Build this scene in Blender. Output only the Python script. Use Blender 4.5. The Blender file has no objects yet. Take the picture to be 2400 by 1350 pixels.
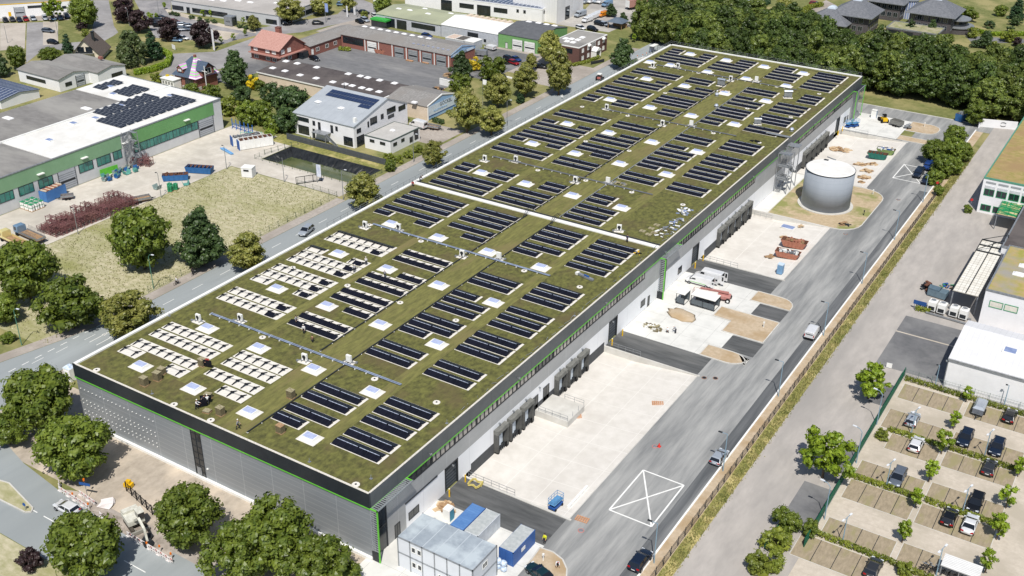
import bpy, math, random
from mathutils import Vector, Matrix
PI=math.pi
RND=random.Random(7)
SC=bpy.context.scene
COL=SC.collection
# ---------------------------------------------------------------- camera (solved from the photograph's perspective)
F_,YAW,PITCH,ROLL,CX,CY,CZ=2558.046,-0.5593825,0.4906200,0.0095648,80.9081,-92.0096,109.3800
fw=Vector((math.sin(YAW)*math.cos(PITCH),math.cos(YAW)*math.cos(PITCH),-math.sin(PITCH)))
rt=Vector((math.cos(YAW),-math.sin(YAW),0)); up=rt.cross(fw)
r2=rt*math.cos(ROLL)+up*math.sin(ROLL); u2=up*math.cos(ROLL)-rt*math.sin(ROLL)
CAMP=Vector((CX,CY,CZ))
cd=bpy.data.cameras.new('camera'); cam=bpy.data.objects.new('camera',cd); COL.objects.link(cam)
cd.sensor_width=36; cd.lens=F_/2400*36; cd.clip_start=1; cd.clip_end=4000
cam.matrix_world=Matrix(((r2.x,u2.x,-fw.x,CX),(r2.y,u2.y,-fw.y,CY),(r2.z,u2.z,-fw.z,CZ),(0,0,0,1)))
SC.camera=cam
XO=[0,600,1200,1800]; YO=dict(a=0,b=340,c=680,d=1010)
def P(t,x,y,z=0.0):
    'survey helper: the point of the place at height z seen at a reading of map sheet t'
    px=XO[int(t[1])]+x/3.97; py=YO[t[0]]+y/3.97
    d=fw+r2*((px-1200)/F_)-u2*((py-675)/F_)
    return CAMP+d*((z-CZ)/d.z)
# ---------------------------------------------------------------- light
SV=Vector((0.33,-0.57,1.0)).normalized()
EL=math.asin(SV.z); AZ=math.atan2(SV.x,SV.y)
W=bpy.data.worlds.new('World'); SC.world=W; W.use_nodes=True
nt=W.node_tree; bg=nt.nodes['Background']
sk=nt.nodes.new('ShaderNodeTexSky'); sk.sky_type='NISHITA'; sk.sun_disc=False; sk.sun_elevation=EL; sk.sun_rotation=AZ
nt.links.new(sk.outputs[0],bg.inputs[0]); bg.inputs[1].default_value=0.088
sl=bpy.data.lights.new('sun','SUN'); sl.energy=4.7; sl.angle=math.radians(.53); sl.color=(1,.955,.88)
so=bpy.data.objects.new('sun',sl); COL.objects.link(so); so.rotation_euler=(-SV).to_track_quat('-Z','Y').to_euler()
SC.view_settings.view_transform='Standard'; SC.view_settings.look='None'; SC.view_settings.exposure=0.0; SC.view_settings.gamma=1
# ---------------------------------------------------------------- materials
def lin(c):
    o=[]
    for v in c:
        v/=255.; o.append(v/12.92 if v<=.04045 else ((v+.055)/1.055)**2.4)
    return (*o,1)
MC={}
def M(name,c,c2=None,sc=1.0,rough=.8,metal=0.0,bump=0.0,bsc=None,lines=None,st=(1,1,1),c3=None,sc3=.08,det=5,spec=.3,rr=(.35,.65),rnd=0.0,grid=None,f3=(.45,.62)):
    'c,c2: sRGB colours mixed by noise of size sc; c3: large patches; lines=(axis,period,width,colour); grid: list of lines'
    if name in MC: return MC[name]
    m=bpy.data.materials.new(name); m.use_nodes=True; n=m.node_tree; N=n.nodes; Lk=n.links.new
    b=N['Principled BSDF']; b.inputs['Roughness'].default_value=rough; b.inputs['Metallic'].default_value=metal
    b.inputs['Specular IOR Level'].default_value=spec
    tc=N.new('ShaderNodeTexCoord'); mp=N.new('ShaderNodeMapping'); Lk(tc.outputs['Object'],mp.inputs[0]); mp.inputs['Scale'].default_value=st
    if c2 is None: c2=tuple(v*.9 for v in c)
    no=N.new('ShaderNodeTexNoise'); no.inputs['Scale'].default_value=sc; no.inputs['Detail'].default_value=det; no.inputs['Roughness'].default_value=.65
    Lk(mp.outputs[0],no.inputs[0])
    cr=N.new('ShaderNodeValToRGB'); Lk(no.outputs[0],cr.inputs[0])
    cr.color_ramp.elements[0].position=rr[0]; cr.color_ramp.elements[1].position=rr[1]
    cr.color_ramp.elements[0].color=lin(c2); cr.color_ramp.elements[1].color=lin(c)
    out=cr.outputs[0]
    if c3 is not None:
        n3=N.new('ShaderNodeTexNoise'); n3.inputs['Scale'].default_value=sc3; n3.inputs['Detail'].default_value=6; n3.inputs['Roughness'].default_value=.6; Lk(mp.outputs[0],n3.inputs[0])
        r3=N.new('ShaderNodeMapRange'); r3.inputs[1].default_value=f3[0]; r3.inputs[2].default_value=f3[1]; Lk(n3.outputs[0],r3.inputs[0])
        mx=N.new('ShaderNodeMix'); mx.data_type='RGBA'; Lk(r3.outputs[0],mx.inputs[0]); Lk(out,mx.inputs[6]); mx.inputs[7].default_value=lin(c3); out=mx.outputs[2]
    if rnd:
        oi=N.new('ShaderNodeObjectInfo'); hs=N.new('ShaderNodeHueSaturation'); 
        a=N.new('ShaderNodeMapRange'); a.inputs[3].default_value=1-rnd; a.inputs[4].default_value=1+rnd; Lk(oi.outputs['Random'],a.inputs[0]); Lk(a.outputs[0],hs.inputs['Value'])
        a2=N.new('ShaderNodeMapRange'); a2.inputs[3].default_value=.5-rnd*.07; a2.inputs[4].default_value=.5+rnd*.07
        ms=N.new('ShaderNodeMath'); ms.operation='FRACT'; m7=N.new('ShaderNodeMath'); m7.operation='MULTIPLY'; m7.inputs[1].default_value=7.31; Lk(oi.outputs['Random'],m7.inputs[0]); Lk(m7.outputs[0],ms.inputs[0]); Lk(ms.outputs[0],a2.inputs[0]); Lk(a2.outputs[0],hs.inputs['Hue'])
        Lk(out,hs.inputs['Color']); out=hs.outputs[0]
    gl=[lines] if lines else []
    if grid: gl+=grid
    if gl:
        sp=N.new('ShaderNodeSeparateXYZ'); Lk(tc.outputs['Object'],sp.inputs[0])
    hgt=None
    for (ax,per,wd,lc) in gl:
        dv=N.new('ShaderNodeMath'); dv.operation='DIVIDE'; Lk(sp.outputs['XYZ'.index(ax)],dv.inputs[0]); dv.inputs[1].default_value=per
        fr=N.new('ShaderNodeMath'); fr.operation='FRACT'; Lk(dv.outputs[0],fr.inputs[0])
        ls=N.new('ShaderNodeMath'); ls.operation='LESS_THAN'; Lk(fr.outputs[0],ls.inputs[0]); ls.inputs[1].default_value=wd/per
        mx=N.new('ShaderNodeMix'); mx.data_type='RGBA'; Lk(ls.outputs[0],mx.inputs[0]); Lk(out,mx.inputs[6]); mx.inputs[7].default_value=lin(lc); out=mx.outputs[2]
    Lk(out,b.inputs['Base Color'])
    if bump:
        nb=N.new('ShaderNodeTexNoise'); nb.inputs['Scale'].default_value=bsc or sc*2; nb.inputs['Detail'].default_value=6; Lk(mp.outputs[0],nb.inputs[0])
        bp=N.new('ShaderNodeBump'); bp.inputs['Strength'].default_value=min(1,bump*2.2); bp.inputs['Distance'].default_value=bump; Lk(nb.outputs[0],bp.inputs['Height']); Lk(bp.outputs[0],b.inputs['Normal'])
    MC[name]=m; return m
def leafmat(name,c,c2,sc=.7,tr=.22):
    if name in MC: return MC[name]
    m=bpy.data.materials.new(name); m.use_nodes=True; n=m.node_tree; N=n.nodes; Lk=n.links.new
    N.remove(N['Principled BSDF']); o=N['Material Output']
    tc=N.new('ShaderNodeTexCoord'); no=N.new('ShaderNodeTexNoise'); no.inputs['Scale'].default_value=sc; no.inputs['Detail'].default_value=5; no.inputs['Roughness'].default_value=.75; Lk(tc.outputs['Object'],no.inputs[0])
    cr=N.new('ShaderNodeValToRGB'); Lk(no.outputs[0],cr.inputs[0]); cr.color_ramp.elements[0].position=.36; cr.color_ramp.elements[1].position=.64
    cr.color_ramp.elements[0].color=lin(c2); cr.color_ramp.elements[1].color=lin(c)
    oi=N.new('ShaderNodeObjectInfo'); a=N.new('ShaderNodeMapRange'); a.inputs[3].default_value=.78; a.inputs[4].default_value=1.22; Lk(oi.outputs['Random'],a.inputs[0])
    hs=N.new('ShaderNodeHueSaturation'); Lk(cr.outputs[0],hs.inputs['Color']); Lk(a.outputs[0],hs.inputs['Value'])
    d=N.new('ShaderNodeBsdfDiffuse'); t=N.new('ShaderNodeBsdfTranslucent'); g=N.new('ShaderNodeBsdfGlossy'); g.inputs['Roughness'].default_value=.45
    x=N.new('ShaderNodeMixShader'); x.inputs[0].default_value=tr; y=N.new('ShaderNodeMixShader'); y.inputs[0].default_value=.035
    Lk(hs.outputs[0],d.inputs[0]); Lk(hs.outputs[0],t.inputs[0]); Lk(d.outputs[0],x.inputs[1]); Lk(t.outputs[0],x.inputs[2]); Lk(x.outputs[0],y.inputs[1]); Lk(g.outputs[0],y.inputs[2]); Lk(y.outputs[0],o.inputs[0])
    MC[name]=m; return m
# ---------------------------------------------------------------- mesh building
class MB:
    def __init__(s): s.v=[]; s.f=[]; s.m=[]
    def poly(s,pts,m=0):
        n=len(s.v); s.v+=[tuple(p) for p in pts]; s.f.append(tuple(range(n,n+len(pts)))); s.m.append(m); return s
    def box(s,x0,x1,y0,y1,z0,z1,m=0,rz=0,c=None):
        n=len(s.v); pts=[(x0,y0,z0),(x1,y0,z0),(x1,y1,z0),(x0,y1,z0),(x0,y0,z1),(x1,y0,z1),(x1,y1,z1),(x0,y1,z1)]
        if rz:
            cx,cy=c or ((x0+x1)/2,(y0+y1)/2); C,S=math.cos(rz),math.sin(rz)
            pts=[(cx+(x-cx)*C-(y-cy)*S,cy+(x-cx)*S+(y-cy)*C,z) for x,y,z in pts]
        s.v+=pts
        for q in ((3,2,1,0),(4,5,6,7),(0,1,5,4),(1,2,6,5),(2,3,7,6),(3,0,4,7)): s.f.append(tuple(n+i for i in q)); s.m.append(m)
        return s
    def prism(s,pts,z0,z1,m=0,mt=None):
        n=len(s.v); k=len(pts); s.v+=[(p[0],p[1],z0) for p in pts]+[(p[0],p[1],z1) for p in pts]
        s.f.append(tuple(range(n+k-1,n-1,-1))); s.m.append(m); s.f.append(tuple(range(n+k,n+2*k))); s.m.append(m if mt is None else mt)
        for i in range(k): j=(i+1)%k; s.f.append((n+i,n+j,n+k+j,n+k+i)); s.m.append(m)
        return s
    def ext(s,prof,ax,a0,a1,m=0):
        'extrude a closed profile [(u,z)] along axis x or y'
        n=len(s.v); k=len(prof)
        for a in (a0,a1): s.v+=[((a,u,z) if ax=='x' else (u,a,z)) for u,z in prof]
        s.f.append(tuple(range(n,n+k))); s.m.append(m); s.f.append(tuple(range(n+2*k-1,n+k-1,-1))); s.m.append(m)
        for i in range(k): j=(i+1)%k; s.f.append((n+i,n+j,n+k+j,n+k+i)); s.m.append(m)
        return s
    def bar(s,a,b,w,m=0,w2=None):
        a=Vector(a); b=Vector(b); d=(b-a)
        if d.length<1e-6: return s
        d.normalize(); h=Vector((0,0,1)) if abs(d.z)<.95 else Vector((1,0,0))
        u=d.cross(h).normalized()*(w/2); v=d.cross(u).normalized()*((w2 or w)/2); n=len(s.v)
        for p in (a,b): s.v+=[tuple(p+u+v),tuple(p-u+v),tuple(p-u-v),tuple(p+u-v)]
        for q in ((0,1,2,3),(7,6,5,4),(0,4,5,1),(1,5,6,2),(2,6,7,3),(3,7,4,0)): s.f.append(tuple(n+i for i in q)); s.m.append(m)
        return s
    def tube(s,a,b,r0,r1=None,k=8,m=0,cap=True):
        a=Vector(a); b=Vector(b); r1=r0 if r1 is None else r1; d=(b-a).normalized(); h=Vector((0,0,1)) if abs(d.z)<.95 else Vector((1,0,0))
        u=d.cross(h).normalized(); v=d.cross(u); n=len(s.v)
        for p,r in ((a,r0),(b,r1)):
            for i in range(k): t=2*PI*i/k; s.v.append(tuple(p+u*(r*math.cos(t))+v*(r*math.sin(t))))
        for i in range(k): j=(i+1)%k; s.f.append((n+i,n+k+i,n+k+j,n+j)); s.m.append(m)
        if cap: s.f.append(tuple(range(n,n+k))); s.m.append(m); s.f.append(tuple(range(n+2*k-1,n+k-1,-1))); s.m.append(m)
        return s
    def loft(s,rings,m=0,cap=True):
        n=len(s.v); k=len(rings[0])
        for r in rings: s.v+=[tuple(p) for p in r]
        for a in range(len(rings)-1):
            for i in range(k): j=(i+1)%k; s.f.append((n+a*k+i,n+a*k+j,n+(a+1)*k+j,n+(a+1)*k+i)); s.m.append(m)
        if cap: s.f.append(tuple(range(n+k-1,n-1,-1))); s.m.append(m); e=n+(len(rings)-1)*k; s.f.append(tuple(range(e,e+k))); s.m.append(m)
        return s
    def blob(s,c,rx,ry,rz,sd=0,m=0,j=.15,k=7,h=5):
        rn=random.Random(sd); n=len(s.v); s.v.append((c[0],c[1],c[2]-rz))
        for a in range(1,h):
            th=-PI/2+PI*a/h
            for i in range(k):
                ph=2*PI*i/k; q=1+rn.uniform(-j,j); s.v.append((c[0]+rx*q*math.cos(th)*math.cos(ph),c[1]+ry*q*math.cos(th)*math.sin(ph),c[2]+rz*q*math.sin(th)))
        s.v.append((c[0],c[1],c[2]+rz)); t=len(s.v)-1
        for i in range(k):
            jn=(i+1)%k; s.f.append((n,n+1+jn,n+1+i)); s.m.append(m); s.f.append((t,t-k+i,t-k+jn)); s.m.append(m)
            for a in range(h-2): s.f.append((n+1+a*k+i,n+1+a*k+jn,n+1+(a+1)*k+jn,n+1+(a+1)*k+i)); s.m.append(m)
        return s
    def mesh(s,name,mats,smooth=False):
        me=bpy.data.meshes.new(name); me.from_pydata(s.v,[],s.f)
        for mt in (mats if isinstance(mats,(list,tuple)) else [mats]): me.materials.append(mt)
        me.polygons.foreach_set('material_index',s.m)
        if smooth: me.polygons.foreach_set('use_smooth',[True]*len(s.f))
        me.update(); return me
    def build(s,name,mats,parent=None,loc=None,rz=0,smooth=False):
        return ob(name,s.mesh(name,mats,smooth),parent,loc,rz)
def ob(name,me,parent=None,loc=None,rz=0):
    o=bpy.data.objects.new(name,me); COL.objects.link(o)
    if parent is not None: o.parent=parent
    if loc is not None: o.location=loc
    if rz: o.rotation_euler=(0,0,rz)
    return o
def tag(o,label,cat,group=None,kind=None):
    o['label']=label; o['category']=cat
    if group: o['group']=group
    if kind: o['kind']=kind
    return o
def thing(name,label,cat,loc=(0,0,0),rz=0,group=None):
    return tag(ob(name,None,None,loc,rz),label,cat,group)
def kids(o): return [c for c in bpy.data.objects if c.parent is o]
def copy_tree(o,loc,rz=0,label=None,ch=None,sc=None):
    'copy a thing with its parts and sub-parts'
    r=o.copy(); COL.objects.link(r); r.location=loc; r.rotation_euler=(0,0,rz)
    if sc: r.scale=sc
    if label: r['label']=label
    tree=ch if ch is not None else TREE[o]
    def rec(par,lst):
        for c,sub in lst:
            d=c.copy(); COL.objects.link(d); d.parent=par; rec(d,sub)
    rec(r,tree); return r
TREE={}
def reg(o):
    par={}
    for c in bpy.data.objects:
        if c.parent is not None: par.setdefault(c.parent.name,[]).append(c)
    def rec(p): return [(c,rec(c)) for c in par.get(p.name,[])]
    TREE[o]=rec(o); return o
def struct(name,mb,mats,label=None,cat=None):
    o=mb.build(name,mats); o['kind']='structure'; o['category']=cat or name.replace('_',' '); o['label']=label or name.replace('_',' ')
    return o
ORD='zeroth first second third fourth fifth sixth seventh eighth ninth tenth eleventh twelfth thirteenth fourteenth fifteenth sixteenth seventeenth eighteenth nineteenth'.split()
TENS={20:'twent',30:'thirt',40:'fort',50:'fift',60:'sixt',70:'sevent',80:'eight',90:'ninet'}
def ordw(n):
    if n<20: return ORD[n]
    t=n//10*10; return TENS[t]+'ieth' if n==t else TENS[t]+'y-'+ORD[n-t]
# common materials
white=M('white_paint',(236,236,234),(224,224,220),sc=.6,rough=.6)
dark=M('dark_metal',(48,52,56),(40,43,47),rough=.5)
black=M('black_rubber',(22,22,24),rough=.7)
glass=M('window_glass',(38,46,54),(24,30,36),sc=.5,rough=.12,spec=.8)
glassb=M('blue_glass',(150,165,200),(120,135,175),sc=.8,rough=.15,spec=.8)
galv=M('galvanised_steel',(160,164,168),(128,132,137),sc=2,rough=.45,metal=.35)
green=M('bright_green_paint',(112,196,72),(100,180,62),rough=.5)
orange=M('orange_plastic',(230,120,20),rough=.5)
yellow=M('yellow_paint',(232,190,30),(210,165,25),rough=.5)
blue=M('blue_paint',(48,92,160),(40,78,140),rough=.5)
wood=M('weathered_wood',(176,146,112),(128,100,74),sc=2.5,rough=.9)
concrete=M('light_concrete',(205,203,198),(188,186,180),sc=.35,rough=.9,c3=(176,172,165),sc3=.12,f3=(.5,.75))
brick=M('red_brick',(156,106,94),(126,82,74),sc=3,rough=.9,grid=[('Z',.5,.06,(112,80,72))])
# ================================================================ GROUND
HOLES=[(0,19.4,23.2,71.0),(0,19.4,116.8,148.6),(0,19.4,178.0,217.8),(-124.4,-92.4,107.4,118.8)]
xs=sorted({-900,-400,0,19.4,-124.4,-92.4,400,900}); ys=sorted({-600,-200,23.2,71.0,116.8,148.6,178.0,217.8,107.4,118.8,500,1400})
g=MB()
for i in range(len(xs)-1):
    for j in range(len(ys)-1):
        cx,cy=(xs[i]+xs[i+1])/2,(ys[j]+ys[j+1])/2
        if any(h[0]<cx<h[1] and h[2]<cy<h[3] for h in HOLES): continue
        g.poly([(xs[i],ys[j],-.03),(xs[i+1],ys[j],-.03),(xs[i+1],ys[j+1],-.03),(xs[i],ys[j+1],-.03)])
m_grass=M('grass_ground',(124,126,78),(98,104,58),sc=.6,rough=.95,c3=(150,142,98),sc3=.06,f3=(.48,.62),bump=.08,bsc=3)
struct('ground',g,m_grass,'green and tan grassy ground spreading under the whole industrial estate','ground')
def sheet(name,rects,mat,z,label,cat=None,polys=()):
    b=MB()
    for r in rects: b.poly([(r[0],r[2],z),(r[1],r[2],z),(r[1],r[3],z),(r[0],r[3],z)])
    for p in polys: b.poly([(q[0],q[1],z) for q in p])
    return struct(name,b,mat,label,cat)
def K(t,*pts): return [tuple(P(t,*p)[:2]) for p in pts]
m_asph=M('yard_asphalt',(168,168,166),(118,120,121),sc=.5,rough=.95,st=(1,.1,1),c3=(110,112,113),sc3=.09,det=8,rr=(.3,.68),f3=(.5,.66),bump=.02,bsc=4)
m_new=M('new_asphalt',(100,101,102),(72,74,75),sc=.7,rough=.95,st=(.16,1,1),c3=(124,124,122),sc3=.12,det=7,bump=.02,bsc=4,f3=(.52,.7))
m_road=M('street_asphalt',(156,162,164),(142,148,150),sc=.4,rough=.95,st=(1,.12,1),c3=(136,141,142),sc3=.05,det=7)
m_sand=M('sandy_soil',(192,174,150),(174,157,133),sc=1.2,rough=1,bump=.05,c3=(168,146,116),sc3=.2)
m_conc=M('yard_concrete',(216,212,206),(204,200,193),sc=.5,rough=.95,c3=(196,191,184),sc3=.11,f3=(.5,.72),det=7,grid=[('X',6.1,.09,(222,219,214)),('Y',6.1,.09,(222,219,214))],bump=.01)
m_apron=M('apron_concrete',(214,213,209),(198,198,194),sc=.4,rough=.95,c3=(214,214,210),sc3=.1,det=6,grid=[('X',5.2,.05,(168,168,164)),('Y',5.2,.05,(168,168,164))])
m_pave=M('grey_pavement',(176,168,160),(158,150,142),sc=1.2,rough=.95,c3=(150,142,134),sc3=.1)
m_neigh=M('pale_asphalt',(178,172,166),(160,155,150),sc=.5,rough=.95,st=(1,.3,1),c3=(150,146,142),sc3=.06,det=8,f3=(.46,.66),bump=.02)
m_dry=M('dry_grass',(190,182,156),(152,150,112),sc=.9,rough=1,st=(.6,1,1),c3=(132,134,76),sc3=.06,f3=(.48,.7),det=8,bump=.1,bsc=2.5)
m_verge=M('verge_grass',(152,148,88),(104,108,56),sc=1.4,rough=1,c3=(186,172,120),sc3=.25,f3=(.5,.65),det=8,bump=.15,bsc=3)
m_dark=M('dark_asphalt',(112,112,114),(96,97,99),sc=.5,rough=.95,c3=(128,128,128),sc3=.08,det=7)
m_bay=M('bay_paving',(164,150,128),(140,128,108),sc=2.2,rough=.95,st=(1,.35,1),c3=(146,138,104),sc3=.5,f3=(.5,.62),det=8,bump=.04,bsc=3)
m_lane=M('lane_paving',(198,188,174),(184,174,160),sc=1.2,rough=.95,c3=(174,165,150),sc3=.12,grid=[('Y',2.6,.05,(176,167,152))])
m_dirt=M('dirt_ground',(180,169,155),(156,146,133),sc=.8,rough=1,st=(1,.6,1),c3=(200,186,168),sc3=.12,det=8,bump=.1,bsc=2)
# yard east of the warehouse
sheet('yard',[(19.4,33.75,-40,239),(0,19.4,15.9,23.2),(0,19.4,71,78.4),(0,19.4,108.9,116.8),(-4,19.4,217.8,218.9),(-4,19.4,237,239)],m_asph,0.0,'streaky grey asphalt yard and lane along the dock side of the warehouse')
sheet('yard_lane',[(.05,19.2,16.0,22.9),(.05,19.3,71.5,78.3),(.05,19.4,109.0,116.4),(.05,18,210+8.0,218.9)],m_new,.004,'dark new asphalt lanes leading to the roller doors of the warehouse','lane')
sheet('apron',[(-1,19.4,-40,15.9),(0,19.4,78.4,108.9),(0,3.6,148.6,178),(-.3,16.2,218.9,236.9)],m_apron,.002,'pale concrete apron beside the warehouse entrances')
def rsheet(name,pts,z,mat,label,cat,kerb=True):
    'island with a raised pale kerb'
    b=MB(); b.prism(pts,-.02,z,0)
    o=struct(name,b,mat,label,cat)
    if kerb:
        k=MB()
        for i in range(len(pts)):
            a=Vector((*pts[i],z-.02)); c=Vector((*pts[(i+1)%len(pts)],z-.02)); k.bar(a,c,.22,0,.16)
        k.build('kerb',concrete,o)
    return o
def rr(x0,x1,y0,y1,r,cs):
    'rectangle with rounded corners; cs: which of SW,SE,NE,NW are rounded'
    o=[]
    for i,(cx,cy,a0) in enumerate(((x0,y0,PI),(x1,y0,1.5*PI),(x1,y1,0),(x0,y1,.5*PI))):
        if cs[i]:
            px=cx+(r if i in(0,3) else -r); py=cy+(r if i in (0,1) else -r)
            for k in range(6): a=a0+PI/2*k/5; o.append((px+r*math.cos(a),py+r*math.sin(a)))
        else: o.append((cx,cy))
    return o
rsheet('island',rr(16.7,25.4,78.3,82.6,3.4,(0,1,1,0)),.1,m_sand,'rounded sandy island nearest the sunken dock yard','island')
sheet('parking_bay',[(19.3,25.7,82.9,88.7),(19.1,25.3,98.8,104)],m_new,.008,'two dark asphalt parking bays between sandy islands','bay')
rsheet('island',[(16.8,89.0),(25.4,89.0),(25.4,98.3),(12.9,98.3),(12.9,93.8),(16.8,93.7)],.1,m_sand,'large L shaped sandy island with a post in it','island')
rsheet('island',rr(16.8,25.4,104.2,108.8,3.4,(0,0,1,0)),.1,m_sand,'rounded sandy island behind the parked vans','island')
rsheet('island',rr(3.8,25.4,148.9,177.4,5.5,(0,1,1,0)),.07,M('tank_soil',(188,170,142),(168,150,122),sc=1,rough=1,bump=.06,c3=(134,136,84),sc3=.1,f3=(.5,.6)),'wide sandy island with patchy grass around the round tank','island')
rsheet('island',rr(16.3,25.4,219.0,222.7,1.7,(0,1,1,0)),.1,m_sand,'small sandy island at the far end of the yard','island')
rsheet('island',rr(16.4,25,228,236.8,3.5,(0,1,1,0)),.1,m_sand,'sandy island beside the far yellow machine','island')
rsheet('island',[tuple(P('d2',*p)[:2]) for p in ((130,1270),(260,1090),(380,1130),(470,1200),(510,1290),(505,1400),(480,1480),(300,1400))],.1,m_sand,'sandy island with a post beside the blue container','island')
# sunken dock yards
for (x0,x1,y0,y1),lb in zip(HOLES[:3],('nearest','middle','farthest')):
    b=MB(); n=8
    for i in range(n):
        ya=y0+(y1-y0)*i/n; yb=y0+(y1-y0)*(i+1)/n
        b.poly([(x0,ya,-1.2),(6.5,ya,-1.2),(6.5,yb,-1.2),(x0,yb,-1.2)]); b.poly([(6.5,ya,-1.2),(x1,ya,.0),(x1,yb,.0),(6.5,yb,-1.2)])
    o=struct('dock_yard',b,m_conc,'sloping pale concrete loading yard, the %s of the three sunken docks'%lb,'loading yard')
    k=MB()
    for yy,s in ((y0,-1),(y1,1)): k.box(x0,x1+.5,min(yy,yy+s*.35),max(yy,yy+s*.35),-1.35,.12)
    k.box(x1,x1+.16,y0,y1,-.5,.035)
    k.build('retaining_wall',concrete,o)
# street west of the warehouse
rd=struct('street',MB().poly([(-87.2,28,0),(-80.3,28,0),(-80.3,600,0),(-87.2,600,0)]).poly([(-80.3,28,0),(-87.2,28,0),(-89,17,0),(-92.3,3,0),(-94,-8,0),(-94,-25.6,0),(60,-25.6,0),(60,-14.8,0),(-50,-14.6,0),(-62,-13,0),(-72,-10.4,0),(-78,-6,0),(-80.4,4,0)]).poly([(-94,-8,0),(-260,-18,0),(-260,-30,0),(-94,-25.6,0)]),m_road,'grey asphalt street running along the warehouse and turning at its near corner','street')
mk=MB()
for i in range(12): y=2.8+2.9*i*.98; mk.box(-88.0,-87.85,y,y+1.5,.002,.01)
for y in [36,44,52,60,68,76,84,92,100,112,124,136,148,160,172,184]: mk.box(-83.9,-83.78,y,y+3,.002,.01)
for y in (7,12,18,24): mk.box(-86.9+.1*(y-7),-86.8+.1*(y-7),y,y+2.6,.002,.01)
for x,y in((-84.3,18),(-82.3,18)):
    mk.box(x,x+.15,y,y+4,.002,.01); mk.poly([(x-.3,y+3.2,.01),(x+.45,y+3.2,.01),(x+.07,y+4.9,.01)])
for x in range(-60,-10,6): mk.box(x,x+4.5,-19.75,-19.6,.002,.01)
mk.build('road_marking',white,rd)
rsheet('traffic_island',[(-66,-19),(-60.7,-17.9),(-59.2,-17.6),(-50.9,-19.4),(-50.3,-20.1),(-51,-20.7),(-56.9,-20.9),(-66,-21.2)],.12,m_dry,'dry grassy traffic island with a rounded tip in the street','traffic island')
sheet('pavement',[(-90.1,-87.3,28,98),(-90,-87.3,107,262),(-80.2,-78.2,6,300)],m_pave,.003,'narrow brownish pavement along the street','pavement',polys=[[(-90.1,28),(-87.3,28),(-89.1,17),(-92.4,3),(-94.5,-4),(-97,-3),(-94.6,6),(-92,17)]])
sheet('dirt_strip',[(-78.2,-.6,-12.9,-.05),(-78.2,-62.9,-.05,6)],m_dirt,-.012,'bare sandy soil strip between the warehouse and the street','soil')
sheet('excavated_path',[],M('trench_soil',(160,150,140),(120,112,104),sc=1,rough=1,c3=(180,170,160),sc3=.2,bump=.1),.004,'dug up footpath where the excavator works','path',polys=[K('d0',(560,540),(720,560),(900,700),(1120,800),(1420,880),(1600,1050),(1610,1230),(1190,980),(1000,860),(830,740))])
sheet('pavement_edge',[(-46,60,-14.7,-12.9)],m_pave,-.006,'footpath on the warehouse side of the near street','pavement')
sheet('verge',[(-120,60,-60,-25.7)],m_dry,-.008,'dry grass verge on the near side of the street','verge')
# parking lot east
kb=MB().box(33.75,34.05,-40,240,-.02,.1); struct('kerb_line',kb,white,'long white kerb along the yard','kerb')
sheet('sand_strip',[(34.05,36.1,-40,240)],m_sand,-.004,'narrow sandy strip between kerb and fence','sand strip')
sheet('verge',[(36.1,38.0,-40,216)],m_verge,.0,'narrow rough green and straw coloured verge behind the mesh fence','verge')
sheet('neighbour_road',[(38.0,120,-40,252)],m_neigh,-.006,'wide pale asphalt service road of the neighbouring works','service road')
sheet('forecourt',[(46,60,93.5,115.6)],m_dark,-.002,'dark asphalt forecourt beside the white hall','forecourt')
sheet('forecourt_strip',[(46,60,108,108.4)],m_lane,.002,'thin pale strip across the dark forecourt','paving strip')
sheet('grey_bay',[(48.6,51.3,80,87.8),(48.9,51.3,57,66),(46.6,51.3,41.5,51.8)],m_dark,-.001,'grey paved bays outside the green fence','bay')
lot=sheet('parking_lot',[(51.9,120,-20,92)],m_lane,0.002,'beige paved staff parking lot','parking lot')
bays=[(52.8,63.0,40.8,45.2),(52.8,63.0,51.0,56.4),(52.8,63,57.5,62.3),(54.9,63,67.6,72.6),(52.6,63,84.2,89.6),(52.6,57.5,73.6,80),(57.5,63,73.6,78.8),(64,75,51.0,56.4),(64,75,57.6,62.6),(64,75,67.8,72.6),(64,75,73.6,79),(64,100,84.6,89.9),(64,69.5,40.5,45.5),(50.5,62.5,34,39.4)]
b=MB()
for r in bays: b.poly([(r[0],r[2],.006),(r[1],r[2],.006),(r[1],r[3],.006),(r[0],r[3],.006)])
b.build('bay_paving',m_bay,lot)
b=MB()
for r in bays:
    n=max(1,round((r[1]-r[0])/2.7))
    for i in range(1,n): x=r[0]+(r[1]-r[0])*i/n; b.box(x-.05,x+.05,r[2],r[3],.006,.012)
b.build('bay_line',dark,lot)
b=MB()
for r in bays:
    for (a,c,d,e) in ((r[0]-.1,r[0],r[2],r[3]),(r[1],r[1]+.1,r[2],r[3]),(r[0],r[1],r[2]-.1,r[2]),(r[0],r[1],r[3],r[3]+.1)): b.box(a,c,d,e,0,.014)
b.build('bay_edge',concrete,lot)
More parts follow.
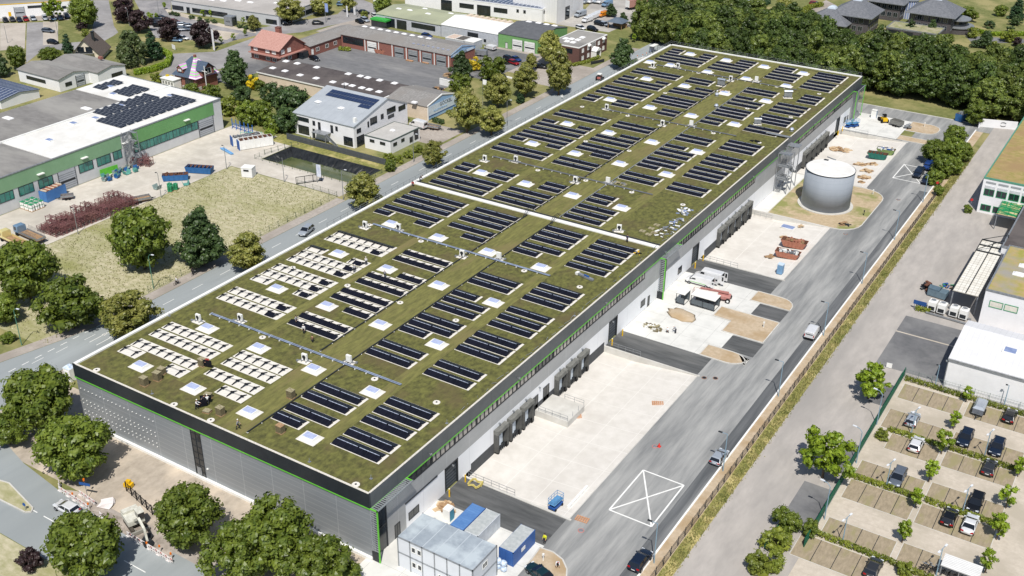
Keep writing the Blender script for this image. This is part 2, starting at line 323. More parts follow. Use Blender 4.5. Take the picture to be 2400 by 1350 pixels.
# west side
sheet('works_yard',[(-150.4,-127.6,10,99),(-150.4,-124.6,99,122.6),(-124.6,-90.1,99,107.2),(-124.6,-92,119,124)],M('works_concrete',(206,200,190),(190,183,172),sc=.4,rough=.95,c3=(176,170,160),sc3=.07,grid=[('Y',7.5,.06,(176,168,156)),('X',7.5,.06,(176,168,156))]),-.01,'pale concrete works yard in front of the green hall')
sheet('meadow',[(-127.4,-90.2,12,98.7)],m_dry,-.004,'large dry meadow between works yard and street','meadow')
m_dk2=M('brick_yard_asphalt',(122,122,124),(106,107,109),sc=.6,rough=.95,c3=(140,139,138),sc3=.1,st=(.4,1,1),f3=(.5,.7),det=7)
sheet('brickyard',[(-181,-119,172.3,204.6)],m_dk2,-.012,'dark asphalt courtyard between the brick halls')
sheet('brickyard_end',[(-134,-112,200,233.5),(-193,-181,150,176)],m_dark,-.016,'grey asphalt between the brick hall and the green garage')
sheet('house_lot',[(-108,-91,141.5,156),(-100,-88,206,232)],m_pave,-.014,'paved lot behind the white office house')
sheet('office_lawn',[(-106,-88.2,234,262)],m_grass,-.008,'green lawn beside the dark brick office')
sheet('gravel_strip',[(-133,-91,119,126)],m_verge,-.006,'weedy strip along the dark fence')
A=[(-253,122),(-264,138),(-271,138),(-272,148),(-256,152),(-246,160),(-262,176),(-300,200),(-330,215),(-335,205),(-303,184),(-280,165),(-296,150),(-320,150),(-320,130),(-275,112)]
sheet('side_road',[],M('side_road_asphalt',(158,156,156),(144,142,142),sc=.5,rough=.95,c3=(134,132,132),sc3=.08),-.014,'grey side road between the parking areas at the far left','road',polys=[K('a0',(240,590),(250,210),(400,205),(400,420),(830,380),(880,180),(830,0),(1010,0),(1060,240),(1100,300),(1060,330),(830,460),(390,470)),K('a0',(1470,430),(1600,500),(2000,480),(2382,345),(2382,560),(2050,640),(1650,760),(1400,740),(1480,690),(1560,600)),K('a1',(0,340),(0,265),(300,215),(760,130),(840,60),(780,0),(1000,0),(1160,60),(1100,130),(900,190),(420,300))])
sheet('car_park',[],M('car_park_paving',(190,182,172),(176,168,158),sc=1.5,rough=.95,c3=(168,160,150),sc3=.1),-.012,'pale gravelly car park by the yellow trimmed hall','car park',polys=[K('a0',(0,215),(240,215),(230,450),(0,470)),K('a0',(400,200),(540,200),(540,410),(400,420))])
sheet('office_park',[],M('office_park_asphalt',(140,138,140),(122,121,123),sc=.8,rough=.95,c3=(160,157,156),sc3=.08),-.012,'grey car park in front of the long grey office wing','car park',polys=[K('a0',(1250,0),(1590,0),(1590,95),(2090,245),(2382,300),(2382,330),(2200,370),(2080,410),(1980,380),(1730,370),(1440,350),(1380,230),(1300,90))])
sheet('office_park_path',[],m_lane,-.006,'pale footpath along the grey office wing','path',polys=[K('a0',(1530,80),(1600,95),(2080,225),(2382,290),(2382,310),(2060,250),(1560,120)),K('a0',(1950,270),(2230,310),(2110,370),(1900,350))])
sheet('yellow_lot',[],m_pave,-.012,'asphalt strip with parked cars by the yellow trimmed hall','car park',polys=[K('a0',(0,150),(660,130),(640,185),(0,200))])
sheet('top_road',[],M('top_road_concrete',(182,178,172),(168,164,158),sc=.5,rough=.95,c3=(156,152,148),sc3=.06),-.012,'wide pale forecourt and turning area beyond the white hall','forecourt',polys=[K('a2',(900,300),(400,225),(660,110),(760,0),(1100,0),(1560,0),(1420,110),(1350,200),(1330,335),(1290,345),(1210,300),(1050,235))])
sheet('estate_drive',[],m_pave,-.012,'brownish drive curving to the villas','drive',polys=[K('a3',(330,170),(420,70),(540,0),(640,50),(600,110),(480,120)),K('a2',(2200,60),(2382,0),(2250,0))])
sheet('villa_path',[],m_dark,-.012,'dark garden path beside the round terrace','path',polys=[K('a3',(1830,330),(2382,365),(2382,400),(1900,400))])
sheet('top_asphalt',[(-131,-100,212,236),(-200,-183,215,262)],m_pave,-.02,'asphalt strip around the olive roofed garage')
sheet('loop_road',[(-4,38,239,245.5)],m_asph,.0,'grey loop road behind the warehouse','road')
b=MB().box(-4,34,245.5,245.8,-.02,.1); struct('loop_kerb',b,concrete,'pale kerb of the loop road','kerb')
# pond
b=MB(); x0,x1,y0,y1=-124.4,-92.4,107.4,118.8; q=1.9; n=40; rn=random.Random(3)
def liner(p0,p1,q0,q1,n):
    rows=[]
    for i in range(n+1):
        t=i/n; a=Vector(p0).lerp(Vector(p1),t); c=Vector(q0).lerp(Vector(q1),t); rows.append([a]+[a.lerp(c,s)+Vector((rn.uniform(-.12,.12),rn.uniform(-.12,.12),rn.uniform(-.02,.24))) for s in(.25,.5,.75)]+[c])
    for i in range(n):
        for k in range(4): b.poly([rows[i][k],rows[i+1][k],rows[i+1][k+1],rows[i][k+1]])
zb=-2.4
liner((x0,y1,-.02),(x1,y1,-.02),(x0+4,y1-4.4,zb),(x1-3.6,y1-4.4,zb),60)
liner((x0,y0,-.02),(x0,y1,-.02),(x0+4,y0+1.5,zb),(x0+4,y1-4.4,zb),24)
liner((x1,y1,-.02),(x1,y0,-.02),(x1-3.6,y1-4.4,zb),(x1-3.6,y0+1.5,zb),24)
liner((x1,y0,-.02),(x0,y0,-.02),(x1-3.6,y0+1.5,zb),(x0+4,y0+1.5,zb),60)
b.poly([(x0+4,y0+1.5,zb),(x1-3.6,y0+1.5,zb),(x1-3.6,y1-4.4,zb),(x0+4,y1-4.4,zb)])
pl_=struct('pond_basin',b,M('pond_liner',(46,48,50),(26,28,30),sc=.8,rough=.42,bump=.15,bsc=1.6,st=(1,.3,1)),'black plastic liner of the square retention pond','pond liner')
struct('pond_water',MB().poly([(x0+.1,y0+.1,-1.55),(x1-.1,y0+.1,-1.55),(x1-.1,y1-.1,-1.55),(x0+.1,y1-.1,-1.55)]),M('pond_water',(84,92,58),(66,76,46),sc=.12,rough=.08,c3=(104,108,76),sc3=.07,spec=.6,bump=.01,bsc=2),'murky green water of the retention pond','water')
sheet('lane_edge',[(31.6,33.7,-40,184)],M('lane_edge_asphalt',(108,110,112),(76,79,82),sc=.4,rough=.95,st=(1.6,.08,1),det=8,c3=(140,141,141),sc3=.15,f3=(.5,.64)),.004,'dark untravelled asphalt strip along the white kerb','lane edge')
# white crossed box markings, part of the yard painting
for i,(x0,x1,y0,y1,l) in enumerate(((23.6,30.8,28.4,40.2,'large white crossed box painted on the near yard asphalt'),(23.4,30.6,188.9,200.4,'white crossed box painted by the parked vans'))):
    b=MB()
    for a,c in (((x0,y0),(x1,y0)),((x1,y0),(x1,y1)),((x1,y1),(x0,y1)),((x0,y1),(x0,y0))): b.bar((*a,.006),(*c,.006),.24,0,.01)
    b.bar((x0,y0,.008),(x1,y1,.008),.24,0,.01); b.bar((x0,y1,.0085),(x1,y0,.0085),.24,0,.0115)
    tag(b.build('yard_marking',white),l,'floor marking',kind='structure')
# ================================================================ WAREHOUSE
Wd,Ln,H=62.9,234.2,12.0
wh=thing('warehouse','long warehouse with moss green planted roof, dark fascia band and green trim line','warehouse')
m_panel=M('grey_cladding',(150,155,160),(142,147,152),sc=.3,rough=.5,metal=.25,grid=[('Z',.9,.06,(170,174,178)),('X',6.3,.07,(184,188,192))],st=(.2,1,2))
m_panelE=M('grey_cladding_dock',(176,177,178),(166,168,169),sc=.3,rough=.5,metal=.1,grid=[('Y',6.2,.07,(196,197,198)),('Z',1.05,.04,(160,162,164))])  # grey raised so the colour carries the brighter light of the dock face
m_fascia_lit=M('dock_side_fascia',(96,101,104),(86,91,94),sc=.4,rough=.45,metal=.15,grid=[('Y',.3,.05,(82,87,90)),('Y',6.2,.08,(76,80,84))])  # same fascia in a lighter tone, standing in for brighter light on the dock side
m_fascia=M('anthracite_cladding',(58,64,70),(51,56,62),sc=.5,rough=.42,metal=.35,grid=[('X',.3,.05,(52,56,61)),('Y',.3,.05,(54,58,63))])
m_wwall=M('white_panel',(242,243,246),(236,238,241),sc=.3,rough=.6,grid=[('Y',6.2,.05,(204,206,210))])
MB().box(-Wd,0,.0,.3,.45,9.35).build('wall',m_panel,wh)
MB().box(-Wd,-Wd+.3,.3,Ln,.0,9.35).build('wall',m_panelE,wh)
MB().box(-Wd,0,Ln-.3,Ln,0,9.35).build('wall',m_panel,wh)
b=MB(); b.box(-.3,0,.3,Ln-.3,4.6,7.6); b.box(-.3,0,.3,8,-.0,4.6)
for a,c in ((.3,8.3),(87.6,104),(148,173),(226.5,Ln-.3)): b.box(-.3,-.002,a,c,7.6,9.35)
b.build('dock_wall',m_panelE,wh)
DOORS=[(18,21.6),(72.6,76.2),(111.9,115.5),(213.2,216.6)]
b=MB(); c=MB(); y=8.0
for d0,d1 in DOORS+[(226.4,226.4)]:
    b.box(-.3,-.01,y,d0,0,4.6); y=d1
b.build('white_wall',m_wwall,wh)
for a,e in ((25.2,71),(119,148.5),(180,212.5)): MB().box(-.3,.02,a,e,-1.4,1.02).build('dock_base',M('dark_base',(84,86,89),rough=.8),wh)
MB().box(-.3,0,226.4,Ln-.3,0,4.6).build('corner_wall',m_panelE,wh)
MB().box(-Wd-.06,.16,-.16,.14,9.42,11.98).build('fascia',m_fascia,wh); MB().box(-.14,.16,.14,Ln+.1,9.42,11.98).build('fascia',m_fascia_lit,wh); MB().box(-Wd-.06,-Wd+.24,.14,Ln+.1,9.42,11.98).build('fascia',m_fascia,wh); MB().box(-Wd+.24,-.14,Ln-.2,Ln+.1,9.42,11.98).build('fascia',m_fascia,wh)
tr=MB().box(-Wd-.1,.2,-.2,-.0,9.24,9.44); tr.box(.0,.2,0,Ln,9.24,9.44); tr.build('green_trim',green,wh)
MB().box(-Wd,.1,-.45,.0,-.02,.46).build('plinth',white,wh)
# ribbon windows: one part per structural bay
wmat=M('ribbon_glass',(186,178,170),(150,146,142),sc=1.4,rough=.25,spec=.6,rnd=.12); wdk=M('ribbon_glass_dark',(70,72,74),(44,47,50),sc=1.2,rough=.2,spec=.7)
def wbay(L,dk):
    b=MB(); n=int(L/1.12); w=L/n
    b.box(-.2,-.06,0,L,0,1.62,2 if dk else 0)
    for i in range(n+1): b.box(-.06,.02,i*w-.1 if i else 0,min(i*w+.1,L),0,1.62,1)
    b.box(-.06,.03,0,L,-.06,.1,1); b.box(-.06,.03,0,L,1.55,1.7,1)
    b.box(-.06,.06,0,.34,0,1.62,1); return b.mesh('window',[wmat,dark,wdk])
W6=wbay(6.2,False); W6d=wbay(6.2,True)
k=0
for a,e in ((8.6,87.6),(104,148),(173,226.5)):
    n=round((e-a)/6.2); st=(e-a)/n
    for i in range(n):
        o=ob('window',W6d if k in (0,6,13,14,20,26) else W6,wh,(0,a+i*st,7.62)); o.scale=(1,st/6.2,1); k+=1
# entrance window strip in the short facade
b=MB(); b.box(-35.9,-33.7,-.04,.05,0,9.2,0)
for i in range(8): b.box(-35.9,-33.7,-.09,-.04,.0+i*1.22,.1+i*1.22,1)
for x in (-35.9,-34.85,-33.8): b.box(x,x+.1,-.1,-.04,0,9.2,1)
b.box(-35.5,-34.5,-.12,-.09,0,2.1,2); b.build('stair_window',[glass,dark,galv],wh)
sm_=MB().box(-.06,.06,-.14,0,0,.11).mesh('fixing_stud',white)
for z in (7.2,5.0,4.25,2.9,2.15):
    for i in range(19): ob('fixing_stud',sm_,wh,(-62.2+i*.98,0,z))
MB().box(-33.2,-32.9,-.2,0,2.4,2.6).build('wall_lamp',white,wh)
# roller doors
for d0,d1 in DOORS:
    b=MB(); b.box(-.35,-.25,d0,d1,0,4.5,0)
    for i in range(7): b.box(-.25,-.2,d0+.25,d1-.2,.2+i*.6,.25+i*.6,1)
    b.box(-.3,.05,d0,d0+.22,0,4.5,1); b.box(-.3,.05,d1-.22,d1,0,4.5,1); b.box(-.3,.05,d0,d1,4.35,4.6,1)
    b.build('roller_door',[M('roller_door_grey',(92,98,104),(84,90,96),rough=.5),dark],wh)
# windows and small doors of the white wall
def wwin(y0,y1,z0,z1,nm='small_window'):
    b=MB(); b.box(-.05,.02,y0,y1,z0,z1,0); b.box(.0,.05,y0,y0+.1,z0,z1,1); b.box(.0,.05,y1-.1,y1,z0,z1,1); b.box(.0,.05,y0,y1,z0,z0+.1,1); b.box(0,.05,y0,y1,z1-.1,z1,1); b.box(.0,.04,(y0+y1)/2-.05,(y0+y1)/2+.05,z0,z1,1)
    b.build(nm,[glass,dark],wh)
wwin(8.6,11.2,1.0,2.5); wwin(44.2,46.2,0,2.9,'glazed_door'); wwin(47.9,50,.05,3.1,'glazed_door'); wwin(5.2,6.5,0,2.5,'glazed_door')
wwin(86.6,88.6,1.2,2.7); wwin(89.8,90.8,0,2.4,'glazed_door'); wwin(104.6,106.6,1.0,2.6); wwin(221.2,223.2,1.1,2.7); wwin(224.4,225.4,0,2.4,'glazed_door')
# wall floodlights
for y in (20,33.5,37.8,41.9,46.4,53.5,57.7,61.8,74,128,132,136.2,140.2,144.5,187,191,195,199,203):
    MB().box(0,.3,y-.1,y+.1,4.1,4.25).box(.2,.34,y-.16,y+.16,3.98,4.2).build('wall_lamp',galv,wh)
for y in (14,39,70,96,120,145,168,190,215):
    MB().box(.16,.5,y-.03,y+.03,10.2,10.26).box(.45,.6,y-.2,y+.2,10.1,10.3).build('fascia_lamp',galv,wh)
# dock shelters and levellers
sh=MB(); sh.box(0,.9,0,.36,.3,4.55,0); sh.box(0,.9,3.0,3.36,.3,4.55,0); sh.box(0,.93,-.02,3.38,3.85,4.6,3); sh.box(.0,.55,.36,3.0,3.3,3.85,0)
sh.box(.0,.12,.36,3.0,1.0,3.3,1); sh.box(.12,.6,.36,.7,.9,3.85,0); sh.box(.12,.6,2.66,3.0,.9,3.85,0); sh.box(.1,.5,.95,1.5,1.1,3.1,2); sh.box(.1,.3,1.8,2.3,1.1,3.0,2)
shm=sh.mesh('dock_shelter',[M('dock_shelter_canvas',(92,92,90),(74,75,74),sc=1.5,rough=.8),M('dock_door',(30,32,35),rough=.5),M('dock_panel',(200,210,220),rough=.4),M('dock_shelter_head',(124,124,120),(100,101,98),sc=1.5,rough=.8)])
lv=MB().box(.0,.75,.3,.75,-1.1,.9,0).box(0,.75,2.9,3.35,-1.1,.9,0).box(.0,.5,.8,2.85,.3,1.0,1)
for i in range(4): lv.box(.5,.62,.9+i*.5,1.1+i*.5,.0,.6,1)
lvm=lv.mesh('dock_bumper',[black,dark])
for y in (31.9,36.0,40.1,51.8,55.9,60.0,125.9,130.1,134.3,138.4,142.6,184.6,188.9,193.0,197.1,201.2):
    s=ob('dock_shelter',shm,wh,(0,y,-1.0)); ob('dock_bumper',lvm,s,(0,0,0))
# corner and mid stair towers: green framed sun screens
slat=M('screen_slats',(160,165,168),(140,146,150),rough=.45,metal=.3)
for nm,y0,y1,full in (('a',-.16,8.3,1),('b',94.3,102.5,1),('c',226.2,234.3,0)):
    b=MB(); X1=1.45; Z1=9.5
    for y in (y0,): b.box(X1-.16,X1+.02,y-.02,y+.16,-.02,Z1)
    if not full: b.box(X1-.16,X1+.02,y1-.16,y1,-.02,Z1); b.box(.16,X1,y1-.16,y1,Z1-.16,Z1)
    b.box(.16,X1+.02,y0-.02,y0+.16,Z1-.16,Z1); b.box(.16,X1+.02,y1-.16,y1,Z1-.14,Z1-.002)
    f=b.build('sun_screen_frame',green,wh)
    b=MB(); b.box(X1-.18,X1+.03,y0+.16,y1,Z1-.16,Z1+.02)
    if full:
        n=int((y1-y0)/.42)
        for i in range(n): y=y0+.3+i*(y1-y0-.4)/n; b.box(.17,X1-.18,y,y+.17,Z1-.1,Z1-.02)
        for i in range(18): z=1.9+i*.42; b.box(.18,X1-.16,y0+.02,y0+.1,z,z+.17)
    else:
        b.box(.17,X1-.18,y0+.3,y1-.3,Z1-.12,Z1-.05,1)
        for i in range(20): z=.6+i*.43; b.box(X1-.14,X1-.06,y0+.2,y1-.2,z,z+.07)
    b.build('louvre_slats',[slat,dark],f)
    MB().box(.02,X1-.18,y0+.02,y0+.1,0,1.7).build('screen_panel',dark,f) if full else None
    if full:
        MB().box(.0,.06,y0+1.0,y0+3.6,.1,9.1).box(.06,.14,y0+1.0,y0+1.15,.1,9.1,1).box(.06,.14,y0+3.45,y0+3.6,.1,9.1,1).box(.06,.14,y0+1.1,y0+3.5,4.3,4.6,1).build('stair_glazing',[glass,dark],wh)
MB().box(.0,.12,7.9,16,4.62,4.8).build('canopy_rail',dark,wh)
# bollards beside roller doors are things of their own
bol=thing('bollard','yellow steel post protecting the near side of the first roller door','bollard',(1.1,17.6,0),0,'yellow posts beside the roller doors')
MB().tube((0,0,0),(0,0,1.5),.13,k=10).build('post',yellow,bol); MB().tube((0,0,1.5),(0,0,1.56),.1,k=10).build('cap',white,bol); reg(bol)
for (x,y,l) in ((1.1,22.0,'yellow steel post protecting the far side of the first roller door'),(1.1,72.2,'yellow steel post protecting the near side of the second roller door'),(1.1,76.6,'yellow steel post protecting the far side of the second roller door'),(1.1,111.5,'yellow steel post protecting the near side of the third roller door'),(1.1,115.9,'yellow steel post protecting the far side of the third roller door'),(1.1,212.8,'yellow steel post protecting the near side of the farthest roller door'),(1.1,217,'yellow steel post protecting the far side of the farthest roller door')):
    copy_tree(bol,(x,y,0),0,l)
# roof
m_sed=M('sedum_roof',(114,114,62),(74,74,44),sc=1.1,rough=1,c3=(96,86,60),sc3=.18,f3=(.5,.72),det=9,bump=.08,bsc=5,st=(1,.7,1))
m_sedp=M('sedum_path',(124,122,70),(96,95,56),sc=1.6,rough=1,c3=(120,110,74),sc3=.3,f3=(.5,.7),det=9,st=(1,.25,1),bump=.05,bsc=4)
roof=MB().poly([(-Wd+.3,.3,11.75),(-.3,.3,11.75),(-.3,Ln-.3,11.75),(-Wd+.3,Ln-.3,11.75)]).build('planted_roof',m_sed,wh)
MB().poly([(-30.9,.5,11.756),(-25,.5,11.756),(-25,Ln-.6,11.756),(-30.9,Ln-.6,11.756)]).poly([(-45.0,6,11.756),(-43,6,11.756),(-43,Ln-3,11.756),(-45.0,Ln-3,11.756)]).poly([(-15.2,6,11.756),(-12.6,6,11.756),(-12.6,Ln-3,11.756),(-15.2,Ln-3,11.756)]).build('trodden_path',m_sedp,roof)
par=M('parapet_gravel',(222,218,210),(190,184,172),sc=6,rough=.95,rr=(.4,.6),det=3)
b=MB(); b.box(-Wd-.02,-Wd+.62,0,Ln,11.6,12.03); b.box(-Wd,0,Ln-.62,Ln,11.6,12.03)
b.build('parapet',white,wh)
MB().box(-Wd+.62,-.0,-.12,.22,11.6,12.02).box(-.22,.1,.22,Ln-.62,11.6,12.02).build('gravel_edge',par,wh)
b=MB(); b.box(-62.3,-.3,93.5,94.6,11.7,11.98); b.build('fire_wall',white,wh); MB().box(-62.3,-.3,94.6,94.8,11.7,12.2).build('fire_wall_coping',dark,wh)
# railings on the street side and the far side
b=MB()
def rail(p0,p1,step=2.2):
    p0=Vector(p0); p1=Vector(p1); L=(p1-p0).length; n=int(L/step)
    for i in range(n+1):
        p=p0.lerp(p1,i/n); b.bar(p,p+Vector((0,0,1.05)),.06); b.bar(p,p+Vector((.5,0,.0)) if abs(p0.x-p1.x)<.1 else p+Vector((0,-.5,0)),.05)
    for z in (.55,1.05): b.bar(p0+Vector((0,0,z)),p1+Vector((0,0,z)),.05)
rail((-62.8,64,12),(-62.8,234,12)); rail((-62.8,234,12),(-.2,234,12),3.2)
b.build('roof_railing',galv,wh)
for i in range(46):
    y=22+i*2.15+RND.uniform(-.4,.4); MB().bar((-.9+RND.uniform(-.3,.3),y,11.8),(-.5+RND.uniform(-.3,.3),y+RND.uniform(-.5,1.6),12.2),.06).build('edge_rod',galv,wh)
for (x,y) in ((-61.9,93.8),(-56,46),(-62,20),(-2,3),(-12,1.2),(-45,1),(-.8,60),(-.8,20)):
    MB().tube((x,y,11.76),(x,y,12.45),.05).box(x-.2,x+.2,y-.2,y+.2,11.76,11.84).build('anchor_post',galv,wh)
wh_k=wh
# ================================================================ ROOF FITTINGS
m_pv=M('solar_module',(26,27,38),(19,20,28),sc=.8,rough=.33,spec=.22,grid=[('X',1.04,.03,(40,42,52))])
m_mat=M('white_mat',(226,222,214),(208,204,196),sc=2,rough=.9)
m_alu=M('bright_rail',(205,214,232),(150,160,180),sc=3,rough=.4,metal=.1,rr=(.4,.6))
RT=11.757
SM={}
def arr_meshes(Lx,ty):
    k=(round(Lx,1),ty)
    if k in SM: return SM[k]
    d={}
    hs=.42; s0,s1,n0,n1=-1.18,-.06,.06,1.12
    d['mat']=MB().box(-.12,Lx+.42,-1.3,1.22,0,.03).mesh('mat',m_mat)
    S=MB().poly([(0,s0,.09),(Lx,s0,.09),(Lx,s1,hs),(0,s1,hs)]).poly([(0,s1,hs-.03),(Lx,s1,hs-.03),(Lx,s0,.06),(0,s0,.06)])
    if ty in 'd': S.poly([(0,s0,.09),(0,s1,hs),(0,0,.04)]).poly([(Lx,s1,hs),(Lx,s0,.09),(Lx,0,.04)])
    N=MB().poly([(0,n0,hs),(Lx,n0,hs),(Lx,n1,.1),(0,n1,.1)]).poly([(0,n1,.07),(Lx,n1,.07),(Lx,n0,hs-.03),(0,n0,hs-.03)])
    if ty in 'dh': d['south_panel']=S.mesh('south_panel',m_pv)
    if ty in 'd': d['north_panel']=N.mesh('north_panel',m_pv)
    if ty=='n': d['north_panel']=N.mesh('north_panel',m_pv)
    if ty=='e': d['end_panel']=MB().poly([(Lx-2.6,s0,.09),(Lx-.9,s0,.09),(Lx-.9,s1,hs),(Lx-2.6,s1,hs)]).poly([(Lx-2.6,s1,hs-.03),(Lx-.9,s1,hs-.03),(Lx-.9,s0,.06),(Lx-2.6,s0,.06)]).mesh('end_panel',m_pv)
    if ty=='d':
        d['ridge_rail']=MB().box(.25,Lx*.48,-.055,.055,hs-.03,hs+.015).box(Lx*.52,Lx-.45,-.055,.055,hs-.03,hs+.015).mesh('ridge_rail',m_alu)
    else:
        b=MB(); n=max(2,round(Lx/1.8))
        for i in range(n):
            x=.55+i*(Lx-1.1)/(n-1)
            if ty!='h': b.bar((x-.16,-1.15,.06),(x-.02,-.1,.4),.2,0,.06)
            b.bar((x-.1,.0,.42),(x+.08,.95,.08),.2,0,.06)
            if ty in 'we': b.box(x-.28,x+.24,-.15,.12,.3,.44)
        b.box(.3,Lx-.3,-.02,.02,.36,.4)
        d['mounting_frame']=b.mesh('mounting_frame',black)
    SM[k]=d; return d
COLS={'C1':dict(n='beside the street-side parapet',F=(-59.9,-45.3),L=(-60,-56.1),R=(-49.2,-45.3),S=(-50.8,-45.2)),
 'C2':dict(n='left of the central roof aisle',F=(-42.4,-31.6),R=(-37,-31.6),M=(-42.4,-35.1)),
 'C3':dict(n='right of the central roof aisle',F=(-24.4,-15.5),L=(-24.4,-19.1)),
 'C4':dict(n='beside the yard-side roof edge',F=(-12.3,-3.6),R=(-8.5,-3.2))}
ROWS={'C1':'7.9Rw 8.0Lw 10.7Fw 14.7Fw 17.6Fw 30.7Fe 33.6Fe 39.6Lw 39.6Re 42.4Fe 45.3Fe 49.6Fe 52.4Fe 55.2Ln 55.2Re 60.9Fe 63.6Fn 77.2L 77.3R 80.1F 83.9F 86.6F 89.6F 97.5F 100.5F 103.4F 107.5L 107.6S 110.3L 110.4S 123.5F 126.4F 132.3L 132.3R 135.2F 138F 141.9F 145.1F 148L 148.2R 154F 157F 170L 170S 173L 173S 177.8F 180.7F 183.4F 188.6F 191.6F 194.8L 195R 200.5F 203.4F 216.8F 220F 223.3F 226.3L 226.4R 229.2L 229.3R',
'C2':'8Rw 10.9Fw 14.7Fw 17.5Fw 30.8Fh 33.6Fh 39.5Rh 42.4Fh 45.1Fh 49.7Fh 52.6Fh 55.5Rh 61.3Fh 64.3Fh 77.2R 80.3F 84.2F 86.9F 89.8F 97.5F 100.7F 103.9F 108.1R 110.8R 123.7F 126.7F 132.9R 135.4F 138.2F 142.4F 145.5F 148.6R 154.5F 157.4F 170.3R 173.3R 178.5F 181.2F 183.9F 189.4F 192.3F 195.7R 200.8M 203.8M 217.3F 220.6F 223.8F 226.6R 229.5R',
'C3':'7.6L 10.5F 14.5F 17.5F 30.5F 33.7F 39.8L 42.4F 45.1F 49.8F 52.8F 55.7L 61.4F 64.2F 77.6L 80.6F 84.4F 87.2F 90F 97.8F 101F 104.2F 108L 111L 123.9F 127F 133.3L 135.9F 138.6F 142.7F 145.8F 149L 154.8F 157.7F 170.6L 173.8L 178.5F 181.3F 184F 188.9F 192.1F 195.3L 201.2F 204.2F 218F 221F 224.2F 227.1L 229.9L',
'C4':'7.5F 10.4F 14.4F 17.4F 20.3F 30.6F 33.7F 39.8F 42.5F 45.3F 49.9F 52.9F 55.9F 61.4F 64.2F 67F 77.7F 80.8F 84.2F 87.1F 89.9F 124.1F 127F 133.3F 136.1F 138.9F 143F 146F 148.8F 155F 157.8F 160.5F 171.1F 174F 179.3F 181.9F 184.6F 189.5F 192.7F 196F 201.3R 204.3R 207R 214.6F 217.7F 220.9F 225F 227.8F 230.4F'}
TYN={'d':'black solar row','w':'empty white solar base','e':'white solar base, one black panel,','n':'white base with dark back panels','h':'half black, half white solar row'}
for cn,ln in ROWS.items():
    c=COLS[cn]; cnt={}
    for w in ln.split():
        i=0
        while w[i] in '0123456789.': i+=1
        y=float(w[:i]); x0,x1=c[w[i]]; ty=w[i+1:] or 'd'; cnt[ty]=cnt.get(ty,0)+1
        t=thing('solar_row','%s %s, %s from near end'%(TYN[ty],c['n'].replace(' roof',''),ordw(cnt[ty])),'solar panels',(x0,y,RT),0,'solar rows on the planted roof')
        for k_,me in arr_meshes(x1-x0,ty).items(): ob(k_,me,t)
# skylights
t=thing('skylight','x','skylight',(0,0,RT),0,'raised white skylights on the planted roof')
MB().box(-1.75,1.75,-1.3,1.3,0,.05).build('base_mat',m_mat,t)
b=MB(); b.loft([[(-1.3,-.95,.05),(1.3,-.95,.05),(1.3,.95,.05),(-1.3,.95,.05)],[(-1.12,-.78,.55),(1.12,-.78,.55),(1.12,.78,.55),(-1.12,.78,.55)]]); b.build('curb',white,t)
b=MB(); b.loft([[(-.98,-.64,.55),(.98,-.64,.55),(.98,.64,.55),(-.98,.64,.55)],[(-.9,-.56,.66),(.9,-.56,.66),(.9,.56,.66),(-.9,.56,.66)]]); b.build('dome',M('skylight_dome',(188,198,226),(160,170,205),sc=1.2,rough=.15,spec=.7),t); reg(t)
SY=[5.6,20.5,38.2,56,73.1,107.6,130.8,148.5,172.7,195.8,212.3,227.1]; SX=[(-15.8,'between the two yard-side solar columns'),(-28.2,'in the central roof aisle'),(-40.6,'between central aisle and street-side columns'),(-52.9,'amid the street-side solar column')]
first=True
for sx,nm in SX:
    for i,sy in enumerate(SY):
        lab='white skylight %s, %s from the near end'%(nm,ordw(i+1))
        if first: t.location=(sx,sy,RT); t['label']=lab; first=False
        else: copy_tree(t,(sx,sy,RT),0,lab)
copy_tree(t,(-59.6,211.9,RT),0,'white skylight tight against the street-side parapet at the far end')
# condensers
t=thing('air_conditioner','x','air conditioner',(0,0,RT),0,'air conditioning units on the roof')
MB().box(-1.0,1.0,-.85,.7,0,.05).build('base_mat',m_mat,t)
b=MB().box(-.5,.5,-.2,.2,.25,1.5); b.build('casing',white,t)
MB().tube((0,-.2,.95),(0,-.23,.95),.36,k=14).tube((0.02,-.2,.5),(0.02,-.22,.5),.2,k=12).build('fan_grille',dark,t)
b=MB()
for x in (-.45,.45): b.box(x-.05,x+.05,-.45,.45,.05,.25)
b.bar((.5,0,.4),(1.3,.2,.12),.09); b.bar((-.5,.1,.3),(-1.2,-.5,.12),.09); b.box(-1.35,-1.0,-.7,-.3,.02,.3); b.build('feet',galv,t); reg(t)
PO=['nearest','second','third','fourth']
ACS=[(-56.1,21.5,'standing alone at the street-side end of the near pipe run'),(-49.9,25.6,'just beyond the near pipe run, street side'),(-31.2,21.7,'left of the central aisle at the near pipe run'),(-24.7,25.4,'right of the central aisle at the near pipe run'),(-56.4,68.7,'at the street-side end of the second pipe run'),(-49.8,71.6,'beside a skylight on the second pipe run'),(-31.5,68.6,'left of the central aisle at the second pipe run'),(-24.8,71.8,'touching a skylight at the second pipe run'),(-56.5,114.5,'at the street-side end of the third pipe run'),(-50,118.3,'beyond the third pipe run, street side'),(-31.5,114.8,'left of the central aisle at the third pipe run'),(-25,118.6,'amid pallets of the third pipe run'),(-10.8,96.8,'alone beyond the fire wall'),(-49.9,165,'at the street-side end of the fourth pipe run'),(-31.5,161.6,'left of the aisle at the fourth pipe run'),(-25,165.5,'right of the aisle at the fourth pipe run'),(-56.7,207.8,'at the street-side end of the farthest pipe run'),(-50,211.6,'near a skylight at the farthest pipe run'),(-31.5,208.4,'left of the aisle at the farthest pipe run'),(-24.9,212.1,'right of the aisle at the farthest pipe run')]
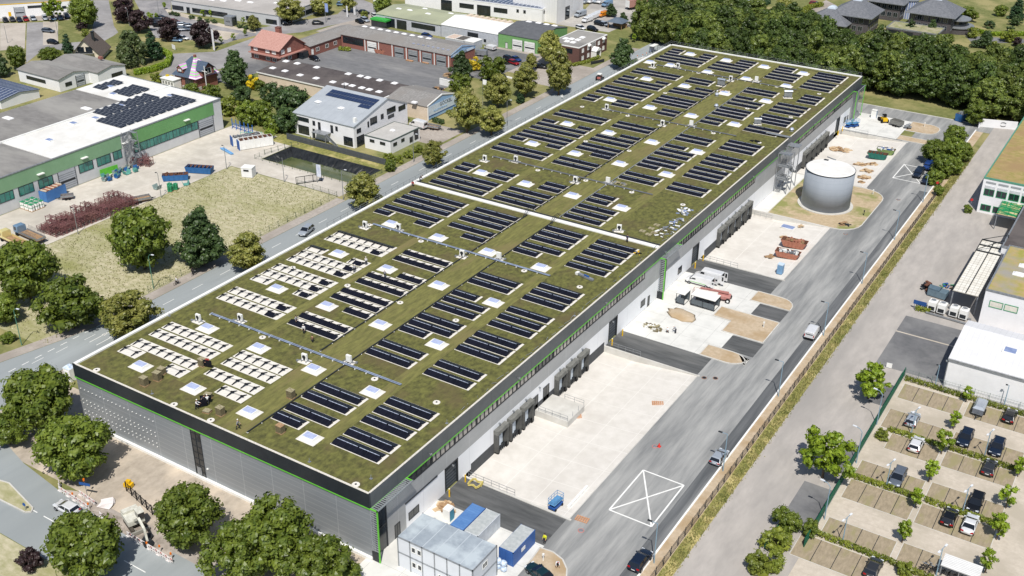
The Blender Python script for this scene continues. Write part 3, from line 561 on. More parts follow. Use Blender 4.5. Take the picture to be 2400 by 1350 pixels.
for i,(x,y,l) in enumerate(ACS):
    if i==0: t.location=(x,y,RT); t['label']='white condenser '+l
    else: copy_tree(t,(x,y,RT),[0,0,.1,PI][i%4] if i!=12 else .3,'white condenser '+l)
ah=thing('air_handler','large silver air handling unit left of the central aisle near the far end','air handler',(-32,202.4,RT),0,'large air handlers on the roof')
MB().box(-1.3,1.3,-1,.8,0,.05).build('base_mat',m_mat,ah); MB().box(-1.1,1.1,-.3,.3,.35,1.9).build('casing',galv,ah); MB().ext([(-.5,1.9),(.5,1.9),(.35,2.15),(-.35,2.15)],'x',-1.2,1.2).build('hood',M('hood_steel',(190,198,212),rough=.35,metal=.5),ah)
b=MB(); [b.box(x-.05,x+.05,-.5,.5,.05,.35) for x in (-1,0,1)]; b.build('feet',dark,ah); reg(ah)
copy_tree(ah,(-11.9,202.7,RT),.5,'large silver air handling unit between the yard-side solar columns near the far end')
copy_tree(ah,(-10.9,176.6,RT),.5,'silver air handling unit at the near end of a yard-side solar block',sc=(.8,.8,.8))
# roof fans
f=thing('roof_fan','x','roof fan',(0,0,RT),0,'round roof fans'); b=MB().tube((0,0,0),(0,0,.55),.5,.45,14); b.build('housing',galv,f,smooth=False); MB().tube((0,0,.55),(0,0,.95),.62,.35,14).build('cowl',M('cowl_steel',(200,206,220),rough=.3,metal=.4),f); reg(f)
for i,(x,y,l) in enumerate(((-29.3,192.8,'round silver roof fan in the central aisle, farther one'),(-25.5,183.4,'round silver roof fan in the central aisle, nearer one'),(-1.4,176.4,'round silver roof fan beside the yard-side edge'))):
    if i==0: f.location=(x,y,RT); f['label']=l
    else: copy_tree(f,(x,y,RT),0,l)
# drains: white collars
dr=MB().tube((0,0,0),(0,0,.05),.62,.6,10); dr.tube((0,0,.05),(0,0,.12),.16,k=8,m=1); drm=dr.mesh('roof_drain',[m_mat,dark]); 
DR=[(-42.7,23.6),(-18,23.8),(-30.3,46.7),(-5.5,23.8),(-17.9,46.9),(-42.7,69.9),(-42.8,46.6),(-56.6,46.5),(-17.9,70.2),(-5.5,70.3),(-5.3,116.9),(-18,116.9),(-42.7,116.5),(-30.1,117.2),(-30.4,140.1),(-58.2,.9),(-39.8,.8),(-3.0,.8),(-31.8,.9),(-56.6,93.0-22.7),(-42.7,163.4),(-17.9,163.6),(-5.4,163.6),(-56.6,163.2),(-5.4,140),(-42.7,140),(-42.7,187),(-17.9,187.2),(-5.4,187),(-42.7,210.3),(-18,210.5),(-5.5,211)]
DC={-56:'near the street-side parapet',-58:'near the street-side parapet',-42:'between the street-side solar columns',-39:'between the street-side solar columns',-30:'in the central aisle',-31:'in the central aisle',-18:'between the yard-side solar columns',-17:'between the yard-side solar columns',-5:'near the yard-side edge',-3:'near the yard-side edge'}
cn={}
for x,y in sorted(DR,key=lambda a:a[1]):
    k=DC[int(x)]; cn[k]=cn.get(k,0)+1
    tag(ob('roof_drain',drm,None,(x,y,RT)),'white roof drain collar %s, %s from near end'%(k,ordw(cn[k])),'roof drain','white roof drain collars')
# pipe runs and cable trays
for (y,xa,xb,l,d) in ((24.4,-56.2,-13.1,'nearest',.11),(70.7,-56,-12.4,'second',.11),(117.7,-56.3,-13.2,'third',.1),(164.3,-50,-12,'fourth',.09),(210.2,-56.5,-12,'farthest',.09)):
    t=thing('pipe_run','insulated silver pipe pair crossing the roof, %s of the five'%l,'pipes',(xa,y,RT),0,'pipe runs across the roof')
    MB().tube((0,0,.25),(xb-xa,0,.25),d*.8).tube((0,.3,.25),(xb-xa,.3,.25),d*.8).build('pipe',M('pipe_jacket',(150,164,190) if d>.105 else (112,116,124),(120,130,150) if d>.105 else (96,98,104),sc=1,rough=.5,metal=.1) if d>.105 else M('pipe_jacket_dark',(112,116,124),(92,95,102),rough=.5),t)
    b=MB()
    for i in range(int((xb-xa)/2.4)): b.box(i*2.4,i*2.4+.12,-.25,.55,0,.2)
    b.build('support',white,t)
for (x,y0,y1,l) in ((-31.2,25.5,93,'left of the central aisle, near half'),(-31.2,96,215,'left of the central aisle, far half'),(-24.75,1.5,93,'right of the central aisle, near half'),(-24.75,96,205,'right of the central aisle, far half')):
    t=thing('cable_tray','long cable tray running '+l,'cable tray',(x,y0,RT),0,'cable trays along the central roof aisle')
    far=y0>95 and x>-28
    MB().box(-.1,.1,0,y1-y0,.1,.2).build('tray',galv if far else dark,t)
    b=MB()
    for i in range(int((y1-y0)/3)): b.box(-.18,.18,i*3,i*3+.14,0,.1)
    b.build('support',white,t)
for x,l in ((-31.3,'left'),(-24.6,'right')):
    b=MB()
    for s in (-.25,.25): b.bar((x+s,91.8,11.8),(x+s,93.3,13.0),.07); b.bar((x+s,93.3,13.0),(x+s,95.2,13.0),.07); b.bar((x+s,95.2,13.0),(x+s,96.4,11.8),.07)
    for i in range(6): b.bar((x-.25,92+i*.3,11.95+i*.2),(x+.25,92+i*.3,11.95+i*.2),.05)
    tag(b.build('crossover_stile',dark),'dark metal stile carrying cables over the fire wall, %s of the central aisle'%l,'stile')
# pallets of moss mats, material piles
m_moss=M('moss_mat_stack',(128,118,92),(96,88,66),sc=3,rough=1,grid=[('Z',.12,.03,(80,74,56))]); m_mosst=M('moss_mat_top',(176,168,140),(120,112,84),sc=5,rough=1)
def pal(x,y,l,h=1.35,rz=.0,tm=m_mosst):
    t=thing('moss_pallet',l,'pallet stack',(x,y,RT),rz,'stacked pallets of roof planting on the roof')
    MB().box(-.62,.62,-.5,.5,0,.14).build('pallet',wood,t); MB().box(-.58,.58,-.46,.46,.14,h).build('mat_stack',m_moss,t); MB().box(-.6,.6,-.48,.48,h,h+.07).build('top_layer',tm,t)
pal(-48.0,2.1,'tall brown stack of moss mats nearest the near roof edge, street side',1.5); pal(-47.4,4.3,'brown stack of moss mats behind the nearest one',1.5,.1); pal(-48.3,6.0,'stack of moss mats touching the street-side near skylight',1.1,.1)
pal(-44.6,11.4,'brown stack of moss mats at the end of a white solar base',1.3); pal(-31.6,2.8,'stack of moss mats near the middle of the near roof edge',1.4); pal(-25.7,12.3,'lone stack of moss mats in the central aisle',1.4); pal(-20.6,4.4,'pale tan box pallet beside the nearest black solar row',1.3,0,wood)
pal(-36.6,5.0,'ragged heap of moss mats beside the two workers',.8,.3); pal(-33.9,2.2,'low stack of mats on bare planting near the workers',.3,.2)
rn=random.Random(5)
def heap(name,label,cat,x,y,z,w,d,h,n,mats,sz=(.3,1.2),flat=.12,seed=1):
    b=MB(); r=random.Random(seed)
    for i in range(n):
        cx=x+r.uniform(-w/2,w/2); cy=y+r.uniform(-d/2,d/2); q=max(0,1-abs(cx-x)/(w/2+.01)*.7-abs(cy-y)/(d/2+.01)*.5)
        cz=z+h*q*r.random(); a=r.uniform(0,PI); s=r.uniform(*sz); b.box(cx-s/2,cx+s/2,cy-s/5,cy+s/5,cz,cz+flat,r.randrange(len(mats)),a)
    return tag(b.build(name,mats),label,cat)
heap('material_pile','untidy pile of silver sheets and foil on the roof, farther yard-side heap',"pile",-3.6,113.5,RT,2.4,3.5,.7,26,[galv,white,glassb],seed=2)
heap('material_pile','untidy pile of silver sheets and crates along the yard-side roof edge',"pile",-2.4,106.5,RT,3,6,.6,36,[galv,white,glassb,galv],seed=3)
heap('material_pile','scattered silver scrap nearest the fire wall by the yard-side edge','pile',-2.6,100.8,RT,3.6,4.5,.45,30,[galv,white,m_moss],seed=4)
for i,(x,y) in enumerate(((-5.6,101.6),(-5.4,103.8),(-6.6,99.4),(-4.8,98.6),(-4.2,100))):
    tag(MB().box(x-.62,x-.06,y-.5,y+.5,RT,RT+.16).box(x+.06,x+.62,y-.5,y+.5,RT,RT+.16).build('slab_stack',m_mosst),'flat pair of pale slabs beyond the fire wall, %s from near end'%ordw([4,5,3,1,2][i]),'slab stack','pale slab pairs on the roof')
heap('cable_bundle','dark coiled cable bundle near the steel stair on the roof','cable',-6.6,163.9,RT,2.0,.9,.3,16,[black],seed=6)
heap('material_pile','small heap of tools and straps beside the fire wall corner','pile',-2.9,89.5,RT,1.6,1.6,.5,18,[galv,yellow,black],seed=7,sz=(.2,.7))
heap('material_pile','pale opened cartons in the central aisle beside the air handler','pile',-29.2,197.8,RT,3.6,1.8,.3,22,[wood,white],seed=8)
t=thing('conveyor_lift','silver ladder lift lying on the roof at the yard-side end of the second pipe run','ladder lift',(-6.5,74.2,RT),-.25)
MB().box(-2.1,2.1,-.3,.3,.1,.45).build('track',galv,t); MB().box(-.2,1.0,-.15,.1,.45,.7).build('carriage',blue,t); MB().box(-2.3,-1.7,-.4,.4,0,.5).build('base',white,t)
heap('timber_stack','rack of pale boards beside the third pipe run in the central aisle','pile',-22.6,119.8,RT,3,1.6,.5,26,[m_mosst,galv],seed=9)
# ================================================================ TREES
def crown(seed,prof,R,H0,H1,ncl,lpc,ls,cr,droop=0,flat=.8):
    r=random.Random(seed); b=MB(); V=b.v; Fc=b.f; lob=[(r.uniform(0,2*PI),r.uniform(.08,.22),r.choice((2,3,4,5))) for _ in range(3)]
    for c in range(ncl):
        t=r.random(); pr=prof(t)
        if pr<r.random()*.8: t=r.random()*.7+.1; pr=prof(t)
        a=r.uniform(0,2*PI); k=1+sum(q*math.sin(n*a+p+3*t) for p,q,n in lob)
        rad=R*pr*k*(r.random()**.38)*.93
        z=H0+(H1-H0)*t; cx,cy=rad*math.cos(a),rad*math.sin(a); q=cr*r.uniform(.65,1.3)
        b.blob((cx,cy,z),q*.72,q*.72,q*.6,seed*1000+c,0,.25,5,4)
        for i in range(lpc):
            u=r.uniform(-1,1); ph=r.uniform(0,2*PI); s=math.sqrt(1-u*u); d=Vector((s*math.cos(ph),s*math.sin(ph),u)); rr_=q*r.uniform(.7,1.15)
            p=Vector((cx,cy,z))+Vector((d.x*rr_,d.y*rr_,d.z*rr_*flat)); 
            if droop: p.z-=abs(r.gauss(0,droop))
            n=(d+Vector((r.uniform(-.7,.7),r.uniform(-.7,.7),r.uniform(-.3,.9)))).normalized()
            x=n.cross(Vector((r.uniform(-1,1),r.uniform(-1,1),.3))).normalized(); y=n.cross(x); w=ls*r.uniform(.6,1.25); h=w*r.uniform(.55,.9)
            x*=w; y*=h; m=len(V); V.extend([tuple(p-x),tuple(p-y*.8+x*.2),tuple(p+x),tuple(p+y)]); Fc.append((m,m+1,m+2,m+3)); b.m.append(0)
    return b
def trunkmesh(seed,h,r0,R,hc):
    r=random.Random(seed); b=MB(); b.tube((0,0,-.05),(r.uniform(-.1,.1),r.uniform(-.1,.1),h),r0,r0*.5,8)
    for i in range(5):
        a=i*1.3+r.random(); b.tube((0,0,h*r.uniform(.55,.95)),(R*.55*math.cos(a),R*.55*math.sin(a),hc*r.uniform(.5,.85)),r0*.4,r0*.1,6)
    return b.mesh('trunk',bark)
bark=M('tree_bark',(118,104,88),(84,72,60),sc=3,rough=1)
ell=lambda t: math.sqrt(max(0,1-(2*t-1)**2))**.8
ovo=lambda t: (min(1,(t/.32))**.5)*(1-max(0,(t-.3)/.7)**1.7)**.6
con=lambda t: (1-t)**.8*.98+.03
spr=lambda t: (min(1,t/.25)**.6)*(1-max(0,t-.25)/.75*.75)
wil=lambda t: (min(1,(t+.15)/.4)**.3)*(1-max(0,(t-.45)/.55)**2)**.6
LM=dict(linden=leafmat('linden_leaves',(162,160,84),(98,108,48)),broad=leafmat('broad_leaves',(124,138,52),(70,90,32)),dark=leafmat('forest_leaves',(94,112,50),(46,66,32)),maple=leafmat('maple_leaves',(150,170,48),(96,124,30),.9),
 copper=leafmat('copper_leaves',(74,56,56),(44,34,38)),willow=leafmat('willow_leaves',(116,130,80),(72,90,52)),fir=leafmat('fir_needles',(66,94,58),(34,58,38)),chest=leafmat('dense_leaves',(86,106,58),(46,68,40)),
 bush=leafmat('bush_leaves',(142,150,58),(90,104,36)),gold=leafmat('golden_leaves',(226,198,40),(176,160,34)),forest2=leafmat('forest_leaves_light',(122,134,60),(70,88,40)),dead=leafmat('dry_twig_leaves',(130,124,84),(92,86,56)))
KIND={ # prof,R,H0,H1,clumps,leaves,leafsize,clumpr,droop, total h
 'linden':(ovo,4.0,1.6,11,105,62,.27,1.0,0,'linden'),'broad':(ell,5.0,1.8,10,120,70,.30,1.15,0,'broad'),'dark':(ovo,4.6,1.0,13,110,56,.34,1.25,0,'dark'),'dark2':(ovo,4.6,1.0,13,110,56,.34,1.25,0,'forest2'),
 'maple':(ell,3.4,1.6,7.5,62,42,.27,.72,0,'maple'),'copper':(ell,4.2,1.2,9,95,60,.3,1.05,0,'copper'),'willow':(wil,5.2,.8,11,110,66,.22,1.05,.9,'willow'),'fir':(con,2.8,.5,12,100,50,.26,.75,.15,'fir'),
 'chest':(spr,4.4,1.0,12,125,60,.3,1.0,0,'chest'),'young':(ell,1.0,1.0,3.6,22,26,.16,.36,0,'maple'),'bush':(ell,1.6,.15,2.4,34,34,.17,.55,0,'bush'),'gold':(ell,2.0,.6,4.6,40,36,.2,.6,0,'gold'),'topi':(ell,1.3,.05,2.0,30,40,.12,.42,0,'chest'),'rough':(ell,3.4,.4,6.2,70,48,.27,.95,0,'broad'),'roughd':(ell,3.4,.4,6.6,70,48,.27,.95,0,'chest'),'colbush':(spr,1.3,.2,4.2,34,34,.16,.5,0,'bush')}
TP={}
def tree_proto(k):
    if k in TP: return TP[k]
    p=KIND[k]; L=[]
    for v in range(3 if k in('dark','dark2','broad','linden') else 2):
        c=crown(hash_(k)+v,p[0],p[1],p[2],p[3],p[4],p[5],p[6],p[7],p[8]).mesh('crown',LM[p[9]])
        t=trunkmesh(hash_(k)+v,max(p[2]+.8,p[3]*.45),.05*p[3]*.55 if p[3]>3 else .07,p[1],p[3]); L.append((c,t))
    TP[k]=(L,p[1],p[3]); return TP[k]
def hash_(s): return sum(ord(c)*(i+3) for i,c in enumerate(s))
TREEN={'bush':('shrub','shrub'),'topi':('clipped_shrub','shrub'),'gold':('golden_shrub','shrub'),'fir':('conifer_tree','tree'),'rough':('shrub_thicket','shrub'),'roughd':('shrub_thicket','shrub'),'colbush':('columnar_shrub','shrub')}
TI=[0]
def tree(kind,x,y,label,r=None,h=None,group=None,rz=None):
    L,R0,H0=tree_proto(kind); c,t=L[TI[0]%len(L)]; TI[0]+=1
    nm,cat=TREEN.get(kind,('tree','tree'))
    if kind.startswith('dark'): nm='forest_tree'
    o=thing(nm,label,cat,(x,y,-.02),RND.uniform(0,2*PI) if rz is None else rz,group)
    s=(r/R0) if r else 1; sz=(h/H0) if h else s; o.scale=(s,s,sz)
    ob('crown',c,o); ob('trunk' if cat=='tree' else 'stem',t,o); return o
def TR(kind,tl,cx,cy,rpx,label,group=None,asp=None):
    'tree whose crown centre and half width were read on map sheet tl'
    p=KIND[kind]; asp=asp or p[3]/p[1]
    # solve size and place together
    r=p[1]
    for _ in range(4):
        q=P(tl,cx,cy,asp*r*.56); d=(q-CAMP).dot(fw); r=rpx/3.97*d/F_/1.02
    tree(kind,q.x,q.y,label,r,asp*r,group)
for a in [
('broad','a0',770,115,135,'big bright green tree by the side road, far left'),('maple','a0',480,80,90,'thin light green tree before the yellow trimmed hall'),
('fir','a0',625,420,62,'slim dark conifer between the car park and the grey gabled house'),('broad','a0',150,530,85,'tall green tree at the left photo edge, right of its darker neighbour','',2.6),('chest','a0',0,600,80,'dark green tree cut by the left photo edge above the blue roofed hall'),
('broad','a0',460,520,105,'low round green tree behind the curved roof grey hall','',1.5),
('copper','a0',1150,90,105,'dark purple tree nearest the side road'),('copper','a0',1290,190,95,'dark purple tree above the weeping willow'),('copper','a0',1560,265,100,'dark purple tree among the cars of the office car park'),('copper','a0',1880,310,112,'dark purple tree beside the tall white pylon sign'),
('willow','a0',1210,430,155,'big weeping willow beside the gabled house'),('fir','a0',1410,400,85,'tall dark conifer right of the weeping willow','',3.4),
('chest','a0',2180,630,135,'large dense green tree between the half renovated house and the dark roofed hall','',2.6),('gold','a0',2350,760,60,'golden yellow shrub beneath the large green tree'),
('bush','a0',1460,720,60,'round green shrub left of the white porch'),('gold','a0',1560,740,48,'yellow green conical shrub touching the white porch'),('roughd','a0',1950,690,70,'dark shrub right of the renovated house'),('roughd','a0',2250,880,85,'dark green shrub below the golden one'),
('rough','a0',1965,850,80,'green shrub between the renovated house and the green hall'),('rough','a0',1780,830,65,'green shrub beneath the stone balcony'),('bush','a0',2140,980,110,'bright green shrub right of the green hall corner'),('rough','a0',2310,1040,120,'wide green shrub behind the blue racks'),
('bush','a0',785,300,42,'round green shrub left of the side road'),('copper','a0',765,230,45,'small purple shrub beneath the big bright green tree'),
('linden','a0',2355,210,55,'conical green tree at the corner of the grey office wing'),('linden','a1',320,85,130,'round olive green tree above the red roofed house','',1.9),('linden','a1',605,25,110,'round olive green tree at the top edge beside the flagpole','',1.9),('linden','a1',10,225,40,'green tree left of the red roofed house','',2.4),
('bush','a1',230,510,68,'bright yellow green tree before the red gable'),('bush','a1',1010,130,38,'round ochre green shrub by the parked cars'),('rough','a1',1185,35,90,'loose green trees left of the olive roofed garage'),('linden','a1',860,10,70,'green tree at the top edge left of the lamp post'),
('chest','a1',1910,595,105,'dark dense tree at the end of the brick hall','',2.4),('gold','a1',2040,590,55,'golden yellow shrub behind the brick hall corner'),('rough','a1',1900,760,95,'green shrub below the dark dense tree'),
('linden','a1',2250,830,125,'yellow green linden behind the pennant by the street','',2.5),('linden','a1',1960,1010,155,'largest yellow green linden left of the street, by the blue gable'),('linden','a1',2190,1110,130,'yellow green linden right of the largest one, nearest the street','',2.2),('rough','a1',2190,620,120,'long green shrub mass beside the dark gravel yard'),
('linden','b1',1650,70,112,'small round linden on the street edge beside the white office house','',2.4),('rough','a1',20,780,60,'yellow flowering shrub left of the dark roofed hall end'),('roughd','a1',150,870,105,'dark green bush mass left of the white office house, upper one'),('roughd','a1',340,960,165,'large dark green bush touching the white office house'),
('rough','a1',50,1040,120,'green bush above the white skips'),('rough','a1',170,1130,100,'yellow flecked bush above the white skips'),('roughd','a1',290,1110,115,'dark bush at the corner of the white office house'),
('linden','a2',350,430,108,'tall linden right of the dark roofed garage','',3.1),('linden','a2',440,650,130,'tall linden left of the dark brick office','',3.4),('linden','a2',125,730,125,'linden right of the pennant, nearest the brick drive','',2.6),('fir','a2',75,905,45,'short dark conical shrub by the street','',2.2),('chest','a2',1030,490,110,'conical green tree between brick office and street','',2.6),('linden','a2',180,570,60,'green tree behind the parked red car'),
('chest','a2',925,90,58,'green tree beside the orange van','',2.0),('chest','a2',1035,160,46,'green tree left of the wooden pavilion, taller','',2.2),('chest','a2',1165,190,68,'round green tree beyond the wooden pavilion','',1.7),('young','a2',1138,350,22,'small young tree on the office lawn, left one'),('young','a2',1210,315,24,'small young tree on the office lawn, right one'),
('broad','b0',1300,860,285,'large spreading tree in the meadow, left of the dark conical tree','',2.1),('chest','b0',1860,840,225,'tall conical dark green tree beside the street','',2.5),('linden','b0',2290,980,165,'yellow green linden overlapping the roof edge beyond the street','',2.3),('linden','b1',1005,420,168,'yellow green linden beside the pond gate, at the roof edge','',2.2),
('broad','b0',230,1160,290,'huge leafy tree at the left edge below the parked trucks','',2.0),('broad','c0',640,120,290,'huge leafy tree left of the round linden by the street','',1.7),('broad','c0',20,170,160,'leafy tree cut by the left edge beside the street lamp','',1.8),('linden','c0',1195,225,238,'big round linden touching the near street-side roof corner','',2.1),('rough','c0',70,440,70,'shrub behind the street lamp, left edge','',1.3),
('broad','c0',360,1010,320,'large tree left of the warehouse corner, behind the other','',1.9),('broad','d0',690,150,330,'large tree in front of the near warehouse corner','',1.8),('broad','c0',60,1290,170,'tree at the left edge beside the street bend','',1.9),
('broad','d0',790,1080,350,'large dark tree overhanging the white car','',1.9),('broad','d0',1750,790,300,'large tree right of the excavator','',2.0),('broad','d0',2270,1120,300,'large tree at the bottom edge left of the tallest group','',2.0),('copper','d0',270,1190,110,'small purple tree at the bottom left','',2.0),
('broad','d1',160,960,330,'large tree leaning towards the grey facade','',2.1),('broad','d1',600,1240,290,'large tree at the bottom edge below the grey facade','',1.9),('broad','d1',860,1330,130,'leafy tree at the bottom edge beside the sandy path','',1.8),
('maple','c3',960,840,165,'bright maple beside the grey forecourt, farther of the two'),('maple','d3',545,215,225,'bright maple beside the green fence, nearer of the two'),('rough','d3',180,830,130,'ochre green bushy tree at the end of the green fence'),
('young','c3',1860,965,45,'slim young tree against the white hall fence'),('young','c3',1745,1205,55,'young tree between the silver car and the trailer'),('young','d3',1640,95,75,'young tree between the white hatchback and a dark car'),('young','d3',1520,365,70,'young tree right of the grey estate car'),('young','d3',1390,625,58,'slim young tree at the hedge end, middle of the car park'),('young','d3',1270,930,72,'young tree above the bicycle shelter drive'),('young','d3',2240,610,70,'sparse young tree at the right drive, middle'),('young','d3',2160,880,85,'young tree right of the white sports car'),('young','d3',2050,1210,72,'round young tree right of the bicycle shelter'),('young','d3',2350,330,60,'young tree at the right drive below the far bays'),
('bush','d3',90,1010,130,'bright bush at the bottom of the green fence'),('bush','d3',40,1210,120,'bright leafy bush at the lower lot corner'),('rough','d3',400,900,85,'green bush at the start of the lower hedge'),('bush','d2',2310,1230,130,'bright leafy bush nearest the bottom edge, right of the verge'),('bush','d3',1060,30,60,'ochre bush at the upper hedge end'),('bush','d3',1290,1290,90,'ochre bush beside the bottom parked car'),
('chest','a3',1330,245,52,'tall conifer left of the green roof terrace, villa garden','',2.8),('chest','a3',1530,250,52,'dark conifer before the largest villa','',2.8),('broad','a3',1660,365,70,'round clipped green tree beside the villa terrace','',1.5),('broad','a3',1860,125,80,'round tree right of the largest villa','',1.6),('topi','a3',2065,225,45,'cone shaped clipped shrub right of the villas'),('topi','a3',1930,405,42,'dark clipped shrub by the garden path'),('topi','a3',2128,450,34,'small conical shrub in the lower villa garden'),('chest','a3',2030,360,75,'loose dark tree by the garden path','',2.1),
('rough','a3',2170,95,55,'yellow green tree on the villa lawn'),('fir','a3',2330,70,80,'dark fir at the top right corner','',2.4),('chest','a3',2310,180,60,'green tree below the dark fir','',1.6),('copper','a3',1030,335,62,'purple tree in front of the middle villa'),('maple','a3',600,240,85,'light green tree before the left villa','',1.7),('linden','a3',170,75,125,'yellow green tree left of the villas','',1.5),('copper','a3',2290,600,60,'purple tree in the forest edge at the right'),('copper','a3',2320,385,40,'dark small tree in the villa garden'),
('bush','a3',330,100,30,'low hedge shrub beside the villa drive'),('bush','a3',1900,300,60,'yellow green hedge shrub, left part of the villa garden'),('bush','a3',2100,420,50,'pale flowering shrub in the villa garden'),('bush','a3',2250,330,70,'yellow green hedge shrub, right part of the villa garden'),('bush','a3',2220,480,60,'greenish yellow shrub low in the villa garden'),('topi','a3',2255,265,35,'dark round shrub on the villa lawn'),
('bush','b1',1240,110,48,'round shrub by the dark fence end, left'),('bush','b1',1335,125,48,'round bright shrub by the low white house, middle'),('bush','b1',1420,80,46,'round bright shrub by the low white house'),('bush','b1',1510,30,46,'round shrub at the right corner of the low white house'),('rough','b1',1250,185,60,'weedy bush at the end of the dark fence'),('rough','b3',1860,590,42,'small dark bush before the white office building'),
('maple','a1',130,1240,45,'small white flecked tree at the left side of the white office house')]:
    TR(a[0],a[1],a[2],a[3],a[4],a[5],a[6] or None if len(a)>6 else None,a[7] if len(a)>7 else None)
for i,(x,y) in enumerate(((1600,120),(1645,130),(1785,155),(1855,172),(1925,190),(1995,196),(2235,242),(2290,252))): TR('topi','a0',x,y,30,'clipped round shrub along the grey office wing, %s from the left'%ordw(i+1),'clipped round shrubs along the grey office wing',1.1)
for i,(x,y) in enumerate(((1528,50),(1885,120),(1960,120),(2262,190),(2280,300),(2170,340),(1385,140),(1410,155),(1455,150),(2055,370))): TR('young','a0',x,y,19,'tiny staked tree by the office car park, %s of its kind'%ordw([3,6,7,9,10,8,1,2,4,5][i]),'tiny staked trees of the office car park',3.6)
for i,(x,y,r) in enumerate(((1560,60,120),(1720,40,120),(1820,60,95),(1620,190,115),(1730,190,90),(1560,300,75),(1590,420,48))): TR('rough' if i%2 else 'broad','b3',x,y,r,'leafy tree in the row beside the far fence, %s from its far end'%ordw(i+3),'row of trees along the far part of the fence',1.9)
for i,(x,y,r) in enumerate(((1930,1060,100),(1740,1270,110))): TR('broad','a3',x,y,r,'leafy tree in the row beside the far fence, %s from its far end'%ordw(i+1),'row of trees along the far part of the fence',2.0)
# the wood behind the warehouse: every tree its own
rw=random.Random(11)
def infor(x,y):
    if -62<x<36 and y<240: return False
    lo=256 if x>-4 else 240.5
    if x>17: lo=258
    if x>33: lo=249
    if x<-64: lo=262+(-64-x)*.3
    hi=300 if x>-40 else 322
    if x>36: hi=292
    return lo<y<hi and -96<x<78
n=0; y=241.0; row=0
while y<325:
    x=-98+(row%2)*3.6
    while x<80:
        X,Y=x+rw.uniform(-1.9,1.9),y+rw.uniform(-1.7,1.7)
        if infor(X,Y):
            edge=(X>-4 and Y<262)
            tree('dark2' if rw.random()<.36 else 'dark',X,Y,'dense dark green woodland tree in the belt behind the warehouse',rw.uniform(3.7,5.4),rw.uniform(9.5,15.5) if Y<290 else rw.uniform(8,11),'woodland trees behind the warehouse'); n+=1
        x+=7.3
    y+=6.1; row+=1
print('forest',n)
# hedges
def hedge(name,label,pts,w,h,mat,ls=.16,dens=46,seed=1,group=None):
    r=random.Random(seed); b=MB(); base=Vector((*pts[0],0))
    for i in range(len(pts)-1):
        a=Vector((*pts[i],0)); c=Vector((*pts[i+1],0)); L=(c-a).length; d=(c-a)/L; s=d.cross(Vector((0,0,1)))
        m=max(1,int(L/1.0))
        for k in range(m):
            p=a+d*((k+.5)*L/m)-base; q=r.uniform(.85,1.12); b.blob((p.x,p.y,h*.48),w*.5*q,w*.5*q,h*.46*q,seed*99+k+i*1000,0,.2,6,4)
        for k in range(int(dens*L*(w+h))):
            t=r.random()*L; u=r.random(); 
            if u<.5: o=s*(r.uniform(-.5,.5)*w); z=h*r.uniform(.88,1.06)
            else: o=s*(w*.5*(1 if r.random()<.5 else -1)*r.uniform(.85,1.1)); z=r.uniform(.05,1)*h
            p=a+d*t+o-base; p.z=z; nn=Vector((r.uniform(-1,1),r.uniform(-1,1),r.uniform(0,1.2))).normalized(); X=nn.cross(Vector((0.3,.5,.1))).normalized()*ls*r.uniform(.6,1.3); Y=nn.cross(X)*.8
            b.poly([p-X,p-Y,p+X,p+Y])
    return tag(b.build(name,mat,None,tuple(base)),label,'hedge',group)
G='low hedges between the parking rows'
hedge('hedge','low hedge along the lowest parking row, left block',[(52.4,40.2),(63.2,40.0)],.9,.7,LM['bush'],seed=1,group=G)
hedge('hedge','low hedge right of the lowest parking row beside the bicycle shelter',[(63.2,40.0),(69.5,39.6)],.9,.7,LM['bush'],seed=2,group=G)
hedge('hedge','low hedge between the grey estate car bays and the empty bays',[(52.6,56.9),(63.6,57.1)],.9,.7,LM['bush'],seed=3,group=G)
hedge('hedge','low hedge behind the white sports car',[(64,57.1),(75.6,57.1)],.9,.7,LM['bush'],seed=4,group=G)
hedge('hedge','low hedge above the white hatchback',[(54,73.1),(63.4,73.1)],.9,.7,LM['bush'],seed=5,group=G)
hedge('hedge','low hedge between the dark cars of the right block',[(64,73.3),(75.6,73.1)],.9,.7,LM['bush'],seed=6,group=G)
hedge('hedge','low hedge along the fence of the white hall',[(52.2,91),(57,90.9),(63.4,90.7),(90,90.6)],.9,.7,LM['bush'],seed=7,group=G)
hedge('hedge','bright clipped hedge curving round the garden of the gabled house',[tuple(P('a0',*p)[:2]) for p in ((1250,700),(1420,670),(1560,620),(1590,540),(1500,490))],1.6,1.9,LM['maple'],seed=8)
hedge('hedge','small oval hedge at the inner corner of the brick halls',[(-176,200.3),(-172,201.5)],1.8,1.2,LM['bush'],seed=9)
hedge('hedge','low shrub border along the brick office front',[(-96.8,229.5),(-94.6,236),(-94,244)],1.2,.9,LM['bush'],seed=10)
hedge('hedge','low hedge beneath the blue gable sign',[(-103.6,157.4),(-99.5,157.2)],1.4,1.2,LM['chest'],seed=11)
hedge('hedge','long yellow green garden hedge beside the villa path',[tuple(P('a3',*p)[:2]) for p in ((1830,270),(2050,330),(2382,330))],2.4,1.2,LM['maple'],seed=12,dens=20,ls=.3)
hedge('hedge','clipped hedge bending along the villa drive',[tuple(P('a3',*p)[:2]) for p in ((300,170),(330,110),(400,75),(500,55))],2.2,1.4,LM['bush'],seed=13,dens=24,ls=.25)
hedge('hedge','small oval hedge between the blue sign and the chillers',[(46.9,119.2),(49.8,119.6)],1.3,.9,LM['bush'],seed=14)
hedge('hedge','straight dark hedge at the top edge beyond the wood',[tuple(P('a2',*p)[:2]) for p in ((2230,110),(2382,30))],2.2,1.6,LM['fir'],seed=15,dens=16,ls=.3)
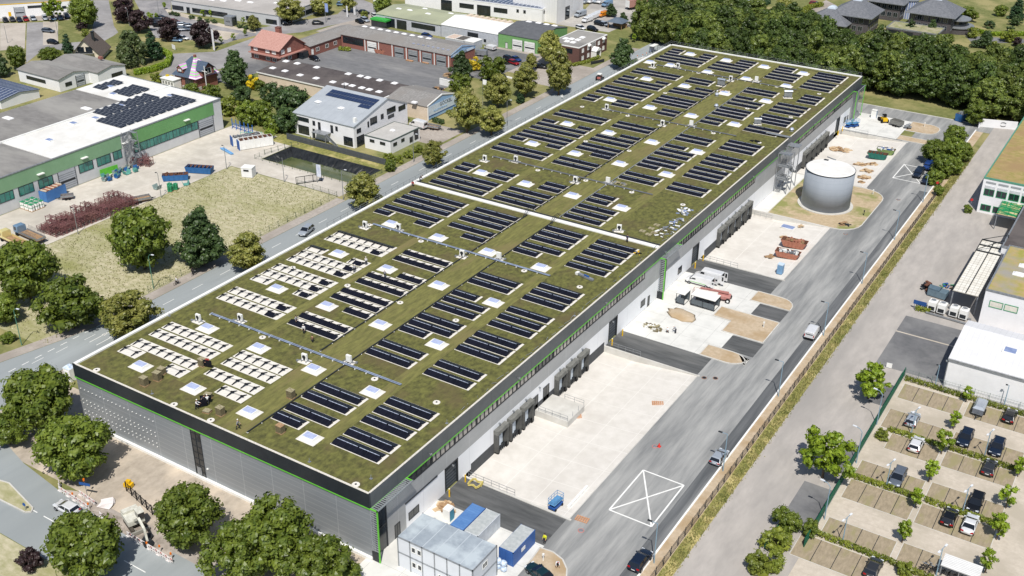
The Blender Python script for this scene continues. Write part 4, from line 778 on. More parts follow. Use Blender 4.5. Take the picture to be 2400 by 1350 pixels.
# rough grass along the fence: nobody could count it
r=random.Random(9); b=MB()
for i in range(9000):
    x=r.uniform(36.3,38.0)+max(0,r.gauss(0,.25)); y=r.uniform(5,214); h=r.uniform(.12,.5); a=r.uniform(0,PI); w=.09; dx,dy=w*math.cos(a),w*math.sin(a); lx,ly=r.uniform(-.15,.15),r.uniform(-.15,.15)
    b.poly([(x-dx,y-dy,-.01),(x+dx,y+dy,-.01),(x+lx+dx*.3,y+ly+dy*.3,h),(x+lx-dx*.3,y+ly-dy*.3,h)])
tag(b.build('tall_grass',leafmat('tall_grass_blades',(172,162,112),(104,114,60),.3)),'tall rough grass growing along the yard fence','grass',kind='stuff')
b=MB()
for i in range(9000):
    x=r.uniform(-127,-90.5); y=r.uniform(13,98); h=r.uniform(.08,.3); a=r.uniform(0,PI); w=.16; dx,dy=w*math.cos(a),w*math.sin(a); lx,ly=r.uniform(-.2,.2),r.uniform(-.2,.2)
    b.poly([(x-dx,y-dy,-.01),(x+dx,y+dy,-.01),(x+lx+dx*.3,y+ly+dy*.3,h),(x+lx-dx*.3,y+ly-dy*.3,h)])
tag(b.build('meadow_grass',leafmat('meadow_blades',(188,180,150),(140,142,96),.06)),'dry grass tufts scattered over the meadow','grass',kind='stuff')
# ================================================================ VEHICLES
m_tyre=M('tyre',(30,30,32),rough=.9); m_rim=M('wheel_rim',(160,163,168),rough=.35,metal=.6)
m_glass=M('car_glass',(26,30,36),rough=.08,spec=.9); m_head=M('headlight_glass',(220,226,232),rough=.1); m_tail=M('tail_light_red',(170,20,24),rough=.2); m_plate=M('number_plate',(225,225,225),rough=.5)
def paint(nm,c): return M('car_paint_'+nm,c,tuple(v*.96 for v in c),rough=.22,metal=.25,spec=.6)
PAINT={'black':paint('black',(26,28,32)),'white':paint('white',(232,233,235)),'silver':paint('silver',(168,176,186)),'grey':paint('grey',(104,112,124)),'dark blue':paint('dark_blue',(30,42,62)),'dark grey':paint('dark_grey',(58,60,64)),'red':paint('red',(150,30,34)),'blue':paint('blue',(40,70,130)),'light blue':paint('light_blue',(120,150,180)),'teal':paint('teal',(28,56,64)),'orange':paint('orange',(226,140,40)),'cream':paint('cream',(226,212,150))}
def ring(x,w,z0,z1,e=.45,k=12):
    zc,hz=(z0+z1)/2,(z1-z0)/2; o=[]
    for i in range(k):
        t=2*PI*(i+.5)/k; c,s=math.cos(t),math.sin(t); o.append((x,w*math.copysign(abs(c)**e,c),zc+hz*math.copysign(abs(s)**e,s)))
    return o
CARS={ # L,W,H, belt, stations (t,w,z0,z1), cabin (x0 base,x1 roof,x2 roof,x3 base)
 'hatch':(4.2,1.78,1.47,[(0,.80,.45,.85),(.03,.9,.3,.98),(.25,1,.22,.98),(.62,1,.22,.96),(.74,.99,.24,.92),(.93,.9,.28,.78),(1,.76,.4,.66)],(.02,.12,.52,.76)),
 'sedan':(4.7,1.83,1.43,[(0,.80,.45,.86),(.04,.92,.3,.98),(.2,1,.22,.98),(.62,1,.22,.95),(.72,.99,.24,.92),(.93,.9,.28,.78),(1,.76,.4,.66)],(.14,.3,.53,.74)),
 'estate':(4.7,1.83,1.48,[(0,.82,.45,.9),(.03,.92,.3,1.0),(.2,1,.22,1.0),(.62,1,.22,.96),(.73,.99,.24,.93),(.93,.9,.28,.8),(1,.76,.4,.68)],(.015,.09,.54,.75)),
 'suv':(4.5,1.86,1.66,[(0,.84,.5,1.0),(.03,.94,.34,1.1),(.2,1,.28,1.12),(.62,1,.28,1.1),(.74,.99,.3,1.06),(.94,.92,.34,.94),(1,.8,.45,.8)],(.02,.1,.54,.74))}
def car_proto(k):
    L,Wd_,Hh,st,cb=CARS[k]; x=lambda t:(t-.5)*L; w=Wd_/2
    t=thing('parked_car','car','car')
    b=MB(); b.loft([ring(x(s[0]),w*s[1],s[2],s[3]) for s in st]); b.build('body',PAINT['black'],t,smooth=True)
    bz=st[2][3]-.06; c=cb
    def trap(z,xa,xb,ww): return [(xa,-ww,z),(xb,-ww*.96,z),(xb,ww*.96,z),(xa,ww,z)]
    b=MB(); b.loft([trap(bz,x(c[0]),x(c[3]),w*.93),trap(Hh-.07,x(c[1]),x(c[2]),w*.76)]); gl=b.build('windows',m_glass,t)
    b=MB(); b.loft([trap(Hh-.11,x(c[1])-.07,x(c[2])+.09,w*.785),trap(Hh-.05,x(c[1]),x(c[2]),w*.76),trap(Hh,x(c[1])+.15,x(c[2])-.15,w*.66)])
    for s in (-1,1):
        for (xa,xb) in ((c[0],c[1]),(c[3],c[2]),((c[1]+c[2])/2+.01,(c[1]+c[2])/2+.01)): b.bar((x(xa),s*w*.935,bz),(x(xb),s*w*.775,Hh-.07),.07)
    b.build('roof',PAINT['black'],t)
    r=.33 if k!='suv' else .37
    wm=MB().tube((0,-.11,0),(0,.11,0),r,k=14).tube((0,-.125,0),(0,.125,0),r*.6,k=10,m=1).mesh('wheel',[m_tyre,m_rim])
    for fx in (.17,.82):
        for s in (-1,1): ob('wheel',wm,t,(x(fx),s*(w-.1),r))
    hm=MB().box(-.22,.02,-.2,.2,-.08,.08).mesh('headlight',m_head); tm=MB().box(-.03,.14,-.2,.2,-.09,.09).mesh('tail_light',m_tail)
    for s in (-1,1): ob('headlight',hm,t,(x(.975),s*w*.66,st[-1][3]-.0)); ob('tail_light',tm,t,(x(.004),s*w*.7,st[0][3]-.05)); MB().box(-.08,.1,-.1,.1,0,.14).build('mirror',PAINT['black'],t,(x(c[3])-.35,s*(w+.05),bz))
    MB().box(-.02,.02,-.26,.26,0,.11).build('number_plate',m_plate,t,(x(0)-.005,0,.62)); MB().box(-.02,.02,-.26,.26,0,.11).build('number_plate',m_plate,t,(x(1)+.01,0,.45))
    return reg(t)
CP={}; 
def recolor(o,col):
    for c in kids_of(o):
        if c.name.split('.')[0] in ('body','roof','mirror','cargo_box'):
            c.material_slots[0].link='OBJECT'; c.material_slots[0].material=PAINT[col]
def kids_of(o): return list(o.children)
def tiny_proto(k):
    L,Wd_,Hh,st,cb=CARS[k]; x=lambda t:(t-.5)*L; w=Wd_/2; t=thing('parked_car','car','car')
    b=MB(); b.loft([ring(x(s[0]),w*s[1],s[2],s[3],k=8) for s in st]); b.build('body',PAINT['black'],t,smooth=True)
    bz=st[2][3]-.06; c=cb; b=MB(); tr=lambda z,a,e,q:[(a,-q,z),(e,-q,z),(e,q,z),(a,q,z)]
    b.loft([tr(bz,x(c[0]),x(c[3]),w*.93),tr(Hh-.07,x(c[1]),x(c[2]),w*.76)]); b.build('windows',m_glass,t)
    MB().loft([tr(Hh-.1,x(c[1])-.06,x(c[2])+.06,w*.78),tr(Hh,x(c[1])+.1,x(c[2])-.1,w*.68)]).build('roof',PAINT['black'],t)
    b=MB(); [b.tube((x(f),s*(w-.2),.33),(x(f),s*(w+.01),.33),.33,k=10) for f in(.17,.82) for s in(-1,1)]
    b.build('wheels',m_tyre,t); return reg(t)
def car(kind,col,a,b,label,name='parked_car',tiny=False,group=None,placed=None):
    'a: rear, b: front'
    key=(kind,tiny)
    mx,my=(a[0]+b[0])/2,(a[1]+b[1])/2; rz=math.atan2(b[1]-a[1],b[0]-a[0])
    if key not in CP:
        CP[key]=tiny_proto(kind) if tiny else car_proto(kind); o=CP[key]
        o.location=(mx,my,.012); o.rotation_euler=(0,0,rz); 
    else: o=copy_tree(CP[key],(mx,my,.012),rz)
    o.name=name; o['label']=label; o['category']='car'
    if group: o['group']=group
    COLORJOBS.append((o,col)); return o
COLORJOBS=[]
for k,c,a,b,l in [('suv','dark blue',(33.0,17.9),(33.0,22.4),'dark estate car parked along the white kerb at the bottom edge'),('hatch','silver',(32.9,47.3),(32.9,51.6),'silver blue car parked along the white kerb, mid yard'),
 ('hatch','silver',(56.9,75.6),(56.9,79.9),'silver car with blue glass roof in the far left bay'),('hatch','black',(70.9,86.0),(71.0,90.4),'black car in the top row right of the grey trailer'),('hatch','white',(59.3,68.6),(59.3,72.8),'white hatchback alone in its parking row'),
 ('suv','dark blue',(65.9,79.4),(65.8,74.6),'dark blue car facing the camera, upper row right block'),('suv','dark blue',(70.9,79.5),(70.9,74.8),'dark blue car facing the camera, right of the other'),('hatch','dark grey',(71.0,68.6),(71.0,72.9),'dark brown hatchback below the two facing dark cars'),
 ('estate','grey',(59.1,62.4),(59.1,57.7),'blue grey estate car facing the camera beside a lamp'),('estate','black',(71.0,62.6),(71.0,57.9),'black estate car facing the camera behind the white sports car'),('hatch','black',(68.4,52.4),(68.4,56.6),'small black hatchback left of the white sports car'),('sedan','white',(71.4,52.2),(71.4,56.8),'white sports car with black roof panel'),('hatch','dark grey',(61.8,34.9),(61.8,39.1),'dark car at the bottom edge of the car park'),
 ('suv','silver',(-83.0,80.3),(-81.9,75.9),'silver blue compact car driving on the street'),('hatch','white',tuple(P('d0',715,765,.6)[:2]),tuple(P('d0',525,665,.6)[:2]),'white hatchback beside the red and white barriers'),('sedan','teal',(24.2,9.4),(20.2,10.6),'dark green car roof at the bottom edge near the blue container'),
 ]: car(k,c,a,b,l,'driving_car' if 'driving' in l else 'parked_car')
car('hatch','black',(-176.8,186.3),(-172.8,185.4),'black car alone in the dark brickyard')
G='cars parked at the far estate'
tc=[('hatch','black','a0',50,185,'black'),('hatch','dark grey','a0',115,180,'dark'),('hatch','dark blue','a0',180,182,'dark blue'),('hatch','red','a0',240,175,'red'),('hatch','silver','a0',310,170,'silver'),('estate','silver','a0',420,165,'silver'),('estate','light blue','a0',495,165,'pale blue'),('suv','dark blue','a0',560,165,'dark'),('suv','dark blue','a0',620,150,'dark')]
for i,(k,c,t,x,y,w) in enumerate(tc):
    p=P(t,x,y,.7); car(k,c,(p.x-1.9,p.y+1),(p.x+1.9,p.y-1),'%s car in the row before the yellow trimmed hall, %s from left'%(w,ordw(i+1)),tiny=True,group=G)
for t,x,y,k,c,l,dx,dy in [('a0',450,283,'estate','grey','grey estate car in the pale bays left of the side road',3,.8),('a0',492,388,'hatch','black','black hatchback in the pale bays left of the side road',3,.6),
 ('a0',1480,185,'estate','dark blue','dark car behind the purple tree, office car park',2,1.6),('a0',1500,160,'hatch','dark grey','dark grey car farthest left in the office car park',2,1.6),('a0',1480,232,'suv','black','black car left of the middle purple tree',2.6,1.6),('a0',1620,198,'hatch','red','red car above the middle purple tree',2.2,1),('a0',1655,218,'hatch','dark blue','dark blue car right of the red one',2,1.8),('a0',1703,228,'estate','silver','silver car third from the right in the office car park',2,1.8),('a0',1758,238,'hatch','grey','grey car at the right end of the upper office row',2,1.8),('a0',1703,270,'estate','grey','grey estate in the lower office row above the purple tree',2.4,2.2),('a0',1640,370,'hatch','light blue','pale blue car below the middle purple tree',2.4,.9),('a0',1700,352,'hatch','white','white car right of the pale blue car',2.4,.9),
 ('a1',575,210,'hatch','black','black car driving past the red roofed house',2,1.6),('a1',270,218,'suv','black','black car in the shade of the olive tree',2,1.6),('a1',470,80,'suv','dark grey','dark car between the two olive trees',2,-1),('a1',805,40,'suv','light blue','blue car at the top edge behind the fence',2,1),('a1',965,195,'sedan','black','black sedan left of the green trimmed kiosk',2.3,-1),('a1',1015,182,'estate','silver','silver car behind the black sedan',2.3,-1),('a1',1108,145,'hatch','white','white hatchback by the olive roofed garage',2.3,-1.4),('a1',1005,112,'hatch','black','black car beside the ochre shrub',2.0,.6),
 ('a1',1590,330,'hatch','blue','blue car between brick hall and grey wall',2.3,0),('a1',2350,540,'hatch','dark blue','dark blue car behind the gravel heap',2.2,-.6),('a2',35,545,'sedan','blue','bright blue car beside the red one near the green garage',2.3,-.9),('a2',15,580,'hatch','red','dark red car before the green garage',2.2,-.6),('a2',640,255,'hatch','white','white car behind the brick office',2.3,-.6),('a2',860,222,'estate','silver','silver car beyond the wooden pavilion',2.2,-.5),('a2',815,218,'suv','black','black car left of the silver one by the pavilion',2,-.5),('a2',750,270,'suv','black','black car before the dark tent trailer',2.2,-.6),('a2',270,615,'hatch','black','black car in the shade of the tall lindens',2,.6),('a3',440,30,'estate','red','red car on the villa drive',2.6,.6)]:
    p=P(t,x,y,.7); car(k,c,(p.x-dx*.8,p.y-dy*.8),(p.x+dx*.8,p.y+dy*.8),l,tiny=True,group=G)
for o,c in COLORJOBS: recolor(o,c); o.scale=(1.08,1.08,1.08)
# vans
def van(label,x,y,rz,L=5.9,Hh=2.5,col='white',name='parked_van',open_=False,stripe=None):
    t=thing(name,label,'van',(x,y,.012),rz); w=1.0; X=lambda q:(q-.5)*L
    b=MB(); st=[(0,.94,.4,Hh-.1),(.015,1,.35,Hh),(.6,1,.35,Hh),(.70,1,.35,Hh-.08),(.835,.99,.35,1.42),(.93,.95,.36,1.22),(1,.82,.45,.95)]
    b.loft([ring(X(s[0]),w*s[1],s[2],s[3],.28) for s in st]); b.build('body',PAINT[col],t,smooth=False)
    MB().poly([(X(.712),-.84,Hh-.22),(X(.712),.84,Hh-.22),(X(.84)+.02,.92,1.46),(X(.84)+.02,-.92,1.46)]).build('windscreen',m_glass,t)
    b=MB()
    for s in (-1,1): b.box(X(.6),X(.71),min(s*1.0,s*1.02),max(s*1.0,s*1.02),1.35,Hh-.5); b.poly([(X(.71),s*1.015,1.35),(X(.8),s*1.015,1.35),(X(.71),s*1.015,Hh-.5)][::s])
    b.build('side_windows',m_glass,t)
    wm=MB().tube((0,-.12,0),(0,.12,0),.36,k=14).tube((0,-.135,0),(0,.135,0),.2,k=10,m=1).mesh('wheel',[m_tyre,m_rim])
    for fx in (.18,.84):
        for s in (-1,1): ob('wheel',wm,t,(X(fx),s*(w-.1),.36))
    for s in (-1,1): MB().box(-.2,.03,-.14,.14,-.1,.12).build('headlight',m_head,t,(X(.99),s*.7,.85)); MB().box(-.03,.05,-.07,.07,-.25,.25).build('tail_light',m_tail,t,(X(0),s*.88,1.1)); MB().box(-.06,.08,-.1,.1,-.14,.14).build('mirror',black,t,(X(.8),s*1.12,1.45))
    MB().box(-.02,.02,-.7,.7,1.3,Hh-.5).build('rear_window',m_glass,t,(X(0)+(-.02),0,0)) if not open_ else None
    if open_:
        for s in (-1,1): MB().box(-.75,.0,-.03,.03,.5,Hh-.2).box(-.6,-.2,-.04,.04,1.3,Hh-.5,1).build('rear_door',[PAINT[col],m_glass],t,(X(0),s*.98,0))
        MB().box(-.0,.03,-.85,.85,.55,Hh-.25).build('cargo_opening',black,t,(X(0)-.04,0,0))
    if stripe: MB().box(X(.2),X(.8),-1.015,-1.0,.72,.82).box(X(.2),X(.8),1.0,1.015,.72,.82).build('green_stripe',green,t)
    MB().box(X(0)-.08,X(.06),-.95,.95,.35,.6).box(X(.95),X(1)+.05,-.85,.85,.35,.6).build('bumper',black,t)
    return t
van('white panel van with green stripe and open rear doors, nearer of the pair',5.0,105.0,PI,5.9,2.2,open_=True,stripe=1)
van('taller white van with open rear doors, farther of the pair',5.9,107.6,PI,6.4,2.75,open_=True,stripe=1)
van('white delivery van driving along the yard asphalt',32.4,97.3,math.atan2(6,-.3),4.9,1.95,name='driving_van')
van('dark blue minibus at the edge of the crossed box',28.7,194.0,-PI/2,5.0,1.95,'dark blue'); van('dark blue van partly beneath the tree row, nearer',31.7,190.6,-PI/2,4.7,1.85,'dark blue'); van('blue van beneath the tree row, farther',29.6,201,-PI/2,5.1,1.95,'blue')
p=P('a1',1510,1150,1.2); van('white transporter beside the white office house',p.x,p.y,PI*.97,5.9,2.5)
p=P('a1',2180,440,.9); van('white small van before the grey garage wall',p.x,p.y,PI*.95,4.6,1.9)
p=P('a2',635,125,1.2); van('silver van beside the tall white hall',p.x,p.y,-PI*.55,5.9,2.4,'silver'); p=P('a2',885,30,1.2); van('white blue van at the top edge near the tree',p.x,p.y,-PI*.55,5.6,2.3,'light blue')
for i,(x,y,c,l) in enumerate(((700,180,'white','white van in the tight row by the orange van, first'),(735,160,'white','white van in the tight row by the orange van, second'),(770,145,'white','white van in the tight row by the orange van, third'),(800,130,'white','white van in the tight row by the orange van, fourth'),(845,130,'orange','orange van beside the green tree'))):
    p=P('a2',x,y,1); van(l,p.x,p.y,-PI*.55,5,2.1,c)
for i,(x,y) in enumerate(((690,8),(740,5),(790,3),(830,8))):
    p=P('a2',x,y,1); van('white transporter in the top edge row, %s from the left'%ordw(i+1),p.x,p.y,-PI*.55,4.8,1.9,'white' if i%2 else 'silver')
def truck(label,x,y,rz,col,bed,L=7.2):
    t=thing('flatbed_truck',label,'truck',(x,y,0),rz)
    b=MB(); b.loft([ring(L/2-2.0,1.1,.7,2.6,.25),ring(L/2-.4,1.1,.7,2.6,.25),ring(L/2,1.02,.75,2.0,.25)]); b.build('cab',PAINT[col],t)
    MB().box(L/2-.28,L/2+.02,-.92,.92,1.45,2.35).box(L/2-1.3,L/2-.5,-1.13,1.13,1.5,2.3).build('cab_windows',m_glass,t)
    b=MB(); b.box(-L/2,L/2-2.2,-1.15,1.15,.95,1.1,0)
    for s in (-1.15,1.1): b.box(-L/2,L/2-2.2,s,s+.05,1.1,1.55,1)
    b.box(-L/2,-L/2+.05,-1.15,1.15,1.1,1.55,1); b.build('load_bed',[wood,bed],t)
    MB().box(-L/2,L/2-.5,-.45,.45,.55,.95).build('chassis',dark,t)
    wm=MB().tube((0,-.15,0),(0,.15,0),.48,k=14).mesh('wheel',m_tyre)
    for fx in (-L/2+1.2,-L/2+2.3,L/2-1.1):
        for s in (-1,1): ob('wheel',wm,t,(fx,s*.95,.48))
    return t
truck('cream flatbed truck with an empty wooden bed, nearest the left edge',-134.2,37.4,PI*.97,'cream',PAINT['cream'],9); 
tk=truck('pale blue flatbed truck with stake sides between cream truck and red racks',-133.6,41.2,PI*.98,'light blue',galv,9.5)
b=MB()
for i in range(12):
    for s in (-1.15,1.12): b.box(-4.5+i*.55,-4.42+i*.55,s,s+.04,1.5,2.7)
b.build('stakes',galv,tk)
def trailer(label,x,y,rz,L=5.5,W2=1.1,sides=galv,floor=wood,hh=.55,name='trailer'):
    t=thing(name,label,'trailer',(x,y,0),rz); b=MB(); b.box(-L/2,L/2,-W2,W2,.6,.7,0)
    for s in (-W2,W2-.05): b.box(-L/2,L/2,s,s+.05,.7,.7+hh,1)
    for s in (-L/2,L/2-.05): b.box(s,s+.05,-W2,W2,.7,.7+hh,1)
    b.build('load_bed',[floor,sides],t); MB().bar((L/2,0,.5),(L/2+1.3,0,.45),.12).bar((L/2,.6,.5),(L/2+.9,0,.45),.08).bar((L/2,-.6,.5),(L/2+.9,0,.45),.08).build('drawbar',dark,t)
    wm=MB().tube((0,-.1,0),(0,.1,0),.33,k=12).mesh('wheel',m_tyre)
    for fx in (-.45,.35):
        for s in (-1,1): ob('wheel',wm,t,(fx,s*(W2+.05),.33))
    return t
trailer('long silver flatbed trailer at the far end of the red racks',-129.4,69,PI*.35,6.2); trailer('small loaded trailer beside the blue corrugated container',-145.4,60.7,-PI*.72,3,.8,galv,M('rusty_steel',(120,82,66),(88,58,46),sc=3,rough=.9))
tt=trailer('grey covered trailer with pale lid in the top parking row',66.0,87.4,-PI/2,3.8,.95,PAINT['grey'],galv,.9); MB().loft([[(-1.9,-.95,1.6),(1.9,-.95,1.6),(1.9,.95,1.6),(-1.9,.95,1.6)],[(-1.5,-.6,2.0),(1.5,-.6,2.0),(1.5,.6,2.0),(-1.5,.6,2.0)]]).build('lid',PAINT['silver'],tt)
trailer('flat silver trailer with boards beside the linden near the white transporter',-99.5,152.2,.1,4,.9)
# articulated trailer at the top edge
p=P('a2',1180,40,1.5); t=thing('box_trailer','large brown and white lorry trailer parked at the top edge','lorry trailer',(p.x,p.y,0),1.15)
MB().box(-6,6,-1.3,1.3,1.1,3.9).build('cargo_box',M('lorry_tarp',(168,128,116),(148,108,98),sc=.4,rough=.7),t); MB().box(-6.06,-6,-1.3,1.3,1.1,3.9).build('rear_door',white,t); b=MB(); [b.tube((x,-1.2,.5),(x,1.2,.5),.5,k=12) for x in (-4.5,-3.2,-1.9)]; b.box(-6,6,-.5,.5,.7,1.1); b.build('axles',m_tyre,t)
# tractor on the street
t=thing('tractor','small red and white tractor driving on the street','tractor',(-81.6,221,0),PI*.55)
MB().loft([ring(.2,.45,.6,1.3,.4),ring(1.6,.4,.65,1.2,.4)]).build('bonnet',M('faded_red',(186,112,104),rough=.5),t); MB().box(-1,.3,-.6,.6,.6,1.3).build('body',M('faded_red',(186,112,104)),t); MB().box(-.9,.3,-.55,.55,1.3,2.1).build('cab_glass',m_glass,t); MB().box(-1.1,.5,-.7,.7,2.1,2.3).build('cab_roof',white,t)
for fx,r_ in ((-.6,.75),(1.3,.45)):
    for s in (-1,1): MB().tube((0,-.18,0),(0,.18,0),r_,k=14).build('wheel',m_tyre,t,(fx,s*.85,r_))
# excavator
ex=thing('excavator','dusty white excavator digging beside the street barriers','excavator',(-34.6,-13.6,0),-.35)
b=MB()
for s in (-1.15,.75): b.box(-1.9,1.9,s,s+.45,.0,.75,0)
b.box(-.8,.8,-.8,.8,.5,.9,0); b.build('tracks',M('dusty_track',(90,84,76),(60,56,50),sc=2),ex)
m_exc=M('dusty_white',(214,214,204),(186,184,172),sc=2,rough=.7)
MB().box(-2.2,1.0,-1.25,1.25,.95,1.75).box(-2.2,-1.2,-1.2,1.2,1.75,2.1).build('superstructure',m_exc,ex); MB().box(-.3,1.2,.3,1.25,1.75,2.8).build('cab',m_glass,ex); MB().box(-.35,1.25,.25,1.3,2.8,2.9).build('cab_roof',m_exc,ex)
MB().bar((.8,-.2,1.6),(3.2,-.2,3.6),.4,0,.35).bar((3.2,-.2,3.6),(5.0,-.2,2.9),.36,0,.32).build('boom',m_exc,ex); MB().bar((5.0,-.2,3.1),(5.6,-.2,1.0),.3).build('stick',m_exc,ex); MB().ext([(5.1,1.0),(6.0,1.1),(6.1,.3),(5.3,.05)],'y',-.8,.4).build('bucket',dark,ex)
MB().box(2.0,2.3,-1.4,1.4,.1,.6).bar((1.2,-.6,.5),(2.1,-.6,.4),.15).bar((1.2,.6,.5),(2.1,.6,.4),.15).build('dozer_blade',M('dusty_steel',(150,148,140),rough=.7),ex)
tag(MB().ext([(0,0),(1.2,0),(1.35,.5),(.9,.75),(.2,.6)],'y',0,1.6).build('digging_bucket',dark,None,(-30.9,-15.9,0),.4),'loose dark excavator bucket lying on the dug up path','bucket')
# boom lift, scissor lift, far machines
bl=thing('boom_lift','folded faded red boom lift behind the bicycle shelter','boom lift',(10.3,100.9,0),.18)
m_pink=M('faded_red_paint',(190,136,130),(170,116,110),sc=1,rough=.6); MB().loft([ring(0.6,.9,.5,1.5,.35),ring(3.2,.95,.5,1.4,.35)]).build('chassis',m_pink,bl); MB().bar((2.8,0,1.9),(-3.2,-.1,1.9),.35,0,.4).bar((2.6,.5,1.6),(-1.5,.5,1.5),.3).build('boom',m_pink,bl)
b=MB(); [b.bar((-4.6+a,s,.4),(-4.6+a,s,1.5),.05) for a in (0,1.1) for s in (-.8,.6)]; [b.bar((-4.6,s,z),(-3.5,s,z),.05) for s in (-.8,.6) for z in(.4,1.5)]; [b.bar((x,-.8,z),(x,.6,z),.05) for x in(-4.6,-3.5) for z in(.4,1.5)]; b.build('basket',m_pink,bl)
for fx in (1.0,2.9):
    for s in (-1,1): MB().tube((0,-.2,0),(0,.2,0),.5,k=14).tube((0,-.21,0),(0,.21,0),.25,k=10,m=1).build('wheel',[m_tyre,white],bl,(fx,s*1.05,.5))
def scissor(label,x,y,rz,z0=0,hh=.6,flat=False):
    t=thing('scissor_lift',label,'scissor lift',(x,y,z0),rz); MB().box(-1.2,1.2,-.6,.6,.25,.6).build('chassis',blue,t)
    b=MB(); [b.tube((fx,s*.55,.22),(fx,s*.7,.22),.22,k=10) for fx in(-.9,.9) for s in(-1,1)]; b.build('wheels',m_tyre,t)
    b=MB(); [b.bar((-1,s,.65+k*.12),(1,s,.7+k*.12),.07) for k in range(4) for s in(-.4,.4)]; b.build('scissor_arms',blue,t); b=MB(); b.box(-1.25,1.25,-.62,.62,1.15,1.25)
    for z in (1.7,2.2): [b.bar((-1.25,s,z),(1.25,s,z),.05) for s in(-.6,.6)]; [b.bar((s,-.6,z),(s,.6,z),.05) for s in(-1.25,1.25)]
    [b.bar((x_,s,1.2),(x_,s,2.2),.05) for x_ in(-1.25,-.4,.4,1.25) for s in(-.6,.6)]; b.build('platform_rail',M('lift_blue',(96,150,196),rough=.5),t); return t
scissor('blue scissor lift at the near edge of the nearest dock yard',16.2,24.7,1.5,-.2)
scissor('blue scissor lift by the far roller door, nearer one',1.6,221.6,1.3); scissor('blue scissor lift by the far roller door, farther one',3.0,223.0,1.2)
t=thing('wheel_loader','yellow and black articulated machine in the far yard','loader',(8.9,232,0),2.2)
MB().box(-1.5,.2,-.7,.7,.6,1.5).build('body',yellow,t); MB().box(.3,1.5,-.6,.6,.5,1.1).build('front_frame',yellow,t); MB().box(-.6,.3,-.5,.5,1.5,2.3).build('cab',m_glass,t); MB().box(-.7,.4,-.6,.6,2.3,2.4).build('cab_roof',black,t); MB().box(1.5,2.2,-1,1,.1,.9).build('bucket',dark,t)
for fx in(-1,1):
    for s in(-1,1): MB().tube((0,-.2,0),(0,.2,0),.55,k=12).build('wheel',m_tyre,t,(fx,s*.9,.55))
trailer('grey machine trailer beside the yellow loader',13.2,230.5,PI*.9,3.4,1.1,M('grey_crate',(128,128,124),rough=.8),M('grey_crate',(128,128,124)),1.1)
t=thing('cement_trailer','small grey towed mixer at the edge of the far island','mixer',(16.6,229.9,0),.2); MB().box(-1.1,1.1,-.5,.5,.5,.8).build('frame',galv,t); MB().tube((-.4,0,.8),(.6,0,1.5),.5,.3,12).build('drum',galv,t); b=MB(); [b.tube((0,s*.5,.3),(0,s*.7,.3),.3,k=10) for s in(-1,1)]; b.build('wheels',m_tyre,t)
# ================================================================ BUILDINGS
m_greyroof=M('bitumen_roof',(134,132,130),(118,116,114),sc=.8,rough=.95,c3=(150,148,144),sc3=.08,st=(.4,1,1),det=7)
m_membr=M('white_membrane',(226,225,222),(214,213,209),sc=.4,rough=.8,c3=(206,204,198),sc3=.07,f3=(.52,.7))
m_fibre=M('fibre_cement_roof',(150,148,146),(122,120,118),sc=1.5,rough=.95,c3=(134,130,126),sc3=.15,grid=[('X',.9,.14,(126,124,122))],det=8)
m_fibrey=M('fibre_cement_roof_y',(152,150,148),(124,122,120),sc=1.5,rough=.95,c3=(136,132,128),sc3=.15,grid=[('Y',.9,.14,(128,126,124))],det=8)
m_darkroof=M('dark_tar_roof',(88,82,82),(74,69,69),sc=.9,rough=.95,c3=(98,92,90),sc3=.12)
m_render=M('white_render',(234,234,236),(226,226,228),sc=.4,rough=.85)
m_sand_r=M('sand_render',(216,200,182),(204,188,168),sc=.5,rough=.9)
m_slate=M('slate_roof',(120,122,128),(98,101,107),sc=1.2,rough=.7,grid=[('Z',.35,.06,(100,103,108))])
m_tile=M('red_roof_tiles',(190,150,140),(168,128,118),sc=2,rough=.9,grid=[('Z',.3,.06,(168,122,112))])
m_zinc=M('zinc_roof',(178,184,190),(168,174,180),sc=.3,rough=.5,metal=.15,grid=[('X',2.0,.09,(160,166,172))])
m_teal=M('teal_glass',(70,140,128),(48,110,104),sc=.6,rough=.2,spec=.6,grid=[('Y',1.35,.14,(60,70,72))])
def bld(label,cat,x0,y0,h0,name='building',rz=0): return thing(name,label,cat,(x0,y0,0),rz)
def win(t,face,a0,a1,z0,z1,pos,nm='window',m=None,fr=None,n=2):
    'window on the south (s) or east (e) face; pos: y of the south face or x of the east face'
    b=MB(); g=.04; fr_=.09
    def bx(u0,u1,w0,w1,d0,d1,mi):
        if face=='s': b.box(u0,u1,pos-d1,pos-d0,w0,w1,mi)
        else: b.box(pos+d0,pos+d1,u0,u1,w0,w1,mi)
    bx(a0,a1,z0,z1,-.05,.03,0)
    bx(a0-.03,a0+fr_,z0-.03,z1+.03,.03,.08,1); bx(a1-fr_,a1+.03,z0-.03,z1+.03,.03,.08,1); bx(a0+fr_,a1-fr_,z0-.03,z0+fr_,.03,.08,1); bx(a0+fr_,a1-fr_,z1-fr_,z1+.03,.03,.08,1)
    for i in range(1,n): u=a0+(a1-a0)*i/n; bx(u-.04,u+.04,z0+fr_,z1-fr_,.03,.07,1)
    return b.build(nm,[m or glass,fr or dark],t)
def flat(t,W_,D,h,wall,roof,par=.25,parm=None,rn='roof'):
    MB().box(0,W_,0,D,0,h-.02).build('wall',wall,t)
    r=MB().box(.25,W_-.25,.25,D-.25,h-.02,h+.04).build(rn,roof,t)
    b=MB(); b.box(-.06,W_+.06,-.06,.25,h-.18,h+par); b.box(-.06,W_+.06,D-.25,D+.06,h-.18,h+par); b.box(-.06,.25,.25,D-.25,h-.18,h+par); b.box(W_-.25,W_+.06,.25,D-.25,h-.18,h+par); b.build('parapet',parm or white,t); return r
